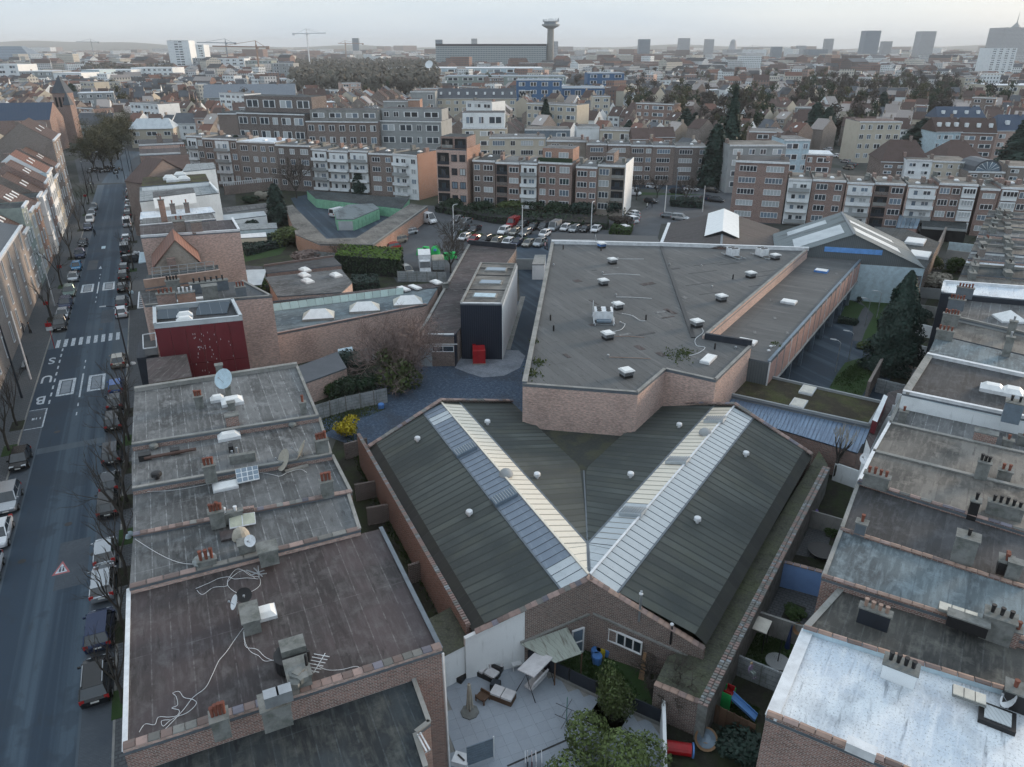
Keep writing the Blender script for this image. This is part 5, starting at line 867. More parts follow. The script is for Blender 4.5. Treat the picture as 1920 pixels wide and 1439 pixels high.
for k in range(12):
 v0,v1=vs[k],vs[k+1];ul=lambda v:1796+(527-v)*.44
 Q.append(rrow('small %s roof of a row house, number %s up the far right row'%(adj[k],['one','two','three','four','five','six','seven','eight','nine','ten','eleven','twelve'][k])if 0 else '%s far roof in the right row, %s counted from the dark ribbed wall'%(adj[k],['first','second','third','fourth','fifth','sixth','seventh','eighth','ninth','tenth','eleventh','twelfth'][k]),
[(ul(v0),v0),(1920,v0+(10-k*.4)),(2150,v0+(22-k)),(2150,v1+(22-k)),(1920,v1+(10-k*.4)),(ul(v1),v1+.6)],HR+R.choice((-.5,0,.5,.9)),cols[k][0],cols[k][1],[(4,.3,.3,M_CONC)]))
 for u in(ul(v0)+22,1888):chimney(Q[-1],u+R.uniform(-3,3),(v0+v1)/2+2,2.0,.8,R.uniform(.7,1.1),R.choice((0,2,3)),R.choice((M_CEM,M_CEM,M_BRG)),R.choice((M_CEM,M_BLK,M_TER)),a=AB+math.pi/2-.2,pr=.1,ph=.35)
for q,u,v,w,d,hh,n_,m,pm in((1,1635,1172,2.0,.7,1.3,4,M_STD,M_TERO),(2,1810,1180,2.4,.8,.9,0,M_BLK,None),(1,1863,1196,1.8,1.3,1.9,3,M_CEM,M_BLK),(1,1892,1208,.8,.7,1.3,2,M_BRR,M_TER),(0,1683,1272,1.9,1.2,1.1,4,M_STW,M_BLK),(0,1905,1325,1.6,1.2,1.3,2,M_BLK,M_TER),
(2,1802,1052,1.5,1.3,2.3,1,M_CEM,M_BLK),(2,1880,1072,.9,1.3,1.1,2,M_BLK,M_TER),(2,1895,1085,.9,.8,1.5,0,M_CEM,None),(2,1611,1003,.8,.8,1.2,1,M_LEAD,M_TER),(3,1878,975,2.6,.8,1.5,5,M_CEM,M_BLK),(3,1820,972,.7,.9,1.8,1,M_BLK,M_BLK),
(4,1640,913,2.1,.8,1.2,4,M_CEM,M_TER),(5,1835,905,1.0,.9,2.2,3,M_CEM,M_BLK),(5,1880,902,1.1,.8,1.1,2,M_CEM,M_TER),(6,1842,837,2.0,1.1,1.6,0,M_BRR,None),(6,1885,845,.9,.7,1.2,1,M_CEM,M_TER),(6,1915,835,.9,.7,1.0,1,M_CEM,M_TER),
(7,1893,790,1.6,1.4,2.2,2,M_SIL,M_BLK),(6,1690,792,.8,.7,1.3,1,M_CEM,M_TER),(8,1885,668,.9,.8,2.6,1,M_CEM,M_GAL),(9,1892,634,.9,.8,2.4,1,M_CEM,M_GAL),(9,1768,640,2.1,.9,1.5,4,M_CEM,M_TER),(9,1779,611,2.1,.9,1.7,5,M_CEM,M_TER),(10,1790,581,2.2,.9,1.6,5,M_LEAD,M_TER),(11,1806,559,2.3,.9,1.6,5,M_LEAD,M_TER)):
 chimney(Q[q],u,v,w*.8,d*.72,hh*.8,n_,m,pm,a=AB,pr=.11,ph=.42)
MB().box(G(1785,1408,HR),(0.01,.01,.01)).build('nail',M_WM,Q[0])if 0 else None
MB().beam(G(1585,1400,HR+.3),G(1640,1424,HR+.3),.5,.5).build('parapet_box',M_WM,Q[0]);
for a,b,z in(((1759,1138),(1832,1162),.5),((1785,1296),(1848,1318),.4)):
 p,q=G(*a,HR+z),G(*b,HR+z);o=MB().beam(p,q,.75,.12).build('rooflight',M_CEM,Q[2]if z==.5 else Q[1])
 for k in range(3):MB().beam(p.lerp(q,(k+.04)/3)+UPV*.125,p.lerp(q,(k+.96)/3)+UPV*.125,.68,.06).build('pane',M_RLC,o)
c0=G(1868,1350,HR);o=MB().box(c0+UPV*.003,(1.5,1.3,.25),AB).build('roof_hatch',M_BLK,Q[0]);MB().box(c0+UPV*.26,(1.1,.9,.05),AB).build('pane',M_GLC,o)
dish('white satellite dish by the black chimney on the white roof',1888,1330,HR,.5,290,M_WM,.6);dish('white dish fixed to the left wall of the banded roof house',1622,868,HR-2.5,.5,250,M_WM,.4)
rooflight(Q[7],1859,733,1.9,1.5,AB,hh=.6);rooflight(Q[7],1897,740,1.7,1.7,AB,hh=.6);rooflight(Q[6],1700,760,.01,.01)if 0 else None
c0=G(1890,600,HR+.2);e=[c0+Vector(x)for x in((-1.4,-1.1,0),(1.4,-1.4,0),(1.7,1.1,0),(-1.1,1.4,0))];o=MB().hexa(e,[p+UPV*.2 for p in e]).build('rooflight',M_WM,Q[10]);[MB().face([e[k]+UPV*.21,e[(k+1)%4]+UPV*.21,c0+UPV*1.2]).build('dome',M_RL,o)for k in range(4)]
for a,b in(((1694,742),(1700,768)),):MB().beam(G(1695,742,HR+.4),G(1920,793,HR+.4),.05,.02).build('flashing',M_STB,Q[7])
rx=thing('rear_balconies','white framed balconies and red walls behind the banded roof house','balcony',G(1655,800));MB().prism(GP([(1632,842),(1660,785),(1700,725),(1665,735),(1640,790),(1625,822)],7),0,6.9,mt=1).build('wall',[M_STW,M_F3],rx)
MB().prism(GP([(1645,790),(1665,742),(1658,738),(1636,786)],8.4),7,8.3,mt=1).build('box',[M_REDW,M_STW],rx)
for k in range(3):MB().beam(G(1660+k*9,800-k*22,7),G(1674+k*9,803-k*22,7),.1,1.1).build('railing',M_WM,rx)
# ================================================================ apartment houses and the town behind
KEEP=[(*G(u,v)[:2],r)for u,v,r in((1560,190,55),(1640,180,70),(1720,190,60),(1530,215,30),(1250,215,45),(1330,205,40),(1380,250,25),(1820,190,45),(1600,215,30),(1450,200,25),(1180,205,25),(1560,250,16),(400,190,20),(1400,165,60),(1200,160,60))]+[(*G(200,310)[:2],45),(*G(230,290)[:2],30),(*G(225,265)[:2],16)]+[(*ST(s,0)[:2],13)for s in range(60,185,8)]
def keepout(P,r=9):
 c=centre(P);KEEP.append((c.x,c.y,max((Vector((p[0],p[1],0))-c).length for p in P)+r))
def facade(root,P0,P1,h,floors,bays,z0=.9,wd=None,far=False,fr=None,top=.5,prob=None,base=None):
 """bays: one letter per bay. w three lights, W wide window, n narrow, b white balcony, v dark loggia, x white glazed bay, . blank"""
 d=(P1-P0);L=d.length;d.normalize();n_=Vector((d.y,-d.x,0));n_=n_ if n_.y<0 else -n_;a=math.atan2(n_.x,n_.y);ws={'w':1.0,'W':1.35,'n':.65,'b':1.35,'v':1.1,'x':1.2,'.':.5}
 tot=sum(ws[c]for c in bays);pit=(h-z0-top)/floors;J,JP=MB(),MB();x=0
 for c in bays:
  w=ws[c]/tot*L;cx=x+w/2;x+=w
  if c=='.':continue
  for f in range(floors):
   z=z0+f*pit;p=P0+d*cx+n_*.04+UPV*(z+pit*.28);wh=pit*.52
   if far:
    ww=w*(.72 if c in 'Wbx' else .55);e=d*ww/2;J.hexa([p-e,p+e,p+e+n_*.12,p-e+n_*.12],[p-e+UPV*wh,p+e+UPV*wh,p+e+n_*.12+UPV*wh,p-e+n_*.12+UPV*wh]);q=n_*.14;JP.face([p-e*.86+q+UPV*.15,p-e*.08+q+UPV*.15,p-e*.08+q+UPV*(wh-.15),p-e*.86+q+UPV*(wh-.15)]).face([p+e*.08+q+UPV*.15,p+e*.86+q+UPV*.15,p+e*.86+q+UPV*(wh-.15),p+e*.08+q+UPV*(wh-.15)]);continue
   if c in 'wWn':window(root,p,a,round(min(w*.74,{'w':2.3,'W':4.2,'n':1.3}[c])*2)/2+.1,round(wh*5)/5,{'w':3,'W':5,'n':2}[c],frame=fr)
   elif c=='b':
    b=Vector((p.x,p.y,z));o=MB().beam(b-d*w*.44+n_*.02+UPV*.02,b+d*w*.44+n_*.02+UPV*.02,.08,pit*.93).build('balcony',M_STW,root)
    MB().hexa([b-d*w*.46+n_*.08,b+d*w*.46+n_*.08,b+d*w*.46+n_*1.15,b-d*w*.46+n_*1.15],[q+UPV*.14 for q in(b-d*w*.46+n_*.08,b+d*w*.46+n_*.08,b+d*w*.46+n_*1.15,b-d*w*.46+n_*1.15)]).build('slab',M_CONC,o)
    MB().beam(b-d*w*.45+n_*1.1+UPV*.145,b+d*w*.45+n_*1.1+UPV*.145,.08,.85).build('railing',R.choice((M_STW,M_STW,M_STG,M_WM)),o)
    window(root,b-d*w*.2+n_*.10+UPV*.35,a,1.0,round(pit*.62*5)/5,1);window(root,b+d*w*.17+n_*.10+UPV*.9,a,1.6,round(pit*.42*5)/5,2)
   elif c=='v':
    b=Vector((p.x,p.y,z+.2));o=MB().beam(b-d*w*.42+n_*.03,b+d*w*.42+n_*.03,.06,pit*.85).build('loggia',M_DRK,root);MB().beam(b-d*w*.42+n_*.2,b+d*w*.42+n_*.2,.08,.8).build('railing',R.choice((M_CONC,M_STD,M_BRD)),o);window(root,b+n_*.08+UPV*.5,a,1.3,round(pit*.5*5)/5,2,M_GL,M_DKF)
   elif c=='x':
    b=Vector((p.x,p.y,z+.15));MB().hexa([b-d*w*.42,b+d*w*.42,b+d*w*.42+n_*.7,b-d*w*.42+n_*.7],[q+UPV*(pit*.88)for q in(b-d*w*.42,b+d*w*.42,b+d*w*.42+n_*.7,b-d*w*.42+n_*.7)]).build('bay',M_STW,root);window(root,b+n_*.78+UPV*(pit*.36),a,round(w*.76*2)/2,round(pit*.45*5)/5,4)
 if far:
  JP.m=[R.choice((0,0,0,1,2))for _ in JP.f];o=J.build('windows',fr or M_WF,root,kind='stuff');JP.build('panes',[M_GL,M_GLB,M_GLC],o,kind='stuff')
NG=[0]
def apt(label,a,b,vt,depth,wall,roof,floors=4,bays='wn',cat='apartment block',name='apartment_block',group=None,far=False,endm=None,pent=None,chim=2,cornice=M_WM,skew=0.0,fr=None,z0=.9):
 P0,P1=G(*a),G(*b);h=hgt((P0.y+P1.y)/2,vt);d=(P1-P0).normalized();n_=Vector((d.y,-d.x,0));n_=n_ if n_.y<0 else -n_;g=d*.03
 bk=-n_*depth+d*skew;poly=[P0+g,P1-g,P1-g+bk,P0+g+bk];ang=math.atan2(n_.x,n_.y)+math.pi/2;keepout(poly)
 t=thing(name,label,cat,(*centre(poly)[:2],0),0,group);MB().prism(poly,0,h-.15,top=False).build('wall',wall,t,ang);MB().prism(poly,h-.15,h,m=1,mt=0).build('roof',[roof,M_LEAD],t,ang);t['h']=h
 if cornice:MB().beam(P0+n_*.15+UPV*(h-.42),P1+n_*.15+UPV*(h-.42),.3,.45).build('cornice',cornice,t)
 if not far:MB().beam(P0-n_*(depth*.0)+d*.15+UPV*(h+.004)+n_*0,P0+bk+d*.15+UPV*(h+.004),.3,.4).build('party_parapet',M_CONC,t)
 if endm:MB().beam(P1+d*.06-n_*.05+UPV*.02,P1+d*.06+bk+UPV*.02,.12,h+.35).build('end_wall',endm,t)
 facade(t,P0,P1,h,floors,bays,far=far,fr=fr,z0=z0)
 for k in range(chim):
  c0=P0+bk*R.uniform(.3,.8)+d*(.4+k*((P1-P0).length-.9)*.9)+UPV*h;o=MB().box(c0+UPV*.003,(.8,1.8,R.uniform(.8,1.5)),ang-math.pi/2).build('chimney',R.choice((M_BRB,M_CEM,M_BRR)),t)
 if not far and R.random()<.8:rooflight(t,0,0,1.4,1.0,ang,pos=(P0+P1)/2+bk*R.uniform(.3,.7)+UPV*h+d*R.uniform(-1,1))
 if pent:
  f0,f1,hh,pm,pb,off=pent;q0,q1=P0+d*(P1-P0).length*f0-n_*off,P0+d*(P1-P0).length*f1-n_*off;pp=[q0,q1,q1-n_*(depth-off)*.7,q0-n_*(depth-off)*.7]
  o=MB().prism(pp,h+.005,h+hh,m=0,mt=1).build('penthouse',[pm,roof],t,ang);facade(t,q0+UPV*0,q1,h+hh,1,pb,z0=h+.1,far=far,fr=fr,top=.3)
 return t
GW,GC,GD,GK='apartment houses behind the garages','apartment houses along the car park','apartment houses behind the gabled halls','brown apartment row beyond the side street'
base=lambda u:347+(u-364)*.062
W_=[('grey brick apartment house with white balconies at the left end of the row',364,394,255,M_BRG,'bn'),('brick apartment house with white roof and two columns of balconies',394,457,260,M_BRB,'wbn'),('buff brick apartment house behind the dark cypress tree',457,527,266,M_BRG,'wnnn'),('dark brown brick apartment house behind the bare tree',527,567,272,M_BRD,'nn'),
('narrow dark brick apartment house with single windows',567,591,273,M_BRD,'w'),('narrow apartment house with pale blue balconies',592,621,280,M_BRG,'b'),('apartment house with balconies full of dark washing',622,660,283,M_BRG,'b'),('apartment house with balconies above the small round conifer',661,696,283,M_BRB,'b'),('brown brick apartment house with white bay windows',697,741,288,M_BRB,'wn')]
for l,u0,u1,vt,m,bs in W_:apt(l,(u0,base(u0)),(u1,base(u1)),vt,11,m,R.choice((M_F2,M_WH,M_F6))if u0<470 else R.choice((M_F6,M_F1)),4,bs,group=GW)
apt('white balconied apartment house with blank orange brick end wall',(741,371),(786,376),290,13,M_STW,M_F4,4,'bn',group=GW,endm=M_BRO)
t=apt('reddish brick tower house with dark loggias and set back top floor',(822,390),(877,393),281,12,M_BRP,M_F4,4,'vnn',group=GC,endm=M_BRO,pent=(.12,.98,3.2,M_BRR,'vv',1.2),fr=M_DKF,cornice=None,chim=0);MB().box(G(905,330,t['h'])+UPV*.1,(1.6,2.0,3.5),AA).build('chimney',M_BRO,t)if 0 else None
cb_=lambda u:391+(u-888)*.062
for l,u0,u1,vt,m,bs,pn in(('brown brick apartment house right of the reddish tower house',888,929,301,M_BRB,'nw',None),('brown apartment house with a narrow column of grey balconies',930,974,305,M_BRR,'vw',None),('apartment house with white balconies on every floor, left of the one with a roof hedge',975,1007,306,M_BRR,'b',None),('red brick apartment house with a hedged roof terrace and penthouse',1008,1070,305,M_BRR,'nnw',(.05,.95,3.2,M_BRO,'nw',2.5)),('brown apartment house with paired white windows next to the white ended one',1077,1116,313,M_BRR,'wn',None)):
 t=apt(l,(u0,cb_(u0)),(u1,cb_(u1)),vt,13,m,M_F2 if u0>929 else M_F4,4,bs,group=GC,pent=pn)
 if pn:P0=G(u0,cb_(u0));P1=G(u1,cb_(u1));MB().beam(P0+UPV*(t['h']+.01)+Vector((0,.6,0)),P1+UPV*(t['h']+.01)+Vector((0,.6,0)),.7,1.0).build('terrace_hedge',M_LF3,t)
t=apt('buff brick apartment house with tall blank white end wall',(1117,404),(1167,407),310,14,M_BRY,M_F2,4,'wv',group=GC,endm=M_STW,pent=(.2,.5,2.6,M_BRB,'n',3))
for l,u0,u1,m,bs in(('brown apartment house with wide ribbon windows at the left end of the far row',1097,1135,M_BRB,'W'),('far brown apartment house with wide windows above the parked white car',1136,1178,M_BRB,'W'),('far brown apartment house with white garage door',1178,1218,M_BRB,'Wn'),('far brown apartment house behind the knotted bare tree',1218,1260,M_BRB,'W'),('end house of the far brown row beside the tall cypress',1260,1320,M_BRD,'Wn')):
 apt(l,(u0,346+(u0-1097)*.012),(u1,346+(u1-1097)*.012),270+(u0-1097)*.03,12,m,M_F1,4,bs,group=GK)
apt('cream apartment house in the second row with regular white windows',(918,335),(1022,335),258,12,M_STC,M_F2,4,'WnWn',group='second row of apartment houses');apt('pale low apartment house in the second row, right of the cream one',(1023,335),(1096,337),264,12,M_BRY,M_F2,4,'wn.',group='second row of apartment houses')
db=lambda u:414+(u-1368)*.062
D_=[('brown brick apartment block with rows of white framed bay windows',1366,1464,303,M_BRR,'WW'),('low apartment house with white balconies right of the bay windowed block',1466,1509,336,M_STW,'b'),('brown apartment house with plain windows and one white balcony below',1510,1571,338,M_BRR,'wn'),('white balconied apartment house with dark plants on the balcony',1573,1623,343,M_BRP,'b'),('narrow brown apartment house behind the peak of the grey gabled hall',1624,1680,344,M_BRR,'vw'),
('apartment house with rusty iron balconies above the conservatory',1684,1739,349,M_BRP,'b'),('brown apartment house with a column of white glazed bays',1740,1811,345,M_BRR,'wnx'),('brown apartment house at the right end above the small rear gardens',1816,1852,354,M_BRR,'w'),('half hidden apartment house with white glazed stair at the far right',1853,1905,352,M_BRR,'xn')]
for l,u0,u1,vt,m,bs in D_:apt(l,(u0,db(u0)),(u1,db(u1)),vt,11,m,M_F6 if u0<1400 else M_F7,5 if u0<1400 else 4,bs,group=GD,chim=3,z0=.5)
tt=thing('conservatory','small glazed conservatory with sloping glass roof behind the grey gabled hall','conservatory',G(1697,443));q=[G(1675,446),G(1715,448),G(1722,434),G(1680,432)];MB().prism(q,0,2.2,top=False).build('wall',M_PINK,tt)
for k in range(5):a,b,c,d=(q[0].lerp(q[1],(k+.04)/5)+UPV*2.3,q[0].lerp(q[1],(k+.96)/5)+UPV*2.3,q[3].lerp(q[2],(k+.96)/5)+UPV*3.8,q[3].lerp(q[2],(k+.04)/5)+UPV*3.8);MB().hexa([a,b,c,d],[p+UPV*.05 for p in(a,b,c,d)]).build('roof_pane',M_GLB,tt)
tt=thing('rear_extension','dark flat extension with open glazed front full of garden things','extension',G(1790,440));q=[G(1722,450),G(1806,456),G(1806,440),G(1724,436)];MB().prism(q,0,3.0,mt=1).build('wall',[M_DRK,M_F4],tt);MB().beam(q[0]+UPV*2.6+Vector((0,-.2,0)),q[1]+UPV*2.6+Vector((0,-.2,0)),.1,.5).build('fascia',M_STG,tt)
F_=dict(far=True,chim=1)
for l,a,b,vt,dp,w,r,fl,bs,kw in(
('pale apartment block peeping over the bay windowed brown block',(1358,362),(1462,362),272,12,M_STG,M_F7,4,'wnnw',{}),
('pale blue corner house with roof terrace behind the brown block',(1458,350),(1506,350),262,12,M_STB,M_F2,4,'Wn',{}),('white roofed corner house with ribbon windows at the side street',(1502,350),(1552,352),289,10,M_BRR,M_WH,3,'nW',{}),
('pale low block with flat roof left of the house with the arch',(1690,350),(1738,352),300,14,M_STW,M_F7,3,'ww',{}),('cream low block with flat roof directly left of the arched gable',(1738,352),(1806,355),303,14,M_STC,M_F7,3,'wnw',{}),('grey flat block right of the house with the arch',(1878,360),(1990,366),314,14,M_BRG,M_F7,3,'wwww',{}),
('yellowish five storey apartment block with evenly spaced windows',(1598,306),(1676,306),228,13,M_STC,M_RTB,4,'nnwnn',{}),('red brick house with white garage bays by the tall conifer',(1398,300),(1462,302),247,14,M_BRR,M_F2,3,'.Ww',{}),
('white balconied apartment block with set back top floor',(716,300),(830,303),227,16,M_STG,M_F6,3,'bWnb',dict(pent=(.02,.99,4.2,M_STG,'nnWW',2))),('cream corner block with white box penthouse',(868,318),(951,318),240,16,M_STC,M_F6,4,'wWn',dict(pent=(.02,.95,5,M_STW,'wnW',.3))),
('brown office block with pale window bands and a light top strip',(581,300),(714,302),228,18,M_BRB,M_F6,3,'wwwwwww',dict(pent=(.05,.99,4.0,M_CONC,'WWWW',1.5))),('long dark brown brick office with recessed dark floors',(455,292),(580,298),213,22,M_BRD,M_F4,3,'WwWwWW',dict(pent=(.0,1.0,6,M_BRD,'WWWW',6))),('plain brown gable block with a white banner on its side',(420,292),(455,292),213,16,M_BRB,M_F4,3,'..',{}),
('grey plastered narrow block left of the cream mansard building',(772,232),(818,232),172,16,M_STG,M_F1,3,'..n',{}),('small flat brown house in front of the grey plastered block',(722,245),(768,245),190,14,M_STG,M_F6,2,'.n',{}),('orange brick flat house with dark roof beside the brown one',(768,246),(790,246),187,12,M_BRO,M_F6,2,'.',{}),
('low grey block with pale skylight, left of two white houses',(984,290),(1068,290),243,14,M_SIL,M_F7,2,'..n',{}),('white cube house with blue upper storey among low roofs',(1080,290),(1122,290),238,12,M_STW,M_F1,2,'.',{}),('low beige house with flat pale roof by the dark hedge',(1123,292),(1184,294),244,12,M_STC,M_F2,2,'nn',{}),
('cream stair tower block right of the blue school',(1110,232),(1142,232),181,14,M_STC,M_F6,4,'nn',{}),('light pink modern apartment block behind the small conifer',(973,212),(997,212),170,12,M_STW,M_STW,3,'bn',{}),
('white apartment slab with vertical rows of windows, furthest right of the white estate',(250,153),(327,153),127,40,M_STW,M_WM,3,'nnnnnnnn',{}),('white apartment slab in the middle of the white estate',(191,155),(250,155),131,40,M_STW,M_WM,3,'nnwnnn',{}),('white apartment cube with dark balconies behind the church spire',(106,166),(158,166),137,40,M_STW,M_WM,2,'.Wn',{}),('pale blue tinted apartment wing of the white estate',(158,160),(192,160),131,40,M_STB,M_WM,3,'..',{}),
('white apartment block at the left edge of the picture',(-20,160),(42,160),121,40,M_STW,M_WM,4,'nnn',{}),('long low pale apartment block left of the church spire',(43,164),(105,164),134,40,M_STG,M_WM,3,'wwww',{}),
('tall white apartment tower with dark balconies',(324,143),(364,143),76,25,M_STW,M_WM,14,'.v.'.replace('v','W'),{}),('second white tower half hidden by the tall one',(366,140),(390,140),84,25,M_STW,M_WM,12,'.n',{}),('white slab with blue glass front below the tower',(366,144),(400,144),109,30,M_STG,M_WM,6,'WWW',{}),('white slab block with square windows below the tower',(400,143),(462,143),110,30,M_STW,M_WM,5,'nnnnn',{}),
('pale green stepped apartment block under construction crane',(463,144),(512,144),114,30,M_GRP,M_CONC,5,'nnnnn',{}),('light stepped apartment block with terraces beside the green one',(512,150),(553,150),119,30,M_STG,M_CONC,5,'wnn',{}),
('blue school building with scattered white windows',(968,212),(1052,212),150,25,M_SCH,M_SIL,4,'nnnn',{}),('lower blue school wing right of the tall blue one',(1053,205),(1132,205),165,30,M_SCH,M_SIL,2,'nnnn',{}),('rear blue school block with pale stripes',(1100,185),(1168,185),137,30,M_SCH,M_SIL,4,'nnn',{}),
('vast low white hall in front of the park',(640,178),(836,178),152,120,M_STW,M_CONC,1,'....',{}),('long pale studio building below the television tower',(724,150),(1018,150),128,90,M_STB,M_WM,2,'WWWWWWWW',{}),('grey long studio building behind trees',(836,176),(1060,176),143,40,M_GRP,M_SIL,3,'WWWWWWWW',{}),('low green grey warehouse beside the park',(556,158),(720,155),138,60,M_GRP,M_WM,1,'WWWW',{}),
('grey white tower block in front of the business towers',(1846,150),(1893,150),90,30,M_STW,M_STW,14,'nnnn',{}),('broad pale block with shining white roofs at the right edge',(1850,205),(2010,205),160,30,M_STC,M_WH,3,'wwwwww',{})):
 apt(l,a,b,vt,dp,w,r,fl,bs,**{**F_,**kw})
bn=thing('banner','white hanging banner with a dark plus sign on the brown gable block','banner',G(441,292));p,q=G(438.5,291.6),G(448,291.6);z1,z0_=hgt(p.y,216),hgt(p.y,232);MB().hexa([Vector((p.x,p.y-.3,z0_)),Vector((q.x,p.y-.3,z0_)),Vector((q.x,p.y-.2,z0_)),Vector((p.x,p.y-.2,z0_))],[Vector((p.x,p.y-.3,z1)),Vector((q.x,p.y-.3,z1)),Vector((q.x,p.y-.2,z1)),Vector((p.x,p.y-.2,z1))]).build('cloth',M_WM,bn)
c0=Vector(((p.x+q.x)/2,p.y-.35,(z0_+z1)/2));MB().box(c0+Vector((.5,0,-.15)),(1.4,.05,.3)).box(c0+Vector((.5,0,-.7)),(.3,.05,1.4)).box(c0+Vector((-.9,0,-.9)),(.3,.05,1.8)).build('plus_sign',M_STD,bn)
def hip(label,a,b,ve,vr,depth,wall,roof,floors=2,bays='nn',cat='house',name='hipped_house',hipf=.3,dormers=0,group=None,far=True,z0=.8):
 P0,P1=G(*a),G(*b);he=hgt((P0.y+P1.y)/2,ve);d=(P1-P0).normalized();n_=Vector((d.y,-d.x,0));n_=n_ if n_.y<0 else -n_;L=(P1-P0).length;hr=max(he+2,hgt((P0.y+P1.y)/2+depth/2,vr));poly=[P0,P1,P1-n_*depth,P0-n_*depth];keepout(poly);ang=math.atan2(n_.x,n_.y)
 t=thing(name,label,cat,(*centre(poly)[:2],0),0,group);MB().prism(poly,0,he,top=False).build('wall',wall,t,ang);e=[p+UPV*he for p in poly];o_=.35;e=[e[0]-d*o_+n_*o_,e[1]+d*o_+n_*o_,e[2]+d*o_-n_*o_,e[3]-d*o_-n_*o_]
 m=(e[0]+e[3])/2,(e[1]+e[2])/2;r0,r1=m[0]+d*L*hipf,m[1]-d*L*hipf;r0.z=r1.z=hr
 MB().face([e[0],e[1],r1,r0]).face([e[2],e[3],r0,r1]).face([e[1],e[2],r1]).face([e[3],e[0],r0]).build('roof',roof,t,ang)
 MB().beam(e[0]-UPV*.1,e[1]-UPV*.1,.25,.2).build('gutter',M_WM,t);facade(t,P0,P1,he,floors,bays,far=far,z0=z0)
 for k in range(dormers):
  c=e[0].lerp(e[1],(k+.5)/dormers).lerp(r0.lerp(r1,(k+.5)/dormers),.45);MB().box(c-UPV*.4+n_*.3,(1.2,1.4,1.5),ang).build('dormer',M_STW,t);
 MB().box(r0.lerp(r1,.8)-UPV*.6,(.7,1.3,1.8),ang).build('chimney',M_BRB,t);return t
hip('long house with pale zinc pitched roof and many skylights',(386,207),(556,205),183,158,16,M_STG,M_ZN,2,'nnwnnwnnw',hipf=.0,dormers=0);hip('cream mansard apartment building with blue grey dormered roof',(819,228),(968,228),185,166,14,M_STC,M_SLT,3,'nnnnnnnnnn',hipf=.03,dormers=9,cat='apartment block')
hip('large brown tiled hipped house with sunlit roof windows',(1645,345),(1735,348),305,262,18,M_BRB,M_RTB,3,'wnwn',hipf=.25);hip('brown roofed terrace with blue balconies behind dark shrubs',(1745,300),(1790,300),248,220,12,M_STB,M_RTB,3,'nWn',hipf=.02,dormers=3);hip('brown roofed brick terrace with white windows, right of the blue balconies',(1790,300),(1855,302),250,221,12,M_BRR,M_RTB,3,'WW',hipf=.02,dormers=3)
hip('slate blue mansard house with shiny dormers',(1750,262),(1838,262),222,200,12,M_BRG,M_SLB,2,'wwww',hipf=.05,dormers=4);hip('blue slated hipped block at the right edge',(1856,300),(1935,300),246,215,14,M_BRP,M_SLB,3,'nwn',hipf=.2,dormers=2)
hip('house with red brown hipped roof beside the side street',(1490,262),(1540,262),232,205,12,M_BRR,M_RTB,2,'wn',hipf=.2);hip('dark brown hipped house in front of the shrubs',(1765,340),(1835,340),300,262,14,M_BRB,M_RTB,2,'nn',hipf=.35);hip('house with orange brown pyramid roof behind the white roofed corner',(1455,320),(1505,320),268,245,12,M_BRR,M_RTB,3,'wn',hipf=.45)
hip('brown roofed brick house beside dark hedges behind the far row',(1185,300),(1225,300),262,240,12,M_BRR,M_RTB,2,'n',hipf=.0);hip('red roofed brick house left of the dark firs',(1226,292),(1262,292),258,238,12,M_BRR,M_RTB,2,'w',hipf=.0)
arc=apt('house with large semicircular glazed gable in its slate roof',(1806,362),(1874,364),322,12,M_BRG,M_SLT,3,'www',name='house',cat='house',chim=1,far=True);P0,P1=G(1812,361),G(1868,362);c0=(P0+P1)/2+UPV*(arc['h']-.2)+Vector((0,-.25,0));r=(P1-P0).length/2;g_=MB();f_=MB()
for k in range(7):
 t0,t1=math.pi*k/7,math.pi*(k+1)/7;pt=lambda t,q:c0+Vector((math.cos(t)*q,0,math.sin(t)*q*.8));MB().face([c0+Vector((0,-.1,.1)),pt(t0+.04,r*.82)+Vector((0,-.1,.1)),pt(t1-.04,r*.82)+Vector((0,-.1,.1))]).build('pane',M_GLB,arc);f_.hexa([pt(t0,r*.85),pt(t0,r),pt(t1,r),pt(t1,r*.85)],[p+Vector((0,9,0))for p in(pt(t0,r*.85),pt(t0,r),pt(t1,r),pt(t1,r*.85))]);g_.face([c0,pt(t0,r*.85),pt(t1,r*.85)])
f_.build('arch',M_SLT,arc);g_.build('arch_wall',M_STW,arc)
ch=thing('church','brick church with dark blue slate nave roof and square tower under a pointed spire','church',G(110,262));a,b=G(-40,290),G(108,286);he,hr=hgt(a.y,228),hgt(a.y+9,194);d=(b-a).normalized();n_=Vector((d.y,-d.x,0));q=[a,b,b-n_*18,a-n_*18];MB().prism(q,0,he,top=False).build('wall',M_BRR,ch);e=[p+UPV*he for p in q];r0,r1=(e[0]+e[3])/2,(e[1]+e[2])/2;r0.z=r1.z=hr
MB().face([e[0],e[1],r1,r0]).face([e[2],e[3],r0,r1]).build('roof',M_SLB,ch,AA);[MB().face(x).build('gable_wall',M_BRR,ch)for x in([e[1],e[2],r1],[e[3],e[0],r0])];tp=G(116,268);w_=6.2;zb=hgt(tp.y,175);za=hgt(tp.y,141);kk=[tp+Vector(x)for x in((-w_/2,0,0),(w_/2,0,0),(w_/2,w_,0),(-w_/2,w_,0))]
cx=(105-132)/F*tp.y*0;kk=[p+Vector((onwall(111,180,tp,tp+Vector((1,0,0))).x-tp.x,0,0))for p in kk];MB().prism(kk,0,zb).build('tower',M_BRR,ch);ap=centre(kk)+UPV*za;ek=[p+(p-centre(kk))*.08+UPV*zb for p in kk];[MB().face([ek[k],ek[(k+1)%4],ap]).build('spire',M_SLT,ch)for k in range(4)]
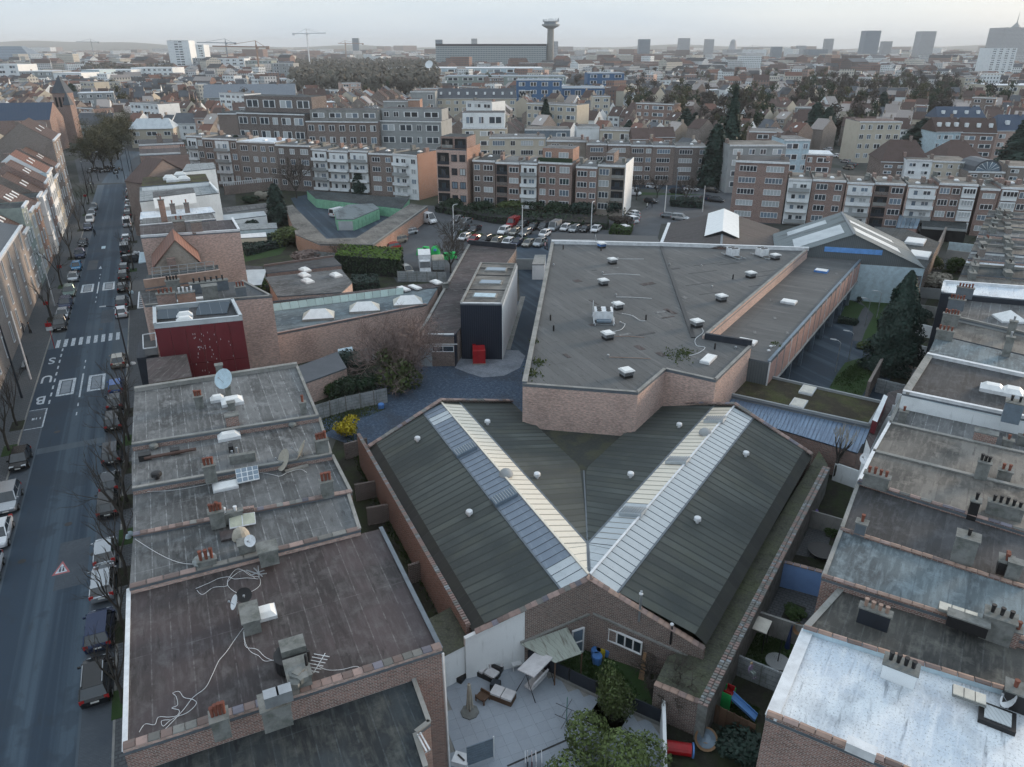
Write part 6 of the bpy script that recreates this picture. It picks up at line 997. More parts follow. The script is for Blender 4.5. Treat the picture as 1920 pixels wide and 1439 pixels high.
for k in range(3):MB().box(kk[0]+Vector((1.2+k*1.8,-.05,zb-6)),(.9,.12,4.2)).build('belfry_opening',M_DRK,ch)
MB().prism([p+Vector((5.5,-2.5,0))for p in[kk[0],kk[0]+Vector((3,0,0)),kk[0]+Vector((3,3,0)),kk[0]+Vector((0,3,0))]],0,zb-5).build('turret',M_BRR,ch);c2=kk[0]+Vector((7,-1,zb-5));[MB().face([c2+Vector(x),c2+Vector(y),c2+UPV*6]).build('turret_spire',M_SLT,ch)for x,y in(((-1.7,-1.7,0),(1.7,-1.7,0)),((1.7,-1.7,0),(1.7,1.7,0)),((1.7,1.7,0),(-1.7,1.7,0)),((-1.7,1.7,0),(-1.7,-1.7,0)))]
keepout(kk,20);keepout(q,5)
# ================================================================ houses on the far side of the street
LS=[('office block of peach brick with tall dark slit windows at the street corner',-48,29,12.5,M_BEI,M_SLT,3,'nnnnnnnnnnnn',0),('narrow peach house with white dormer next to the office block',29,35,11,M_BEI,M_RTB,3,'wn',1),('tall pale green rendered town house with white cornice',35,41.5,14.5,M_GRP,M_F4,4,'nn',0),('cream town house with rounded white gable',41.5,48,12.5,M_STC,M_RTB,3,'w',1),
('red brick town house with tall orange chimney',48,55,12,M_BRO,M_RTB,3,'nn',1),('dark brick house with white bay window',55,62,13,M_BRB,M_F4,3,'x',0),('white stuccoed town house with brown hipped roof',62,70,12,M_STW,M_RTB,3,'nn',1),('red and white striped brick house with ornate gable',70,78,13.5,M_BRR,M_RTB,3,'nw',1),
('house with big blank white side wall and red tiled roof with four roof lights',78,88,14.5,M_STW,M_RTR,4,'nnn',1),('beige town house with dark shop opening',88,96,12,M_STC,M_F4,3,'nn',0),('brown brick house with white crow steps',96,104,13.5,M_BRB,M_RTB,3,'nn',1),('tall corner house with blank brown brick side wall and white front edge',104,122,19,M_BRG,M_RTB,5,'nwn',1)]
for l,s0,s1,h,wm,rm,fl,bs,pitched in LS:
 tf=-9.35;dp=12 if s0>0 else 16;P=[ST(s0+.03,tf-dp),ST(s0+.03,tf),ST(s1-.03,tf),ST(s1-.03,tf-dp)];t=thing('town_house',l,'town house',(*centre(P)[:2],0),0,'town houses across the street');keepout(P,2)
 MB().prism(P,0,h,top=False).build('wall',wm,t,AA);t['h']=h;z=UPV*h
 if pitched or s0<0:
  rise=4.4 if s0>0 else 2.6;r0,r1=(P[0]+P[1])/2+UPV*(h+rise),(P[3]+P[2])/2+UPV*(h+rise);o_=SP*.4-UPV*.15;MB().face([P[1]+z+o_,P[2]+z+o_,r1,r0]).face([P[3]+z-SP*.4-UPV*.15,P[0]+z-SP*.4-UPV*.15,r0,r1]).build('roof',rm,t,AA+math.pi/2);gm_=(M_STW if 'white side' in l else(M_BRG if wm in(M_STW,M_STC,M_PINK)else wm));[MB().face(x).build('gable_wall',gm_,t)for x in([P[0]+z,P[1]+z,r0],[P[2]+z,P[3]+z,r1])]
  if 'white side' in l:MB().prism([P[0]-SD*.08,P[1]-SD*.08,P[1]-SD*.02,P[0]-SD*.02],0,h+.2).build('side_wall',M_STB,t)
  for k in range(2):c=P[1].lerp(P[2],.3+.4*k)+z;c=c.lerp(r0.lerp(r1,.3+.4*k),.5);MB().hexa([c+SP*.5-SD*.4-UPV*.3,c+SP*.5+SD*.4-UPV*.3,c-SP*.5+SD*.4+UPV*.5,c-SP*.5-SD*.4+UPV*.5],[c+SP*.5-SD*.4-UPV*.15,c+SP*.5+SD*.4-UPV*.15,c-SP*.5+SD*.4+UPV*.65,c-SP*.5-SD*.4+UPV*.65]).build('roof_window',M_RL,t)
 else :MB().prism(inset(P,.3),h-.3,h-.1).build('roof',rm,t,AA)
 MB().beam(P[1]+z+SP*.25-UPV*.2,P[2]+z+SP*.25-UPV*.2,.5,.35).build('cornice',M_WM,t);MB().box(P[0].lerp(P[3],.1).lerp(P[1],.45)+UPV*(h-.5),(1.1,.8,6.0 if 'chimney' in l else 5.2),AA).build('chimney',M_BRO if 'chimney' in l else M_BRB,t)
 L=s1-s0;n=len(bs);pit=(h-1)/fl
 for k,c in enumerate(bs):
  for f in range(fl):
   wd,wh=(1.0,pit*.78)if s0<0 else({'w':2.3,'n':1.2,'x':2.6}[c],pit*.6);p=ST(s0+L*(k+.5)/n,tf+.05,.8+f*pit+pit*.15)
   if c=='x':MB().box(p+SP*.4-UPV*.5,(.9,3.0,pit*.95),AA).build('bay',M_STW,t);p=p+SP*.85
   window(t,p,AA+math.pi/2,wd,round(wh*5)/5,3 if wd>2 else 1,M_GL if s0<0 else None)
for k in range(12):
 c=ST(-46+k*6.2,-12.2,13.4);o=MB().box(c,(1.2,1.3,1.5),AA).build('dormer',M_BLK,None);tag(o,'dark dormers on the slate roof of the peach brick office block','dormer','dormers of the peach office block')
for l,pix,h,wm,rm in(('pale brown rear wing behind the tall corner house',[(42,262),(88,262),(86,228),(43,226)],15,M_STG,M_RTB),('brown rear block left of the tall corner house',[(0,300),(40,300),(40,262),(0,262)],10,M_BRG,M_RTB),('flat roofed white garage with bright roof behind the white side wall',[(-10,345),(30,335),(30,318),(-10,322)],5,M_STW,M_WH),('grey roofed low house with brick gable near the left edge',[(-30,470),(35,440),(30,385),(-30,395)],8.5,M_BRB,M_F4),('brown tiled rear house at the left picture edge',[(-30,400),(20,385),(20,345),(-30,350)],8,M_BRR,M_RTB)):
 flat_building('rear_house',l,pix,h,rm,wm,AA,'house')
hip('low house with dark skylit slate roofs behind the square',(148,262),(212,262),236,212,12,M_STB,M_SLT,2,'nnn',hipf=.02);hip('pale yellow house with rounded glass attic facing the square',(249,278),(330,276),242,222,14,M_STC,M_CORP,2,'nwn',hipf=.15);hip('white house with arched windows right of the yellow one',(329,262),(371,262),232,212,12,M_STW,M_SLT,2,'nnn',hipf=.05)
hip('brick house with brown roof left of the red painted one',(371,262),(393,262),222,208,12,M_BRP,M_RTB,3,'w',hipf=.0);hip('narrow bright red painted house',(404,258),(422,258),214,202,12,M_REDP,M_RTB,3,'n',hipf=0.0)
rb=random.Random(21)
for k in range(95):
 u,v=rb.uniform(120,1930),rb.uniform(150,262)**1.0;p=G(u,v);w=rb.uniform(12,30);a=rb.choice((AA,AB,AB))+math.pi/2;q=p+Vector((math.sin(a),math.cos(a),0))*w*(1 if math.sin(a)>0 else -1)
 if 548<u<815 and v<172 or any((p.x-x)**2+(p.y-y)**2<(r+w*.7)**2 for x,y,r in KEEP):continue
 hh=rb.uniform(9,17);z=p.y*C+(H-hh)*S;vt=719.5+F*(-p.y*S+(H-hh)*C)/z;c=rb.choice(((M_STW,'white'),(M_BRR,'red brick'),(M_STC,'cream'),(M_BRB,'brown brick'),(M_STG,'grey'),(M_BRP,'pink brick'),(M_STW,'white')));where='left of the dark office' if u<455 else 'near the cream mansard building' if u<1000 else 'behind the far brown row' if u<1350 else 'in the right hand quarter'
 inv=(G(u,v),q);uq=960+F*q.x/(q.y*C+H*S);vq=719.5+F*(-q.y*S+H*C)/(q.y*C+H*S)
 apt('flat roofed %s block among the pitched houses, %s'%(c[1],where),(u,v),(uq,vq),vt,rb.uniform(10,14),c[0],rb.choice((M_F6,M_F2,M_WH,M_F1)),max(2,int(hh/3.1)),''.join(rb.choice('wnW')for _ in range(max(2,int(w/4.5)))),name='city_block',far=True,chim=2,group='flat roofed %s blocks among the pitched houses, %s'%(c[1],where))
# ================================================================ television tower, skyline, cranes
def at_far(u,v,Y):return atd(u,v,Y)
YT=G(1030,134).y;hT=89;cT=atd(1031,134,YT);cT.z=0
tv=thing('television_tower','slender concrete television tower with a wide dish shaped platform full of antennas','tower',cT)
def hz(v,Y):return hgt(Y,v)
MB().cyl(cT,7.5,hz(50,YT),20,0,6.2).build('shaft',M_CONC,tv);z0=hz(50,YT);MB().cyl(cT+UPV*(z0-4),7,5,24,0,16.5).build('underside',M_STG,tv);MB().cyl(cT+UPV*(z0+1),17.2,3.0,28).build('platform',M_CONL,tv);MB().cyl(cT+UPV*(z0+4.1),13,3.6,24).build('cabin',M_SIL,tv);MB().cyl(cT+UPV*(z0+7.8),15.5,1.0,24).build('roof_ring',M_CONL,tv)
for k in range(26):t=k/26*6.283;p=cT+Vector((math.cos(t)*15.5,math.sin(t)*15.5,z0+8.8));MB().box(p,(.7,.7,R.uniform(2,6))).build('antenna',M_GAL,tv)
MB().box(cT+Vector((-8,4,0)),(8,10,hz(83,YT))).build('lift_shaft',M_SIL,tv)
M_FW=[mat('far_wall_%d'%k,c,.9,(('r',.2),('w',2.6,3.0,.42,.5,(.10,.12,.14))))for k,c in enumerate(((.62,.63,.64),(.27,.18,.155),(.18,.14,.13),(.64,.61,.55),(.80,.84,.86),(.34,.25,.22)))]
M_SK=mat('tower_glass',(.24,.30,.36),.5,(('w',3.5,3.6,.7,.55,(.08,.10,.13)),));M_SKP=mat('tower_pale',(.44,.46,.48),.6,(('w',4.0,3.6,.6,.5,(.14,.16,.19)),));M_OFF=mat('office_slab_wall',(.40,.43,.44),.7,(('w',3.2,3.4,.75,.55,(.12,.17,.20)),))
def block(name,label,u0,u1,vt,Y,depth,wall,roof=None,cat='office tower',group=None,parts=()):
 a,b=atd(u0,100,Y),atd(u1,100,Y);h=hz(vt,Y);P=[Vector((a.x,Y,0)),Vector((b.x,Y,0)),Vector((b.x,Y+depth,0)),Vector((a.x,Y+depth,0))];t=thing(name,label,cat,(*centre(P)[:2],0),0,group)
 MB().prism(P,0,h,top=False).build('wall',wall,t);MB().prism(inset(P,.5),h-1,h+.2).build('roof',roof or M_CONC,t)
 for f0,f1,hh,m in parts:MB().prism([P[0].lerp(P[1],f0),P[0].lerp(P[1],f1),P[3].lerp(P[2],f1),P[3].lerp(P[2],f0)],h+.25,h+hh).build('roof_block',m,t)
 KEEP.append((centre(P).x,Y+depth/2,(b.x-a.x)/2+10));return t
block('office_slab','very long grey office slab left of the television tower with a dark attic',817,1024,87,YT-20,22,M_OFF,parts=((.0,1.0,4,M_STD),))
for k in range(5):pass
SKY=[('dark square office tower right of the television tower',1197,1218,74,2600,M_SK),('pale office tower beyond the dark square one',1272,1292,72,2900,M_SKP),('slim pale office tower left of the domed basilica',1321,1337,74,2900,M_SKP),('grey slab tower in the middle of the skyline',1545,1560,73,2900,M_SKP),('tall dark glass tower with slanted bright top',1617,1645,58,2700,M_SK),('shorter rounded tower between the two tall ones',1653,1670,78,2800,M_SKP),('tall pale office tower with rounded corner',1720,1748,59,2700,M_SKP),('massive pale tower group with a spire at the right edge',1874,1940,52,2500,M_SKP),
('low broad dark office block between skyline towers',1516,1552,93,2600,M_SK),('small dark tower block left of the tower cranes',662,674,72,3200,M_SK),('small pale tower above the long studio roofs',884,895,73,2400,M_SKP),('grey tower stump behind the left end of the long slab',817,830,75,1900,M_SK),('tower behind the television tower shaft',1036,1046,78,2100,M_SKP),('pale office slab right of the television tower',1050,1092,105,1700,M_FW[0]),('white office slab further right below the skyline',1105,1190,104,1750,M_FW[3]),('broad white office building on the horizon before the basilica',1400,1437,93,2600,M_FW[4]),('rounded dark office building next to the cranes right',1448,1466,88,2700,M_SK),('white pyramid shaped block in the middle of the city',1588,1608,118,1500,M_STW),('faint square tower left of the middle skyline',1495,1510,86,2900,M_SKP)]
for l,u0,u1,vt,Y,m in SKY:block('office_tower',l,u0,u1,vt,Y,(u1-u0)*Y/1378*.7,m)
bp=atd(1905,52,2520);t=thing('spire','thin spire with pyramid foot on the massive tower group','spire',bp);MB().tube([bp,bp+UPV*14],16,4,0,2).tube([bp+UPV*13.9,bp+UPV*42],1.6,5,0,.3).build('spire',M_STG,t)
bs=atd(1373,96,3200);bs.z=0;t=thing('basilica','grey pointed basilica dome on the horizon','church',bs);MB().box(bs,(60,60,hz(93,3200))).build('body',M_SKP,t);MB().cyl(bs+UPV*(hz(93,3200)+.5),17,22,12,0,12).dome(bs+UPV*(hz(93,3200)+22.5),12,hz(74,3200)-hz(93,3200)-22,12,6).build('dome',M_SKP,t)
bs=atd(25,96,1900);bs.z=0;t=thing('dark_pavilion','broad dark roofed hall far off at the left','hall',bs);MB().box(bs,(120,70,20)).build('wall',M_SK,t);MB().hexa([bs+Vector(x)+UPV*20 for x in((-62,-36,0),(62,-36,0),(62,36,0),(-62,36,0))],[bs+Vector(x)+UPV*46 for x in((-25,-8,0),(25,-8,0),(25,8,0),(-25,8,0))]).build('roof',M_SK,t)
def crane(label,u,vt,vb,Y,jib,back,m,jd=1):
 p=atd(u,vb,Y);p.z=0;h=hz(vt,Y);t=thing('tower_crane',label,'crane',p);q=p+UPV*h;MB().tube([p,q],1.3,4).build('mast',m,t);MB().tube([q-UPV*3,q+Vector((jib*jd,0,-2))],1.1,4).build('jib',m,t);MB().tube([q-UPV*3,q+Vector((-back*jd,0,-3))],1.2,4).box(q+Vector((-back*jd,0,-6)),(5,2,4)).build('counter_jib',m,t);MB().tube([q,q+UPV*5],.7,4).tube([q+UPV*5,q+Vector((jib*.7*jd,0,-1))],.35,3).tube([q+UPV*5,q+Vector((-back*.8*jd,0,-3))],.35,3).build('tie',m,t);MB().box(q-UPV*5.5+Vector((2,0,0)),(2.5,2.5,3)).build('cab',m,t)
crane('pale tower crane with long horizontal jib above the park',579,60,102,1500,36,24,M_WM,1);crane('orange tower crane in front of the dark park trees',484,84,116,1150,62,16,M_TERO,-1);crane('thin dark tower crane behind the orange one',425,78,95,1700,60,20,M_SIL,-1);crane('faint tower crane far left on the horizon',174,77,95,2200,40,20,M_GAL,-1);crane('faint tower crane beside the basilica',1410,88,96,2600,60,24,M_GAL,1);crane('small orange tower crane left of the small tower',648,80,92,2300,20,50,M_TERO,-1)
t=thing('dish_antenna','white satellite ground dish on the studio roof','satellite dish',atd(805,130,880));p=atd(805,122,880);MB().disc(p,(-.3,-1,.6),4.5,1.2).tube([p,p-UPV*6],.6,5).build('dish',M_WM,t)
# ================================================================ pitched houses: 300 single ones, the rest one mass
rq=random.Random(11)
def house_bits(w,d,h,rise,wi,ri,mb,c,a,win=True,chim=True):
 c=Vector((c[0],c[1],0));dr,p=dirv(a)*(d/2),perp(a)*(w/2)
 k=[c-p-dr,c+p-dr,c+p+dr,c-p+dr];mb.prism(k,0,h,m=wi,top=False);up=UPV*h;r0,r1=c-p+UPV*(h+rise),c+p+UPV*(h+rise);o=dr*(.35/(d/2))-UPV*.15
 mb.face([k[0],k[3],r0]if 0 else[k[0]+up,r0,k[3]+up],wi).face([k[1]+up,k[2]+up,r1],wi)
 mb.face([k[0]+up-o*1-UPV*.3,k[1]+up-o-UPV*.3,r1,r0],ri).face([k[2]+up+o,k[3]+up+o,r0,r1],ri)
 if chim:mb.box(r0.lerp(r1,rq.choice((.1,.9)))-UPV*.8,(.7,1.1,1.9),a,5,bottom=False)
 if win:
  n_=-dirv(a)*.05
  for f in range(2 if h<8 else 3):
   for t in(.27,.73):q=k[0].lerp(k[1],t)+n_+UPV*(.9+f*2.8);e=perp(a)*(w*.16);mb.face([q-e,q+e,q+e+UPV*1.5,q-e+UPV*1.5],6).face([q-e*.8+n_+UPV*.15,q-e*.1+n_+UPV*.15,q-e*.1+n_+UPV*1.35,q-e*.8+n_+UPV*1.35],7).face([q+e*.1+n_+UPV*.15,q+e*.8+n_+UPV*.15,q+e*.8+n_+UPV*1.35,q+e*.1+n_+UPV*1.35],7)
  if rq.random()<.6:q=(k[0].lerp(k[1],.5)+up).lerp(r0.lerp(r1,.5),.5)+UPV*.05;e=perp(a)*.5;s_=(r0-k[0]-up).normalized()*.8;mb.face([q-e-s_+UPV*.1,q+e-s_+UPV*.1,q+e+s_+UPV*.1,q-e+s_+UPV*.1],8)
 return mb
HM=[M_FW[1],M_STC,M_STW,M_BRG,M_BRB,M_BRY,M_WF,M_GL,M_RL,M_RTB,M_RTR,M_SLT,M_F6,M_WH]
HM2=HM+M_FW+[M_TSH]
protos=[]
for k in range(20):
 w,d,h,rise=rq.uniform(6,7.2),rq.uniform(9,10.5),rq.choice((5.8,6.4,8.6)),rq.uniform(3.2,4.6);wi=rq.choice((3,4,5,2,2,1,2));ri=rq.choice((9,9,20,10,11,20,9,11))
 mb=house_bits(w,d,h,rise,wi,ri,MB(),(0,0),0.0);body,roof=MB(),MB()
 for f,m in zip(mb.f,mb.m):(roof if m in(9,10,11,20)else body).face([mb.v[i]for i in f],m)
 protos.append((w,d,body.mesh('wall',HM2,None,0),roof.mesh('roof',HM2,None,math.pi/2),wi,ri))
NW={1:'cream',2:'white',3:'grey brick',4:'brown brick',5:'buff brick'};NR={9:'brown tiled',10:'reddish tiled',11:'dark slated',20:'shiny pale'}
def free(x,y,m=0):
 for kx,ky,kr in KEEP:
  if(x-kx)**2+(y-ky)**2<(kr+m)**2:return False
 return True
def in_view(x,y):return abs(x)<y*.80+15
spots=[]
def rows(u0,u1,Y0,Y1,a,pitch,wid=6.8,dens=.9,jit=1.5,big=False):
 d,p=perp(a),dirv(a);cY=(Y0+Y1)/2;cx=((u0+u1)/2-960)/F*(cY*C+H*S);L=(Y1-Y0)*1.4+cY*(u1-u0)/1378*1.2;n=int(L/wid/2);m=int(L/pitch/2);out=[]
 for j in range(-m,m+1):
  for i in range(-n,n+1):
   if i%23 in(0,1):continue
   for s_ in(-1,1):
    q=Vector((cx,cY,0))+p*(j*pitch+s_*pitch*.22)+d*(i*wid);x,y=q.x,q.y+rq.uniform(-jit,jit)*.3
    if not(Y0<y<Y1)or not in_view(x,y):continue
    u=960+F*x/(y*C+H*S)
    if u0<=u<u1 and rq.random()<dens:out.append((x,y,a if s_<0 else a+math.pi))
 return out
for args in((105,420,262,520,AB-.25,38),(105,620,300,640,AA+.1,40),(1000,1200,300,620,AB+.1,44),(1190,1560,285,640,AB+.35,40),(1190,1560,380,700,AA+.2,46),(1560,1930,330,700,AB-.1,42),(-20,105,300,700,AB,38),(620,1000,350,600,AB+1.2,40)):
 for x,y,a in rows(*args):
  if free(x,y,2):spots.append((x,y,a));KEEP.append((x,y,5.2 if y<450 else 4.2))
spots.sort(key=lambda s:s[1]);single=spots[:290];mass=spots[290:]
cnt={}
for x,y,a in single:
 w,d,bm,rm_,wi,ri=rq.choice(protos);u=960+F*x/(y*C+H*S);where='left of the white balconied block' if u<560 else('behind the cream mansard building' if u<1000 else('behind the far brown apartment row' if u<1330 else('beyond the yellowish apartment block' if u<1700 else 'near the blue slated houses')))
 t=thing('terraced_house','small %s house with %s roof, %s'%(NW[wi],NR[ri],where),'house',(x,y,0),a,'small pitched houses %s, %s walls and %s roofs'%(where,NW[wi],NR[ri]))
 link('wall',bm,t);link('roof',rm_,t)
sm=MB()
for x,y,a in mass:house_bits(rq.uniform(6,7.4),rq.uniform(9,11),rq.choice((5.8,6.4,8.6,11)),rq.uniform(2.5,4.5),rq.choice((0,1,2,3,4,5)),rq.choice((9,9,20,10,11,12,11)),sm,(x,y),a,win=(y<520))
cells=set()
def city(Y0,Y1,n,wr,hr,um=(-60,1980),flat=.5):
 for _ in range(n):
  y=Y0*(Y1/Y0)**rq.random();u=rq.uniform(*um);x=(u-960)/F*(y*C+H*S)
  if 545<u<822 and 640<y<2600 and not(u<600 and y<700):continue
  w,d,h=rq.uniform(*wr),rq.uniform(*wr)*.8,rq.uniform(*hr)
  if rq.random()<.08:h*=1.6;w*=1.3
  cell=(int(x/(w*.9)),int(y/(w*.9)))
  if cell in cells or not free(x,y,w*.6):continue
  cells.add(cell);a=rq.choice((AA,AB,AB+.3,AA-.3,.2))
  if rq.random()<flat:c=Vector((x,y,0));dr,p=dirv(a)*(d/2),perp(a)*(w/2);sm.prism([c-p-dr,c+p-dr,c+p+dr,c-p+dr],0,h,rq.choice((14,15,16,17,18,19)),rq.choice((12,13,12,20)))
  else :house_bits(w,d,h*.8,min(5,d*.35),rq.choice((14,15,16,17,18,19)),rq.choice((9,12,10,11,12,20)),sm,(x,y),a,False,False)
city(640,1250,2600,(8,15),(7,13),flat=.35);city(1200,2400,4200,(14,30),(9,20),flat=.55);city(2400,5200,4200,(25,60),(10,26),flat=.8);city(5200,9000,1500,(60,150),(12,40),flat=1)
sm.build('far_town',HM2,kind='stuff',label='dense town of brick and white houses fading to the horizon')
# ================================================================ hills and woods on the horizon
hl=MB();N_=90
for k in range(N_):
 u0,u1=-200+k*2400/N_,-200+(k+1)*2400/N_;f=lambda u:(92-(13*max(0,1-u/900)+3*math.sin(u*.011)+1.5*math.sin(u*.031))-(4 if u>900 else 0))
 Y=9600;a,b=atd(u0,f(u0),Y),atd(u1,f(u1),Y);hl.face([(a.x*.75,Y*.75,0),(b.x*.75,Y*.75,0),b,a]).face([a,b,(b.x*1.4,Y*1.4,0),(a.x*1.4,Y*1.4,0)])
struct('hills',hl,mat('hill_woods',(.05,.065,.05),1))
M_WOODF=mat('wood_crowns_hazed',(.14,.128,.11),.95,(('n',.05,.4,.7,(.085,.09,.07),.8),))  # crown colour lightened to carry distance haze over the wood
fw=MB()
for _ in range(5200):
 u=rq.uniform(548,822)if rq.random()<.75 else rq.uniform(160,330);Y=700*(2300/700)**(rq.random()**1.3)if u>400 else rq.uniform(1150,1500)
 if u<600 and Y<760:continue
 x=(u-960)/F*(Y*C+H*S);c=Vector((x,Y,rq.uniform(5,17)));r=rq.uniform(2.5,6)
 for q in range(8):n_=Vector((rq.gauss(0,1),rq.gauss(0,1)-.5,rq.gauss(0,1)+.4)).normalized();p=c+n_*r*.7;a=n_.orthogonal().normalized();b=n_.cross(a);s=r*rq.uniform(.2,.42);fw.face([p-a*s-b*s,p+a*s-b*s,p+a*s*.7+b*s,p-a*s*.6+b*s*.8])
fw.build('park_wood',M_WOODF,kind='stuff',label='wide leafless park wood in front of the television tower')
# ================================================================ trees, hedges and plants
st=[bare_tree_meshes('street%d'%k,R.uniform(7,8.2),4,.15,.42,.28,.32,(2,3))for k in range(4)]
def lane(u,v,t=None):s,tt=st_of(G(u,v));return ST(s,t if t is not None else tt)
nm=['first','second','third','fourth','fifth','sixth','seventh','eighth','ninth','tenth','eleventh','twelfth','thirteenth','fourteenth','fifteenth']
for side,t0,bases in(('right',5.85,[(213,1326),(214,1190),(225,1085),(232,1010),(236,944),(238,880),(240,828),(242,776),(247,579),(250,508),(252,455),(251,420),(251,392),(250,370)]),('left',-6.0,[(0,850),(24,802),(88,602),(108,540),(124,487),(141,434),(150,405),(156,383),(162,364)])):
 for k,(u,v)in enumerate(bases):
  p=lane(u,v,t0);m=st[k%4];plant('street_tree','leafless street tree, %s along the %s kerb counted from the near end'%(nm[k],side),'tree',p+UPV*.12,m[0],m[1],R.uniform(.9,1.12),R.uniform(0,6),'bare trees along the street')
  struct('tree_pit',MB().box(p+UPV*.122,(1.3,2.6,.03),AA),M_SOIL if k%3 else M_LAWN,AA)
fq=crown_round(3600,1,1,0,.085,12,.8,.28).mesh('twigs',[leafm('twigs_dark_olive',(.085,.085,.05))]);sq=[bare_tree_meshes('square%d'%k,12,4,.28,.62,.15,.25,(3,4),M_TWGO,5)for k in range(2)]
for k,(u,v)in enumerate(((178,322),(196,318),(212,316),(188,296),(206,290),(222,300),(230,282),(214,275),(240,270))):
 m=sq[k%2];pt_=plant('plane_tree','tall twiggy greenish tree on the square, %s counted from the terrace side'%nm[k],'tree',G(u,v),m[0],m[1],R.uniform(.95,1.2),R.uniform(0,6),'dense bare trees on the square');link('twigs',fq,pt_,(0,0,8.6),0,(4.6,4.6,4.4))
bm=bare_tree_meshes('bush',9.5,4,.2,.75,.18,.12,(4,5),M_TWGB,8);plant('bare_tree','large reddish leafless tree overgrown with ivy below, beside the workshop front','tree',G(748,724),bm[0],bm[1],1.05,1.0);plant('brushwood','dense fine twigs filling the large reddish leafless tree','tree',G(750,722)+UPV*5,None,crown_round(9000,1,1,0,.10,12,.8,.07).mesh('crown',[M_TWGB]),1,0,None,None,(3.6,3.6,4.6))
iv=crown_round(1500,2.6,2.4,2.5,.22);plant('ivy','dark ivy mass climbing round the foot of the large reddish tree','ivy',G(752,735),None,iv.mesh('crown',[M_LF5]),1.0)
cv=crown_round(4200,1,1,0,.055,fill=.35);RC=crown_round(2400,1,1,0,.085).mesh('crown',[M_LF3]);RC2=cv.mesh('crown',[M_LF5])
def bush(label,u,v,r,h,m,cat='shrub',name='shrub',group=None,lift=.5,proto=None):return plant(name,label,cat,G(u,v)+UPV*h*lift,None,proto or RC,1,R.uniform(0,6),group,{0:m},(r,r,h*.55))
bush('tall oval olive green shrub in the paved corner bed of the terrace',1148,1347,1.2,3.9,M_LF5,proto=RC2);MB().tube([G(1150,1348),G(1150,1348)+UPV*1.6],.12,6).build('trunk',M_BARK,[o for o in bpy.data.objects if o.name.startswith('shrub')][-1])
big_=plant('laurel_tree','glossy green tree crown cut by the bottom edge of the picture','tree',G(1143,1520)+UPV*1.0,None,crown_round(14000,1,1,0,.030).mesh('crown',[leafm('laurel_leaves',(.13,.18,.06))]),1,0,None,None,(3.1,3.1,2.9));MB().tube([G(1141,1500),G(1141,1500)+UPV*3],.2,6).build('trunk',M_BARK,big_)
cone=crown_cone(20000,3.7,13.6,.3,.20,.62).mesh('crown',[M_LF1]);plant('conifer','huge dark conifer with broad base beside the grassy court','tree',G(1668,694),None,cone,1.0)
cs=crown_cone(2600,1.9,8.5,.2,.28,.7).mesh('crown',[M_LF1]);cy=crown_cone(2600,1.3,8.5,.1,.26,.42).mesh('crown',[M_LF1]);ft=crown_cone(2600,3.6,17,1.2,.5,.95).mesh('crown',[M_LF1])
for l,u,v,m,s in(('dark green cypress in front of the buff apartment house',455,347,cy,(2.6,2.6,1.75)),('small round topped conifer before the white balconies',676,366,cs,(1.5,1.5,.95)),('dark broad evergreen by the concrete garage roof',522,421,cy,(2.0,2.0,1.15)),('tall slim cypress at the end of the far brown row',1334,352,cy,(3.3,3.3,2.2)),('very tall fir rising behind the far brown row',1362,330,ft,(1.5,1.5,1.55)),('cedar like fir in front of the blue school',1022,262,ft,(1.6,1.6,1.0)),
('dark cypress by the side street, left one',1522,272,cy,(4,4,2.1)),('second cypress by the side street, right of the first',1545,274,cy,(3.6,3.6,1.9)),('young fir standing among the rooftops left of the yellow school annex',611,182,ft,(1.5,1.5,.8)),('dark fir by the church tower',143,205,cy,(4,4,2)),('dark fir behind the beige low house',1283,262,cs,(3.5,3.5,1.6)),('second dark fir behind the beige low house',1300,262,cs,(3,3,1.4)),('dark fir left of the two behind the low house',1178,266,cs,(2.6,2.6,1.1)),('tall dark fir at the right picture edge',1902,318,ft,(2.2,2.2,1.0)),('round dark evergreen between brown roofed houses',1722,290,cs,(5.5,5.5,1.6)),('second round dark evergreen in the same garden',1748,292,cs,(4.5,4.5,1.4)),('slim fir in front of the yellowish apartment block',1650,222,cy,(3.4,3.4,1.8))):
 plant('evergreen_tree',l,'tree',G(u,v),None,m,1,R.uniform(0,6),None,None,s)
mt=[bare_tree_meshes('mid%d'%k,11,3,.22,.6,.16,.22,(4,5),None,6)for k in range(3)]
for l,u,v,s,k in(('leafless tree in front of the dark brown apartment house',556,372,1.15,0),('thin leafless tree by the recycling containers',850,470,.75,1),('leafless tree bending over the workshop roof edge',845,512,.75,2),('leafless tree behind the concrete fence',640,500,.5,0),('knotted bare tree in front of the far brown row',1232,372,.7,1),('bare tree on the verge behind the green hedge',1285,385,.8,2),('bare tree on the corner of the car park drive',1193,375,.7,0)):
 plant('bare_tree',l,'tree',G(u,v),mt[k][0],mt[k][1],s,R.uniform(0,6),None)
pt=bare_tree_meshes('pale',6.5,4,.2,.35,.5,.4,(2,3),M_FAG,4);plant('bare_tree','pollarded bare tree with pale upward branches before the blue corrugated roof','tree',G(1563,900),pt[0],pt[1],1.0);dr=bare_tree_meshes('droop',5,5,.18,.95,-.05,.45,(3,3),M_TWIG,5);plant('bare_tree','tangled leafless tree spreading over the low mossy roof','tree',G(1262,1330),dr[0],dr[1],.85);plant('bare_tree','small leafless tree between dark fence and hall window wall','tree',G(1215,1290),dr[0],dr[1],.6,2)
ct=bare_tree_meshes('clump',12,2,.25,.8,.1,.15,(6,7),M_TWGO,8);ct2=bare_tree_meshes('clump2',12,2,.25,.8,.1,.15,(6,7),M_TWIG,8);FG='leafless garden trees among the far houses'
fc=crown_round(800,1,1,0,.15,9,.75,.5).mesh('crown',[M_TWGO]);pl=[]
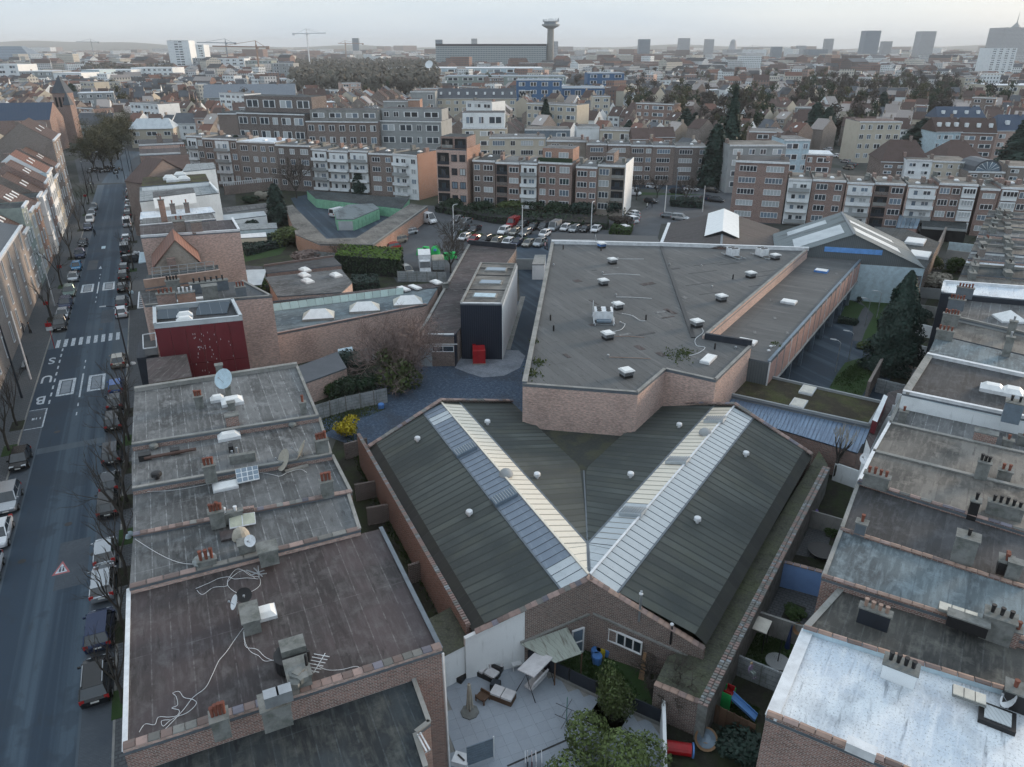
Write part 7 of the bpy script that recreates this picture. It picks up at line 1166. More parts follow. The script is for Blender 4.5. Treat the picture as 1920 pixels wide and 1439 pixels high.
for u0,u1,v0,v1,n in((1490,1780,165,222,150),(1180,1400,190,262,44),(1760,1920,175,215,18),(1380,1500,178,235,12),(860,970,165,178,12),(640,760,170,200,8),(1120,1400,150,175,22),(1400,1700,150,168,20),(1560,1640,230,280,7),(1320,1420,225,300,10),(200,460,180,225,10),(1060,1100,165,195,6)):
 for _ in range(n):
  u,v=rq.uniform(u0,u1),rq.uniform(v0,v1);p=G(u,v)
  h=rq.uniform(9,17);s=h*.4;t=thing('garden_tree','leafless brownish tree crown among the far garden plots and houses','tree',p,rq.uniform(0,6),FG);link('crown',fc,t,(0,0,h*.58),0,(s,s,h*.44),{0:rq.choice((M_TWGO,M_TWIG,M_TWIG,M_LF3))});
hedge('tall clipped hedge with bright green top behind the white rooflights',GP([(632,512),(752,522),(756,498),(640,490)]),3.6,.22,3800,M_LF3,top=M_LF4);hedge('dark rounded shrub bed in front of the tall hedge',GP([(660,552),(712,548),(708,532),(662,534)]),1.9,.2,1200,M_LF1);hedge('small dark hedge block beside the brick annexes',GP([(485,575),(515,572),(515,556),(488,558)]),3.4,.2,1000,M_LF2);hedge('dark rounded bush right of the shiny blue shed',GP([(603,556),(640,550),(635,540),(603,543)]),1.6,.2,600,M_LF1)
hedge('long dark hedge behind the car park',GP([(815,398),(925,420),(1140,432),(1140,416),(925,405),(820,392)]),1.7,.25,2600,M_LF3,top=M_LF3);hedge('low hedge strip between the two rows of parked cars',GP([(858,446),(1020,462),(1022,457),(862,441)]),.9,.2,1200,M_LF3,top=M_LF2);hedge('small clipped hedge at the drive corner',GP([(1142,440),(1182,442),(1186,432),(1150,430)]),1.3,.22,900,M_LF2);hedge('dark green hedge with white posts on the island by the drive',GP([(1256,388),(1318,392),(1318,384),(1258,381)]),1.9,.25,900,M_LF1)
hedge('clipped dark hedge in the walled garden',GP([(462,482),(540,462),(536,455),(456,470)]),1.6,.22,1200,M_LF1);hedge('second low hedge in the walled garden',GP([(455,466),(530,452),(528,446),(455,458)]),1.4,.22,900,M_LF3);hedge('curved low hedge along the white wall of the court',GP([(1608,568),(1632,560),(1634,556),(1608,560)]),.8,.15,500,M_LF1);hedge('dark low hedge round the left court lawn',GP([(1570,607),(1605,612),(1608,607),(1572,602)]),.8,.15,500,M_LF1)
for l,u,v,r,h,m in(('dark shrub at the foot of the reddish tower house',1000,396,4,3.4,M_LF3),('olive shrub in front of the brown apartment houses',960,398,3.6,3.2,M_LF5),('dark shrub below the white balconies',1042,402,3.8,3.4,M_LF3),('round shrub right of the hedge terrace house',1092,408,3,4.2,M_LF1),('bare brown shrub by the parked cars on the drive',1165,425,2.8,2.6,M_TWIG),('evergreen shrub below the white end wall',1150,404,2.2,4.6,M_LF1),('shrub at the left end of the car park hedge',846,395,3,3.2,M_LF3),('dark shrub behind the parked red van',905,402,3.4,3.6,M_LF3),
('ivy covered shrub on the concrete garden fence',655,748,1.8,3.0,M_LF3),('dark shrub at the garden wall corner',690,738,2.0,2.6,M_LF3),('dark spreading shrub beside the slate roofed shed',660,700,2.6,3.2,M_LF1),('low shrub near the garden path end',625,742,1.4,2.0,M_LF2),('rust coloured shrub before the concrete fence',575,492,2.6,2.6,M_TWGB),('green shrub behind the walled garden hedge',545,458,3.2,4.0,M_LF5),('dark shrub in the small yard near the milky sheds',473,432,1.4,2.6,M_LF1),('white flowering shrub under the balustrade',492,375,2.6,2.4,M_FAG),('dark shrub left of the flowering one',470,380,2.2,2.0,M_LF3),('dark shrub right of the flowering one',512,372,2.2,2.4,M_LF1),
('bright green shrub among the small rear gardens',1790,510,1.6,3.0,M_LF2),('grey green bamboo clump at the boundary wall',1744,505,1.6,3.0,M_LF5),('light bare shrub in the garden behind the court',1752,540,2.6,2.8,M_FAG),('small clipped tree behind the boundary wall',1712,655,.8,1.8,M_LF2),('dark shrub behind the conifer',1720,605,1.6,2.4,M_LF1),('low mound of yellowish plants on the court lawn',1618,652,.9,.8,M_LF5),('dark shrub at the bottom edge beside the brick house',1400,1425,1.6,1.5,M_LF1),('small plants in the paved garden bed',1490,1150,.8,.5,M_LF2),('dark plant tub group in the narrow garden',1560,1000,.7,.7,M_LF2),('shrub on the verge of the side street',1410,380,3,3,M_LF3),('dark shrubs behind the road',1310,340,5,3,M_LF3)):
 bush(l,u,v,r,h,m)
plant('forsythia','bright yellow flowering shrub at the corner of the hall wall','shrub',G(649,822)+UPV*1.1,None,crown_round(1300,1.35,.9,0,.13).mesh('crown',[M_YEL]),1)
tf=MB()
def tufts(pix,n,hh=.14,m=0):
 P=GP(pix,.05);w=[rq.random()for _ in P]
 for _ in range(n):
  w=[rq.random()**2.2 for _ in P];s_=sum(w);q=sum((Vector(p)*x for p,x in zip(P,w)),Vector((0,0,0)))/s_;e=Vector((rq.uniform(-.09,.09),rq.uniform(-.09,.09),0));tf.face([q-e,q+e,q+e*.3+UPV*rq.uniform(.5,1)*hh+Vector((rq.uniform(-.08,.08),rq.uniform(-.08,.08),0))],m)
tufts([(1330,1330),(1355,1290),(1425,1330),(1410,1385)],2500);tufts([(1380,1190),(1470,1180),(1490,1200),(1470,1270),(1375,1245)],2500);tufts([(1555,727),(1570,700),(1612,672),(1645,676),(1615,745)],1800,.2);tufts([(640,800),(665,790),(720,960),(900,1300),(700,960)],3500,.25);tufts([(610,812),(722,768),(715,745),(600,780)],2500,.2,1);tufts([(1040,1250),(1120,1200),(1230,1340),(1110,1300)],2000,.2)
tf.build('grass_tufts',[M_LF2,M_LF5],kind='stuff',label='short grass tufts in the gardens and on the lawns')
wd_=MB()
for u,v,n,s in((995,700,160,.5),(1010,680,120,.4),(1003,640,60,.3),(1268,668,140,.7),(1285,662,120,.5),(1454,645,60,.3)):
 c=G(u,v,BH)
 for _ in range(n):q=c+Vector((rq.gauss(0,s),rq.gauss(0,s*1.4),0));e=Vector((rq.uniform(-.12,.12),rq.uniform(-.12,.12),0));wd_.face([q-e,q+e,q+UPV*rq.uniform(.05,.3)],0)
wd_.build('roof_weeds',M_LF5,kind='stuff',label='weeds growing along the edge of the big grey roof')
# ================================================================ cars
def car_meshes(kind):
 if('car',kind)in CACHE:return CACHE[('car',kind)]
 L,Wd,hb,hr,x0,x1,x2,x3={'hatch':(4.0,1.76,.92,1.48,-1.95,-1.55,.35,1.15),'sedan':(4.6,1.82,.92,1.42,-2.0,-1.25,.45,1.25),'suv':(4.5,1.88,1.05,1.68,-2.2,-1.85,.55,1.25),'estate':(4.65,1.82,.93,1.48,-2.25,-1.85,.5,1.3),'van':(5.2,1.95,1.15,2.15,-2.58,-2.5,1.35,1.9)}[kind]
 hw=Wd/2;A=L/2;b=MB()
 secs=[(-A,.42,.62,.80,hw*.86),(-A+.12,.25,.60,hb-.02,hw*.96),(-A+.6,.22,.6,hb,hw),(0,.2,.6,hb,hw),(A-1.0,.22,.6,hb-.06,hw),(A-.35,.24,.58,hb-.20,hw*.95),(A,.40,.52,.66,hw*.78)]
 rings=[]
 for y,zb,zm,zt,w in secs:i=len(b.v);b.v+=[(-w*.92,y,zb),(-w,y,zm),(-w*.93,y,zt),(w*.93,y,zt),(w,y,zm),(w*.92,y,zb)];rings.append(i)
 for r0,r1 in zip(rings,rings[1:]):
  for k in range(6):b.f.append((r0+k,r0+(k+1)%6,r1+(k+1)%6,r1+k));b.m.append(0)
 b.f+=[tuple(rings[0]+k for k in range(6)),tuple(rings[-1]+k for k in reversed(range(6)))];b.m+=[0,0]
 wr,wb=hw*.74,hw*.90;rf_=[(-wr,x1,hr-.03),(wr,x1,hr-.03),(wr,x2,hr),(-wr,x2,hr)];b.hexa([(p[0]*1.01,p[1],p[2]-.05)for p in rf_],[(p[0]*.97,p[1],p[2]+.02)for p in rf_])
 for sx in(-1,1):
  for(ya,za),(yb,zb_)in(((x0,hb),(x1,hr-.03)),((x3,hb-.02),(x2,hr)),(((x0+x3)/2-.1,hb),((x1+x2)/2-.05,hr))):
   p,q=Vector((sx*wb,ya,za-.02)),Vector((sx*wr,yb,zb_-.02));b.beam(p,q,.09,.06)
 g=MB();k=[(-wb*.985,x0,hb-.02),(wb*.985,x0,hb-.02),(wb*.985,x3,hb-.04),(-wb*.985,x3,hb-.04)];t=[(-wr*.985,x1,hr-.04),(wr*.985,x1,hr-.04),(wr*.985,x2,hr-.02),(-wr*.985,x2,hr-.02)];g.hexa(k,t)
 if kind=='van':b.hexa([(-hw*.95,-A+.06,hb-.02),(hw*.95,-A+.06,hb-.02),(hw*.95,.75,hb-.02),(-hw*.95,.75,hb-.02)],[(-hw*.86,-A+.1,hr+.02),(hw*.86,-A+.1,hr+.02),(hw*.86,.8,hr+.03),(-hw*.86,.8,hr+.03)])
 w=MB();w.tube([(-.11,0,0),(.11,0,0)],.33,14);rm=MB();rm.tube([(-.13,0,0),(.13,0,0)],.19,10)
 hd=MB().hexa([(-.2,-.06,-.08),(.2,-.16,-.08),(.2,.05,-.08),(-.2,.08,-.08)],[(-.2,-.10,.08),(.2,-.2,.06),(.2,.02,.06),(-.2,.05,.08)]);tl=MB().box((0,0,-.14),(.3,.1,.28));pl_=MB().box((0,0,0),(.5,.03,.12));mr=MB().box((0,0,0),(.2,.12,.14));rail=MB().box((0,0,0),(.05,(x2-x1)*.85,.05))
 CACHE[('car',kind)]=dict(L=L,hw=hw,hb=hb,hr=hr,x0=x0,x1=x1,x2=x2,x3=x3,body=b.mesh('body',[M_BLK],smooth=False),glass=g.mesh('glass',[M_CGL]),tyre=w.mesh('tyre',[M_RUB]),rim=rm.mesh('rim',[M_GAL]),hl=hd.mesh('headlight',[M_HL]),tl=tl.mesh('tail_light',[M_RED]),pl=pl_.mesh('number_plate',[M_PLT]),mr=mr.mesh('mirror',[M_BLK]),rail=rail.mesh('roof_rail',[M_GAL]))
 return CACHE[('car',kind)]
PAINT={n:mat('car_paint_'+n,c,.22,(),me,.6)for n,c,me in(('black',(.010,.011,.013),.1),('dark_grey',(.045,.05,.058),.5),('silver',(.42,.45,.48),.6),('white',(.72,.74,.77),0),('blue',(.02,.09,.30),.3),('dark_blue',(.015,.03,.08),.4),('light_blue',(.05,.25,.48),.3),('grey',(.16,.18,.20),.5),('red',(.30,.02,.025),.1),('beige',(.32,.30,.26),.4),('green',(.12,.18,.17),.4))}
def car(label,p,a,kind='hatch',col='black',group=None,detail=True,cat='car',rails=False):
 m=car_meshes(kind);t=thing('parked_car' if cat=='car' else 'parked_van',label,cat,p,a,group);A=m['L']/2;bm={0:PAINT[col]}
 link('body',m['body'],t,mats=bm);link('glass',m['glass'],t)
 for sx in(-1,1):
  for y in(-A+.85,A-.82):
   w=link('wheel',m['tyre'],t,(sx*(m['hw']-.08),y,.33));
   if detail:link('rim',m['rim'],w)
  link('headlight',m['hl'],t,(sx*m['hw']*.62,A-.14,.66),0 if sx>0 else 0,(sx,1,1));link('tail_light',m['tl'],t,(sx*m['hw']*.78,-A+.06,.86))
  if detail:link('mirror',m['mr'],t,(sx*(m['hw']+.05),m['x3']-.25,m['hb']),mats=bm)
  if rails:link('roof_rail',m['rail'],t,(sx*m['hw']*.66,(m['x1']+m['x2'])/2,m['hr']+.03))
 link('number_plate',m['pl'],t,(0,-A-.01,.62));link('number_plate',m['pl'],t,(0,A+.01,.42));return t
GR_,GL_='cars parked along the right kerb','cars parked along the left kerb'
CR=[(165,1292,'suv','black','nearest black car with silver roof rails on the right kerb'),(172,1196,'suv','dark_blue','dark blue grey estate with glass roof, second from the near end'),(181,1106,'estate','silver','silver estate car half under a bare tree, third from the near end'),(187,1048,'hatch','silver','silver grey hatchback with dark sunroof beside the warning triangle'),(189,958,'suv','black','small black car behind bare branches, right kerb'),(198,915,'hatch','dark_grey','dark grey hatchback with shiny windscreen, nose to nose with the black one'),(198,862,'suv','dark_grey','dark car with pale roof opposite the end of the bus stop markings'),
(204,800,'suv','black','black estate with bluish roof near the bus bay'),(208,762,'sedan','dark_grey','dark grey car level with the white cushion markings'),(212,734,'hatch','blue','bright blue small car on the right kerb'),(216,684,'sedan','beige','lone dark car parked just before the crosswalk'),(221,592,'sedan','white','white car parked just beyond the crosswalk'),(224,575,'suv','dark_grey','dark car directly behind the white one beyond the crosswalk'),(227,546,'hatch','black','black car level with the far white cushion markings'),(229,524,'suv','black','black car second before the far markings'),(230,508,'hatch','dark_grey','grey car third before the far markings'),(229,475,'van','dark_grey','dark van with two pale cars behind'),(233,452,'hatch','white','pale car behind the dark van'),
(235,424,'van','white','white delivery van on the right kerb'),(236.5,407,'suv','black','black car beyond the white delivery van'),(237,395,'hatch','silver','silver car, second beyond the delivery van'),(237.5,384,'sedan','white','white car, third beyond the delivery van'),(238.5,373,'hatch','dark_grey','grey car, fourth beyond the delivery van'),(239.5,364,'suv','white','white car near the crossing'),(240.5,356,'suv','black','last black car before the crossing')]
for u,v,k,c,l in CR:s,_=st_of(G(u,v));car(l,ST(s,4.28,.03),AA+R.uniform(-.02,.02)+(0 if c!='x' else 0),k,c,GR_,v>440,'car' if k!='van' else 'van',rails=(v>1250))
CLs=[(33,872,'hatch','black','black car with silver roof, nose towards us, just below the bus bay'),(10,948,'suv','silver','silver white car behind the black one on the left kerb'),(-6,1012,'sedan','white','white car cut by the left picture edge'),(-22,1080,'hatch','white','white car only just visible at the left picture edge'),(110,616,'suv','black','black car nearest the crosswalk on the left kerb'),(115,596,'sedan','silver','silver car behind the black one at the crosswalk'),(122,577,'suv','dark_blue','dark blue car, third from the crosswalk'),(127,554,'suv','green','grey green car, fourth from the crosswalk'),(135,526,'sedan','silver','silver saloon, fifth from the crosswalk'),(141,506,'hatch','light_blue','light blue small car on the left kerb'),(145,483,'suv','dark_blue','dark blue grey car behind the light blue one'),(152,462,'hatch','black','black small car with two white bonnet stripes'),
(161,431,'sedan','dark_blue','dark blue car at the head of the upper left queue'),(163,417,'suv','white','white car, second in the upper left queue'),(166,405,'hatch','silver','silver car, third in the upper left queue'),(168,394,'suv','grey','grey car, fourth in the upper left queue')]
for u,v,k,c,l in CLs:
 s,_=st_of(G(u,v));t=car(l,ST(s,-4.45 if v>700 else -4.35,.03),AA+math.pi+R.uniform(-.02,.02),k,c,GL_,v>440)
 if 'stripes' in l:[MB().box((x,.95,.93),(.18,.9,.02)).build('stripe',M_WM,t,world=False)for x in(-.25,.25)]
GPK='cars in the car park'
def lot(pts,a,cols,labels,kinds=None,group=GPK):
 for k,((u,v),c)in enumerate(zip(pts,cols)):car(labels[k],G(u,v,.03),a+R.uniform(-.04,.04),(kinds or['hatch','sedan','suv','hatch','estate'])[k%5],c,group,False)
fa=AB+math.pi-.15
lot([(871,450),(890,453),(910,455),(931,457),(952,459),(970,460),(991,461),(1012,461)],fa,['white','red','dark_grey','beige','white','dark_blue','beige','silver'],['white car at the left end of the front car park row','dark red car, second in the front row','grey people carrier, third in the front row','beige dark roofed car, fourth in the front row','white hatchback, fifth in the front row','dark blue car, sixth in the front row','beige off-roader, seventh in the front row','silver car at the right end of the front row beside two people'])
lot([(868,433),(890,434),(945,438),(965,440),(985,441),(1021,443)],fa,['grey','dark_grey','white','beige','grey','white'],['dark blue grey car behind the bare bushes','dark car with pointed tail next to the bushes','white car in the middle car park row','beige car right of the white one, middle row','light grey car by the lamp post','white car standing alone right of the lamp post'])
lot([(979,426),(1000,430),(1020,430),(1060,432),(1077,434),(1097,434),(1117,434)],fa,['dark_grey','black','dark_grey','white','silver','black','white'],['dark car right of the red van','black car in the rear row','black saloon in the rear row','white car right of the pale van','silver off-roader in the rear row','black car in the rear row by the lamp post','white car at the right end of the rear row'])
lot([(857,416),(873,420)],fa,['silver','silver'],['silver car near the white van by the hedge','second silver car by the hedge'])
car('dark red van in the rear row of the car park',G(962,424,.03),fa,'van','red',GPK,False,'van');car('pale silver van in the rear car park row',G(1040,431,.03),fa,'van','silver',GPK,False,'van')
van=car('tall white delivery van parked at the corner of the garage block',G(801,418,.03),AA+math.pi+.9*0-.35,'van','white',GPK,True,'van');van.scale=(1.15,1.15,1.2)
lot([(766,440),(746,456),(732,470)],AB+math.pi+.25,['silver','beige','red'],['silver car along the orange brick wall with open boot','cream people carrier along the orange brick wall','dark red car nearest us along the orange brick wall'],['estate','suv','suv','hatch','hatch'])
lot([(1188,405),(1187,411),(1184,417),(1176,425),(1170,433)],AB-1.0,['white','silver','white','silver','white'],['white car at the top of the drive row','silver car, second in the drive row','white car, third in the drive row','silver car, fourth in the drive row by the brown shrub','white car at the lower end of the drive row'],group='cars in a slanted row along the drive')
lot([(1223,353),(1296,358),(1335,361),(1221,381),(1270,363),(1297,383),(1255,409),(1275,413)],AB+1.55,['white','white','black','dark_grey','dark_grey','beige','grey','silver'],['white car parked under the knotted tree','white car parked on the road behind the verge','black off-roader on the road behind the verge','dark car with pale tail entering the drive','dark car behind the lamp mast','beige car behind the green hedge island','pale blue grey car beside the brown gabled roof','silver car half hidden by the brown gabled roof'],group='cars on the side street')
lot([(1326,376),(1343,379)],AB+1.55,['dark_blue','dark_grey'],['dark blue car close to the bay windowed block','dark grey car half behind the bay windowed block'],group='cars on the side street')
car('white van half hidden behind the white end wall',G(1186,366,.03),AB+1.55,'van','white','cars on the side street',False,'van');car('white van beside the garages on the yard',G(635,405,.03),AB,'van','white',None,False,'van')
for k,(u,v,c)in enumerate(((1567,295,'white'),(1590,318,'beige'),(1596,312,'dark_grey'),(1585,306,'silver'),(1545,288,'grey'),(1552,283,'white'),(1536,278,'dark_blue'),(1528,272,'silver'))):car('small %s car in the side street queue, %s'%(c.replace('_',' '),nm[k]+' counted from the white roofed corner'),G(u,v,.03),AB-1.0,'hatch',c,'cars in the distant side street',False)
car('dark red car behind the white awning on the pavement',G(251,492,.13),AA+1.4,'suv','dark_grey',None,False)
t=thing('truck','white box truck parked nose towards us behind the concrete fence','truck',G(797,507,.03),math.radians(172));MB().box((0,-1.2,.9),(2.4,4.6,2.5)).build('box',M_WM,t,world=False);MB().hexa([(-1.1,1.2,.5),(1.1,1.2,.5),(1.1,3.0,.5),(-1.1,3.0,.5)],[(-1.05,1.2,2.5),(1.05,1.2,2.5),(1.0,2.3,2.5),(-1.0,2.3,2.5)]).build('cab',M_WM,t,world=False);MB().face([(-.95,2.42,2.35),(.95,2.42,2.35),(1.0,2.86,1.3),(-1.0,2.86,1.3)]).build('windscreen',M_CGL,t,world=False);[MB().tube([(x-.15,y,.45),(x+.15,y,.45)],.45,12).build('wheel',M_RUB,t,world=False)for x in(-1,1)for y in(-2.4,2.1)];MB().box((0,-.5,.55),(1.9,5,.3)).build('chassis',M_BLK,t,world=False)
t=thing('box_trailer','grey white box trailer with soft top next to the truck','trailer',G(822,508,.03),math.radians(172));MB().box((0,0,.7),(2.3,3.8,1.9)).build('box',M_CONL,t,world=False);MB().hexa([(-1.2,-1.95,2.62),(1.2,-1.95,2.62),(1.2,1.95,2.62),(-1.2,1.95,2.62)],[(-.9,-1.8,2.8),(.9,-1.8,2.8),(.9,1.8,2.8),(-.9,1.8,2.8)]).build('cover',M_FAG,t,world=False);[MB().tube([(x-.12,0,.36),(x+.12,0,.36)],.36,12).build('wheel',M_RUB,t,world=False)for x in(-1,1)]
car('beige car half hidden behind the concrete fence',G(763,512,.03),math.radians(150),'hatch','beige',None,False)
for k,(u,v,l,d)in enumerate(((817,480,'largest green recycling dome with blue opening',1),(788,478,'green recycling bank left of the black one',0),(799,474,'green recycling bank behind the others',0),(838,486,'low green recycling bank near the bare tree',0),(849,484,'green recycling bank at the foot of the bare tree',0))):
 t=thing('recycling_bank',l,'recycling bank',G(u,v,.03),.2*k,'green recycling banks in the car park')
 if d:MB().cyl((0,0,0),1.0,1.3,14,0,.95).dome((0,0,1.3),.95,.9,14,5).build('body',M_GRNB,t,world=False);MB().cyl((0,-.93,1.3),.3,.4,10).build('opening',M_RLB,t,world=False)
 else :MB().hexa([(-.7,-.6,0),(.7,-.6,0),(.7,.6,0),(-.7,.6,0)],[(-.55,-.45,1.3),(.55,-.45,1.3),(.55,.45,1.3),(-.55,.45,1.3)]).build('body',M_GRNB,t,world=False);MB().box((0,-.5,.9),(.6,.14,.25)).build('opening',M_BLK,t,world=False)
# ================================================================ street furniture
def lamp(label,p,h,a,arm=1.6,m=None,r=.07,group=None,flood=0):
 t=thing('lamp_post',label,'lamp post',p,a,group);m=m or M_GAL;MB().tube([(0,0,0),(0,0,h)],r*1.4,7,0,r*.8).build('pole',m,t,world=False)
 if arm:MB().tube([(0,0,h),(0,arm*.5,h+.25),(0,arm,h+.3)],r*.7,5).build('arm',m,t,world=False);MB().hexa([(-.13,arm-.1,h+.24),(.13,arm-.1,h+.24),(.1,arm+.7,h+.3),(-.1,arm+.7,h+.3)],[(-.1,arm-.1,h+.38),(.1,arm-.1,h+.38),(.07,arm+.65,h+.38),(-.07,arm+.65,h+.38)]).build('lamp_head',M_GAL,t,world=False)
 return t
pw=G(58.5,713);t=lamp('tall white leaning street pole without lamp by the bus stop',pw+UPV*.12,9.5,0,0,M_WM,.09,'street poles')
lamp('dark street lamp post by the bus bay at the left',G(41.5,748)+UPV*.12,10.5,AA+math.pi/2,0,M_STD,.1,'street poles');pk=G(183,0)if 0 else G(92,575);lamp('white pole in front of the peach office block',G(103,575)+UPV*.12,9,0,0,M_WM,.08,'street poles')
lamp('dark lamp post on the right pavement near the crosswalk',G(243,688)+UPV*.12,8.5,AA-math.pi/2,1.2,M_STD,.09,'street poles')
for k,(u,v)in enumerate(((236,345),(185,340),(165,362),(250,330),(243,322))):lamp('lamp post at the crossing, %s from the near side'%nm[k],G(u,v),9,AA+1.5*k,1.0,M_STD,.09,'lamp posts at the crossing')
for l,u,v,a in(('white car park lamp post right of the red van',979,447,0),('white car park lamp post behind the workshop roof',851,443,1),('white car park lamp post in front of the drive row',1108,437,.5),('tall grey lamp mast on the hedge island',1265,388,0),('white pole at the left end of the hedge island',1246,398,0),('white pole at the right end of the hedge island',1317,398,0)):lamp(l,G(u,v),10 if 'mast' in l else 7,a,.6 if 'pole at' not in l else 0,M_WM if 'mast' not in l else M_SIL,.1,'car park lamp posts')
for l,u,v in(('court lamp post in front of the conifer',1590,679),('court lamp post on the lawn by the white wall',1643,597),('court lamp post by the path',1622,612),('court lamp post by the salmon facade',1566,697)):lamp(l,G(u,v),4.2,-1.1,.7,M_GAL,.06,'court lamp posts')
for l,u,v,h in(('red and white bus stop sign on red pole at the crosswalk',103,655,4.3),('small red sign box under the bare tree',94,596,3),('red sign box further up the left kerb',117,524,3),('red frame sign near the crossing',163,384,3)):
 t=thing('street_sign',l,'sign',G(u,v)+UPV*.12,AA);MB().tube([(0,0,0),(0,0,h)],.05,6).build('pole',M_REDP if 'pole' in l else M_STD,t,world=False);MB().box((0,-.07,h-.9),(.8,.06,.55)).build('sign_board',M_REDP,t,world=False)
 if 'bus stop' in l:MB().box((0,-.07,h-1.5),(.8,.06,.5)).build('sign_board',M_WM,t,world=False)
t=thing('bus_shelter','low grey steel seats and bin beside the bus bay','bench',G(52,690)+UPV*.12,AA);[MB().box((0,y,0),(.08,.08,1.3)).box((-.3,y,.5),(.6,.06,.06)).build('frame',M_BLK,t,world=False)for y in(-1.2,0,1.2)];MB().box((-.3,0,.5),(.5,2.6,.06)).build('seat',M_GAL,t,world=False)
for k,(u,v)in enumerate(((36,712),(40,704),(43,697))):t=thing('bicycle_stand','black hoop bicycle stand by the left pavement lamp, %s'%nm[k],'bicycle stand',G(u,v)+UPV*.12,AA,'bicycle stands');MB().tube([(0,-.4,0),(0,-.4,.7),(0,-.25,.85),(0,.25,.85),(0,.4,.7),(0,.4,0)],.035,6).build('hoop',M_BLK,t,world=False)
for k,(u,v,m,l)in enumerate(((237,590,M_STB,'pile of white and blue rubbish bags by the right kerb'),(250,550,M_STB,'blue white rubbish bag near the open stairs'),(257,475,M_WM,'pale rubbish bags beside the shaped gable house'),(243,686,M_WM,'white rubbish bag at the foot of the dark lamp post'),(0,695,M_YEL,'yellow rubbish bag at the left picture edge'),(233,1010,M_STB,'blue white bundle under the bare trees'))):
 t=thing('rubbish_bags',l,'rubbish bag',G(u,v)+UPV*.12);[MB().dome(rv(.25)*Vector((1,1,0))if 0 else Vector((R.uniform(-.5,.5),R.uniform(-.5,.5),0)),R.uniform(.25,.4),R.uniform(.3,.5),9,3).build('bag',m,t,world=False,smooth=True)for _ in range(3)]
t=thing('balcony_frame','white tube railing with dark netting left of the red house','balcony',G(270,640,9));
for pts in(((268,629),(292,625),(294,652),(269,655)),):P=GP(pts,10.6);[MB().beam(P[k],P[(k+1)%4],.1,.1).build('rail',M_WM,t)for k in range(4)];MB().face([p-UPV*.8 for p in P]).build('net',M_BLK,t)
MB().prism(GP([(256,672),(298,668),(292,640),(258,642)],9.4),5,9.4).build('terrace',M_STD,t)
t=thing('awning','white square awning frame sticking out beside the battened roof','awning',G(266,560,9));P=GP([(259,579),(271,577),(268,549),(261,549)],10.5);[MB().beam(P[k],P[(k+1)%4],.14,.12).build('frame',M_WM,t)for k in range(4)];[MB().beam(P[0].lerp(P[3],k/8),P[1].lerp(P[2],k/8),.1,.08).build('slat',M_WM,t)for k in range(1,8)]
t=thing('awning','white blue canopy beside the shaped gable','awning',G(270,490,9));P=GP([(260,495),(284,491),(283,474),(262,475)],11);MB().hexa(P,[p+UPV*.15 for p in P]).build('cover',M_STB,t)
# ================================================================ terrace furniture
TG=lambda u,v:G(u,v,TZ+.015)
t=thing('garden_sofa','black wicker corner sofa with white cushions against the white wall','sofa',TG(903,1262),math.radians(30));MB().box((0,0,0),(2.6,.85,.38)).build('seat',M_BLK,t,world=False);MB().box((0,.42,.385),(2.6,.16,.4)).build('backrest',M_BLK,t,world=False);MB().box((-1.1,-1.0,0),(.85,1.15,.38)).build('seat',M_BLK,t,world=False);[MB().box((x,-.02,.385),(.85,.7,.14),.1).build('cushion',M_FAB,t,world=False)for x in(-.1,.85)];MB().box((.2,.3,.53),(.8,.14,.35),.1).build('cushion',M_FAB,t,world=False)
t=thing('lounge_chair','white reclining lounger leaning beside the black sofa','lounger',TG(938,1248),math.radians(25));MB().box((0,-.5,.0),(.8,.9,.35)).build('frame',M_BLK,t,world=False);MB().hexa([(-.4,-.4,.38),(.4,-.4,.38),(.4,.35,1.3),(-.4,.35,1.3)],[(-.4,-.48,.44),(.4,-.48,.44),(.4,.27,1.38),(-.4,.27,1.38)]).build('mattress',M_FAB,t,world=False)
t=thing('plastic_chair','white tipped plastic garden chair by the wall corner','chair',TG(967,1250),math.radians(-20));MB().hexa([(-.35,-.4,.45),(.35,-.4,.45),(.35,.3,.5),(-.35,.3,.5)],[(-.35,-.4,.5),(.35,-.4,.5),(.35,.3,.55),(-.35,.3,.55)]).build('seat',M_WM,t,world=False);MB().hexa([(-.35,.3,.5),(.35,.3,.5),(.35,.5,1.2),(-.35,.5,1.2)],[(-.35,.26,.5),(.35,.26,.5),(.35,.45,1.2),(-.35,.45,1.2)]).build('backrest',M_WM,t,world=False);[MB().box((x,y,0),(.06,.06,.45)).build('leg',M_WM,t,world=False)for x in(-.3,.3)for y in(-.35,.25)]
t=thing('swing_seat','garden swing seat with white canopy and pale cushions','swing seat',TG(1004,1288),math.radians(128));MB().hexa([(-1.1,-.75,1.95),(1.1,-.75,1.95),(1.1,.65,2.15),(-1.1,.65,2.15)],[(-1.08,-.73,2.02),(1.08,-.73,2.02),(1.08,.63,2.22),(-1.08,.63,2.22)]).build('canopy',M_FAB,t,world=False);MB().box((0,0,.5),(1.7,.65,.14)).build('seat',M_FAB,t,world=False);MB().hexa([(-.85,.3,.65),(.85,.3,.65),(.85,.5,1.2),(-.85,.5,1.2)],[(-.85,.22,.65),(.85,.22,.65),(.85,.4,1.25),(-.85,.4,1.25)]).build('backrest',M_FAB,t,world=False)
for x in(-1.1,1.1):MB().tube([(x,-.8,0),(x,0,2.0),(x,.8,0)],.035,6).build('frame',M_BLK,t,world=False);MB().tube([(x*.8,0,2.0),(x*.78,.05,.6)],.015,4).build('chain',M_BLK,t,world=False)
t=thing('parasol','closed cream parasol on a round slab base','parasol',TG(881,1336));MB().cyl((0,0,0),.62,.08,8).build('base',M_CEM,t,world=False);MB().cyl((0,0,.08),.03,2.5,6).build('pole',M_WOOD,t,world=False)
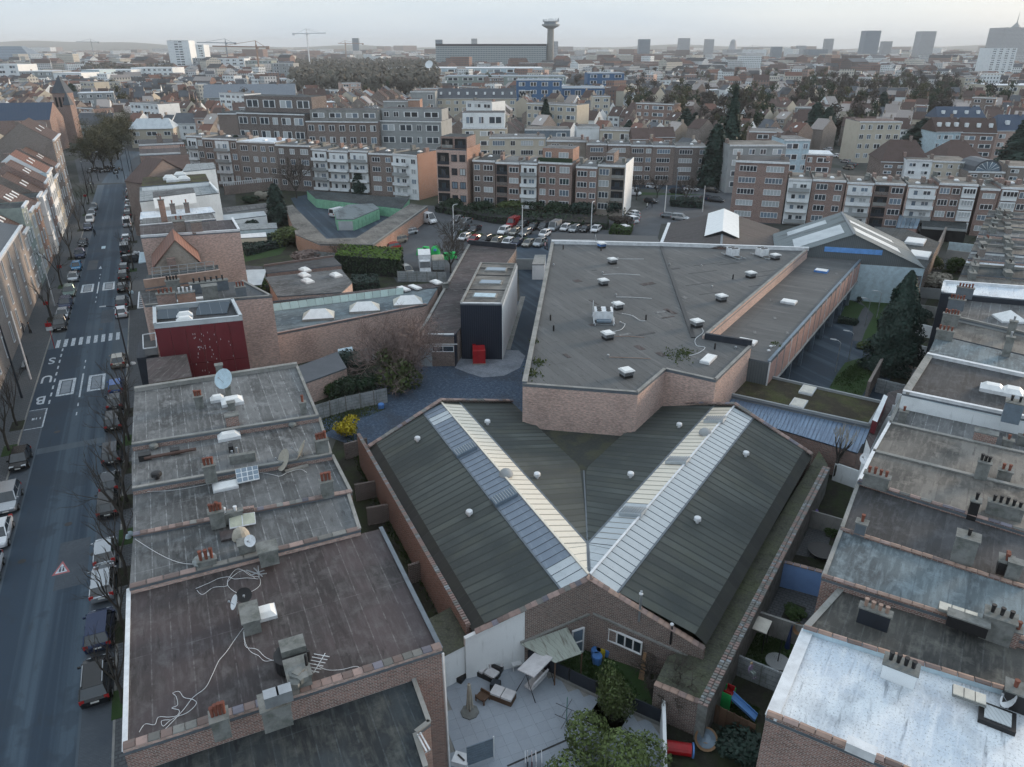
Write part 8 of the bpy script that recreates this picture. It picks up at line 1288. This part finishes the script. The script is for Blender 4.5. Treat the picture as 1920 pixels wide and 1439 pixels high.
mb=MB();[mb.tube([(math.cos(k)*.04,math.sin(k)*.04,2.5),(math.cos(k)*.13,math.sin(k)*.13,1.4),(math.cos(k)*.2,math.sin(k)*.2,.45)],.07,5,0,.05)for k in range(6)];mb.build('cloth',M_FAG,t,world=False)
t=thing('wooden_stool','small brown wooden armchair in front of the sofa','chair',TG(905,1313),math.radians(35));MB().box((0,0,.3),(.75,.7,.1)).build('seat',M_WOOD,t,world=False);[MB().box((x,y,0),(.08,.08,.55)).build('leg',M_WOOD,t,world=False)for x in(-.34,.34)for y in(-.3,.3)];MB().box((0,.33,.42),(.75,.06,.2)).build('backrest',M_WOOD,t,world=False)
t=thing('pouf','black cube pouf between chair and cushioned table','pouf',TG(929,1291),.3);MB().box((0,0,0),(.62,.62,.48)).build('body',M_BLK,t,world=False);MB().box((0,0,.485),(.6,.6,.08)).build('cushion',M_STD,t,world=False)
t=thing('garden_bench','brown wicker bench with two white seat cushions','bench',TG(943,1310),math.radians(-65)+math.pi);MB().box((0,0,0),(.85,1.6,.42)).build('body',M_WOOD,t,world=False);[MB().box((0,y,.43),(.85,.76,.15)).build('cushion',M_FAB,t,world=False)for y in(-.41,.41)]
t=thing('rotary_dryer','folded green rotary clothes dryer with thin crossed arms on the terrace','clothes dryer',TG(1062,1352),.5);MB().tube([(0,0,0),(0,0,2.1)],.03,6).build('pole',mat('dryer_green',(.08,.25,.20),.5),t,world=False)
for z,r in((.12,.85),(1.15,.8)):[MB().tube([(0,0,z),(math.cos(k*math.pi/2)*r,math.sin(k*math.pi/2)*r,z+.02)],.018,4).build('arm',M_BLK,t,world=False)for k in range(4)];MB().tube([(math.cos(k*math.pi/2)*r*.7,math.sin(k*math.pi/2)*r*.7,z+.01)for k in range(5)],.008,3).build('line',M_GAL,t,world=False)
t=thing('drying_rack','white drying rack with clothes at the bottom edge of the terrace','drying rack',TG(1000,1438));[MB().box((x,0,.0),(.03,.9,.9)).build('frame',M_WM,t,world=False)for x in(-.5,.5)];[MB().box((x,0,.92),(.03,.8,.03)).build('rod',M_WM,t,world=False)for x in(-.35,-.1,.15)];[MB().box((x,0,.4),(.06,.7,.5)).build('garment',m,t,world=False)for x,m in((-.35,M_BLK),(-.1,M_REDW),(.15,M_FAB))]
t=thing('white_box','white open box with dark tools near the terrace corner','box',TG(865,1430));MB().box((0,0,0),(1.0,.8,.4),.3).build('body',M_WM,t,world=False);MB().box((0,0,.405),(.6,.1,.05),.8).build('tool',M_BLK,t,world=False)
t=thing('grey_screen','grey slatted privacy screen at the bottom of the terrace','screen',TG(900,1437));[MB().beam(TG(876,1438)+UPV*(.1+k*.2),TG(926,1420)+UPV*(.1+k*.2),.05,.17).build('slat',M_SIL,t)for k in range(8)];MB().box(TG(926,1420),(.08,.08,1.8)).build('post',M_WM,t)
for l,u,v,m in(('blue plastic barrel behind the dark fence',1117,1232,M_RLB),('larger blue plastic barrel near the hall window',1139,1228,M_RLB),('orange toy car among the blue barrels',1126,1230,M_YEL),('blue crate in front of the barrels',1119,1243,M_RLB)):t=thing('garden_toy',l,'barrel' if 'barrel' in l else 'toy',G(u,v,.05));MB().cyl((0,0,0),.33,.6,10,0,.38).build('body',m,t,world=False);MB().cyl((0,0,.61),.36,.08,10).build('lid',m,t,world=False)
t=thing('wooden_pallet','grey wooden pallet leaning in the small garden by the hall','pallet',G(1168,1238,.05),.3);[MB().box((-.5+k*.25,0,0),(.12,.05,1.2)).build('slat',M_WOOD,t,world=False)for k in range(5)];MB().box((0,.05,.3),(1.2,.05,.1)).box((0,.05,.9),(1.2,.05,.1)).build('rail',M_WOOD,t,world=False)
t=thing('old_boat','long pale wooden board leaning by the wall left of the bare tree','board',G(1202,1275,.05),.4);MB().hexa([(-.2,0,0),(.2,0,0),(.2,.06,0),(-.2,.06,0)],[(-.1,.5,2.0),(.1,.5,2.0),(.1,.56,2.0),(-.1,.56,2.0)]).build('board',M_WICK,t,world=False)
def gwal(label,a,b,h,m,th=.2,cop=None,name='garden_wall',z0=0):
 p,q=G(*a),G(*b);t=thing(name,label,'wall',p);MB().beam(p+UPV*z0,q+UPV*z0,th,h).build('wall',m,t)
 if cop:L=(q-p).length;n=int(L/.5);[MB().beam(p.lerp(q,(k+.04)/n)+UPV*(h+.005),p.lerp(q,(k+.96)/n)+UPV*(h+.005),th+.12,.08).build('tile',cop,t)for k in range(n)]
 return t
gwal('pale blue painted garden wall with tiled top behind the paved yard',(1452,1096),(1546,1122),2.4,M_STBL,.25,M_TILE);gwal('blue painted face of the long tiled wall in the paved yard',(1406,1185),(1452,1096),2.6,M_STBL,.12);gwal('whitish stained wall between paved yard and dark lawn',(1412,1182),(1500,1212),1.9,M_CONC,.2);gwal('old concrete panel wall between dark lawn and slide garden',(1372,1262),(1462,1300),1.8,M_CONL,.15)
gwal('low concrete wall across the narrow garden',(1505,985),(1590,1010),1.8,M_CONC,.15);gwal('white stained wall behind the pollarded tree',(1560,900),(1622,922),2.0,M_STW,.2);panel_fence('brown board fence between the slide garden and the round chair',[G(1320,1345),G(1412,1392)],1.5,(M_WOOD,M_WOOD),.5,0,'board_fence',None,.02,.05,.06)
for k,(a,b,m)in enumerate((((1705,590),(1775,600),M_CONC),((1702,625),(1765,640),M_STW),((1695,665),(1755,680),M_STW),((1690,555),(1790,565),M_STG),((1770,505),(1820,512),M_CONL),((1772,485),(1825,492),M_STG),((1776,470),(1830,476),M_STB),((1640,735),(1700,750),M_CONL),((1665,700),(1715,715),M_BRB))):gwal('garden partition wall behind the court, %s counted from the conifer'%nm[k],a,b,1.9,m,.15)
gwal('tall old brick boundary wall with white stains beside the court lawn',(1622,752),(1655,690),2.6,M_BRG,.35);t=thing('rear_shed','brown boarded shed below the dark side wall','shed',G(1722,700));MB().prism(GP([(1700,735),(1755,745),(1765,700),(1712,692)],2.8),0,2.8,mt=1).build('wall',[M_REDW if 0 else M_WOOD,M_F6],t)
t=thing('play_slide','plastic garden slide, red steps with green sides and blue chute','slide',G(1368,1328,.05),math.radians(125));MB().hexa([(-.35,-.9,0),(.35,-.9,0),(.35,0,0),(-.35,0,0)],[(-.3,-.45,1.15),(.3,-.45,1.15),(.3,0,1.15),(-.3,0,1.15)]).build('steps',M_REDP,t,world=False);MB().box((0,-.2,1.16),(.72,.5,.06)).box((-.34,-.2,1.22),(.05,.5,.45)).box((.34,-.2,1.22),(.05,.5,.45)).build('platform',M_REDP,t,world=False);MB().box((-.4,-.25,0),(.06,.7,1.5)).box((.4,-.25,0),(.06,.7,1.5)).build('side_panel',M_GRNB,t,world=False)
MB().hexa([(-.28,0,1.05),(.28,0,1.05),(.3,1.75,.15),(-.3,1.75,.15)],[(-.28,0,1.12),(.28,0,1.12),(.3,1.75,.22),(-.3,1.75,.22)]).build('chute',M_BLUE,t,world=False);[MB().hexa([(x,0,1.12),(x+.05,0,1.12),(x+.05,1.75,.2),(x,1.75,.2)],[(x,0,1.3),(x+.05,0,1.3),(x+.05,1.75,.36),(x,1.75,.36)]).build('chute_edge',M_BLUE,t,world=False)for x in(-.31,.26)]
t=thing('round_chair','round wicker papasan chair with grey cushion in the dark garden','chair',G(1322,1393,.05));MB().disc((0,0,.35),(-.15,-.75,.8),.72,.35,20).build('shell',M_WICK,t,world=False);MB().disc((0,-.03,.42),(-.15,-.75,.8),.58,.25,16).build('cushion',M_SIL,t,world=False);MB().cyl((0,.1,0),.4,.3,12).build('base',M_WICK,t,world=False)
t=thing('play_tunnel','red play tunnel with blue rings beside the white wall','toy',G(1272,1412,.05),math.radians(100));MB().tube([(0,-.75,.4),(0,.75,.4)],.4,14).build('tube',M_REDP,t,world=False);[MB().tube([(0,y,.4),(0,y+.1,.4)],.46,14).build('ring',M_RLB,t,world=False)for y in(-.9,.8)]
t=thing('trampoline','dark round trampoline beside the covered table','trampoline',G(1540,1042,.05));MB().cyl((0,0,.5),1.2,.06,20).build('mat',M_BLK,t,world=False);[MB().box((math.cos(k)*1.1,math.sin(k)*1.1,0),(.06,.06,.5)).build('leg',M_GAL,t,world=False)for k in(0,1.57,3.14,4.71)]
t=thing('white_canopy','small white square canopy over a barbecue beside the tiled wall','canopy',G(1419,1168,2.1)*Vector((1,1,0))if 0 else Vector((*G(1419,1168,2.1)[:2],0)),AB);MB().hexa([(-.9,-.7,2.0),(.9,-.7,2.0),(.9,.7,2.1),(-.9,.7,2.1)],[(-.9,-.7,2.07),(.9,-.7,2.07),(.9,.7,2.17),(-.9,.7,2.17)]).build('cover',M_RLC,t,world=False);[MB().box((x,y,.03),(.06,.06,1.95)).build('post',M_BLK,t,world=False)for x in(-.8,.8)for y in(-.6,.6)]
t=thing('parasol','round grey slab with bare parasol pole on the dark lawn','parasol',G(1458,1242,.05));MB().cyl((0,0,0),.85,.1,18).build('base',M_STG,t,world=False);MB().cyl((0,0,.1),.04,2.0,6).build('pole',M_BLK,t,world=False)
t=thing('folded_parasol','dark blue folded parasol against the whitish wall','parasol',G(1476,1215,.05));MB().tube([(0,0,0),(0,0,1.0),(.03,0,2.1)],.22,8,0,.04).build('cloth',plain('navy_cloth',(.02,.04,.12)),t,world=False)
t=thing('round_basket','yellow woven basket hung on the whitish wall','basket',G(1494,1183,1.2));MB().disc((0,-.1,.3),(0,-1,.5),.45,.15,14).build('basket',M_YEL if 0 else M_WICK,t,world=False)
for l,u,v,m,s in(('purple toy ball cluster hanging in the narrow garden',1527,965,plain('violet_cloth',(.2,.15,.4)),.4),('white stone planter in the narrow garden',1513,985,M_CONC,.3),('white flower tub by the old brick wall',1397,1200,M_STW,.3),('red rubbish sack near the rear balconies',1650,797,M_REDP,.5),('blue tarpaulin bundle in the vegetable bed',715,766,M_RLB,.5),('black and blue waste bins behind the first row house',515,682,M_BLK,.5),('blue waste bin right of the black bins',508+5,676,M_RLB,.4),('folded red parasol on the lawn strip',563,676,M_REDP,.5)):t=thing('garden_item',l,'garden object',G(u,v,.05));MB().cyl((0,0,0),s*.7,s*1.0,10,0,s*.8).build('body',m,t,world=False);MB().dome((0,0,s*1.0),s*.8,s*.5,10,3).build('top',m,t,world=False)
def shed_mono(label,pts,h,wm,rm):flat_building('garden_shed',label,pts,h,rm,wm,AA,'shed')
sh3=flat_building('garden_shed','low garden shed with dark slate roof and pale brick front behind the first row house',[(572,718),(650,690),(632,660),(552,690)],3.0,M_SLT,M_BRP,AA,'shed');t=thing('white_shed','small white roofed box shed at the garden wall','shed',G(650,668));MB().prism(GP([(634,662),(662,657),(660,650),(633,655)],2.6),0,2.6).build('wall',M_STB,t)
panel_fence('pale concrete panel fence along the vegetable garden',[G(590,790),G(650,772),G(728,755)],2.0,(M_CONL,M_CONC),2.0,0,'concrete_fence',None,0);panel_fence('concrete fence with dark posts behind the reddish tree',[G(655,690),G(718,668)],2.0,(M_CONL,M_BLK),2.0,0,'concrete_fence',None,0)
for k,(a,b)in enumerate((((648,862),(690,850)),((668,940),(722,930)),((690,985),(745,975)),((768,1095),(800,1085)))):gwal('low concrete partition between row house garden and hall, %s from the top'%nm[k],a,b,1.9,M_BRD,.25)
for k,(pix,h,m1,m2,l)in enumerate((([(412,415),(500,404),(495,396),(410,404)],3,M_STW,M_CORP,'white yard wall with pale roof edge'),([(445,447),(500,444),(498,436),(445,440)],2.6,M_STC,M_WM,'pale cream roofed yard shed'),([(418,400),(510,388),(505,380),(415,390)],3,M_STG,M_F1,'long grey shed roof under the evergreen'),([(445,432),(520,428),(518,418),(445,420)],2.4,M_STB,M_CONL,'pale blue walled yard beyond the hedge garden'),([(450,512),(498,520),(492,500),(452,498)],3.4,M_CONC,M_F6,'small dark roofed rear block with concrete walls'),([(412,540),(490,534),(500,505),(420,508)],3.6,M_STG,M_CORP,'pale green sheeted veranda roof'))):flat_building('yard_shed',l,pix,h,m2,m1,AA,'shed')
t=thing('balustrade','white balustrade on the brown garden wall behind the yards','balustrade',G(480,352));a,b=G(422,366),G(552,352);MB().beam(a,b,.4,2.6).build('wall',M_BRB,t);MB().beam(a+UPV*2.6+UPV*.9,b+UPV*3.5,.3,.15).build('rail',M_WM,t);[MB().box(a.lerp(b,k/34)+UPV*2.605,(.22,.22,.88)).build('baluster',M_WM,t)for k in range(35)]
# ================================================================ people
M_SKIN=plain('skin',(.45,.28,.20),.6)
def person(label,p,a,top,legs,hair,h=1.72,sit=False,step=.12,cat='person',arm=0.0,child=False):
 t=thing('person',label,cat,p,a);k=h/1.72;me=bpy.data.meshes.new('body');hip=.92 if not sit else .30
 sho=hip+.50;J=[((0,0,hip),.15),((0,.0,hip+.25),.14),((0,0,sho),.15),((0,.01,sho+.12),.055),((0,.03,sho+.20),.05)];E_=[(0,1),(1,2),(2,3),(3,4)]
 for s_ in(-1,1):
  i=len(J);J+=[((s_*.18,0,sho-.02),.06),((s_*.24,-.03+arm,sho-.30),.045),((s_*.22,.08+arm*1.5,sho-.54),.032),((s_*.21,.12+arm*1.6,sho-.64),.03)];E_+=[(2,i),(i,i+1),(i+1,i+2),(i+2,i+3)]
  i=len(J);st_=step*s_
  if sit:J+=[((s_*.09,.05,hip-.02),.09),((s_*.11,.45,hip+.05),.065),((s_*.11,.5,hip-.38),.045),((s_*.11,.62,hip-.42),.035)]
  else :J+=[((s_*.09,0,hip-.08),.095),((s_*.10,st_+.03,.50),.062),((s_*.10,st_*1.3-.04,.09),.042),((s_*.11,st_*1.3+.13,.04),.038)]
  E_+=[(0,i),(i,i+1),(i+1,i+2),(i+2,i+3)]
 me.from_pydata([tuple(c*k for c in j[0])for j in J],E_,[]);o=bpy.data.objects.new('body',me);COL.objects.link(o);o.parent=t;sk=o.modifiers.new('skin','SKIN');
 for i,j in enumerate(J):me.skin_vertices[0].data[i].radius=(j[1]*k,j[1]*k*(.75 if i<3 else 1));me.skin_vertices[0].data[i].use_root=(i==0)
 sb=o.modifiers.new('sub','SUBSURF');sb.levels=sb.render_levels=1;me.materials.append(top);hz_=(sho+.31)*k
 hd=MB().dome((0,.03,hz_),.095*k,.13*k,10,4).dome((0,.03,hz_),.095*k,-.13*k,10,4).box((0,.12*k,hz_-.02),(.03,.05,.05));h_=hd.build('head',M_SKIN,t,world=False,smooth=True);MB().dome((0,.01,hz_+.01),.108*k,.14*k,10,4).box((0,-.05*k,hz_-.14*k),(.17*k,.08*k,.18*k)).build('hair',hair,t,world=False)
 lg=MB()
 if not sit:[lg.tube([(s_*.1*k,0,(hip-.02)*k),(s_*.11*k,(step*s_+.03)*k,.5*k),(s_*.11*k,(step*s_*1.3-.04)*k,.07*k)],.115*k,8,0,.065*k)for s_ in(-1,1)]
 else :[lg.tube([(s_*.09*k,.0,hip*k),(s_*.11*k,.47*k,(hip+.05)*k),(s_*.11*k,.5*k,(hip-.3)*k)],.10*k,8,0,.06*k)for s_ in(-1,1)]
 lg.build('trousers',legs,t,world=False,smooth=True);return t
M_LIL=plain('lilac_shirt',(.42,.34,.50));M_PNK=plain('pink_coat',(.62,.38,.42));M_NVY=plain('navy_coat',(.02,.03,.05));M_FAIR=plain('fair_hair',(.45,.36,.22));M_DH=plain('dark_hair',(.03,.02,.018))
person('person in a dark coat walking in the road beside the parked cars',G(179,444,.03),AA+.3,M_NVY,M_BLK,M_DH,step=.2);person('person in black standing on the left pavement near the office block',G(58,627)+UPV*.12,1.2,M_BLK,M_BLK,M_DH);person('stooping person in dark clothes left of the standing one',G(45,625)+UPV*.12,1.9,M_NVY,M_STD,M_DH,arm=.12);person('person in a pink coat between the cars and the roof corner',G(1022,468,.03),-1.0,M_PNK,M_BLK,M_DH);person('person in dark coat beside the one in pink',G(1026,470,.03),-1.0,M_NVY,M_BLK,M_DH)
person('fair haired girl in a lilac top sitting on the old concrete wall',G(1406,1262,1.82),math.radians(150),M_LIL,M_GRP,M_FAIR,h=1.35,sit=True)
for l,u,v,m in(('person in white beside the dark car at the drive mouth',1213,392,M_STW),('person in dark clothes at the drive mouth',1222,390,M_NVY),('person walking over the crossing near the square',221,337,M_NVY),('person in dark coat on the square pavement',176,352,M_NVY),('person in a light jacket on the square pavement',171,353,M_STB),('person in a red jacket near the last parked cars',257,350,M_REDP),('person standing under the dense trees',209,312,M_NVY)):person(l,G(u,v,.03),R.uniform(0,6),m,M_BLK,M_DH,step=.15)
for k in range(26):u,v=R.uniform(168,225),R.uniform(315,327);t=thing('cafe_table','small pale table with dark chairs on the square terrace','table',G(u,v),R.uniform(0,3),'terrace tables on the square');MB().cyl((0,0,.7),.45,.05,8).build('table_top',M_WM if k%2 else M_WOOD,t,world=False);MB().cyl((0,0,0),.05,.7,5).build('leg',M_BLK,t,world=False);[MB().box((x,0,0),(.45,.45,.45)).box((x*1.2,0,.45),(.06,.45,.4)).build('chair',M_BLK,t,world=False)for x in(-.8,.8)]
# ================================================================ air
hb=MB().hexa([(-9000,-60,-1),(9000,-60,-1),(9000,12900,-1),(-9000,12900,-1)],[(-9000,-60,175),(9000,-60,175),(9000,12900,175),(-9000,12900,175)]);hm=bpy.data.materials.new('haze');hm.use_nodes=True;hn=hm.node_tree;hn.nodes.remove(hn.nodes['Principled BSDF']);pv=hn.nodes.new('ShaderNodeVolumePrincipled');pv.inputs['Density'].default_value=.0001;pv.inputs['Color'].default_value=(.93,.965,1,1);pv.inputs['Anisotropy'].default_value=0
hn.links.new(pv.outputs[0],hn.nodes['Material Output'].inputs['Volume'])
HZ=hb.build('haze',hm,kind='stuff',label='thin pale evening haze filling the air over the town')
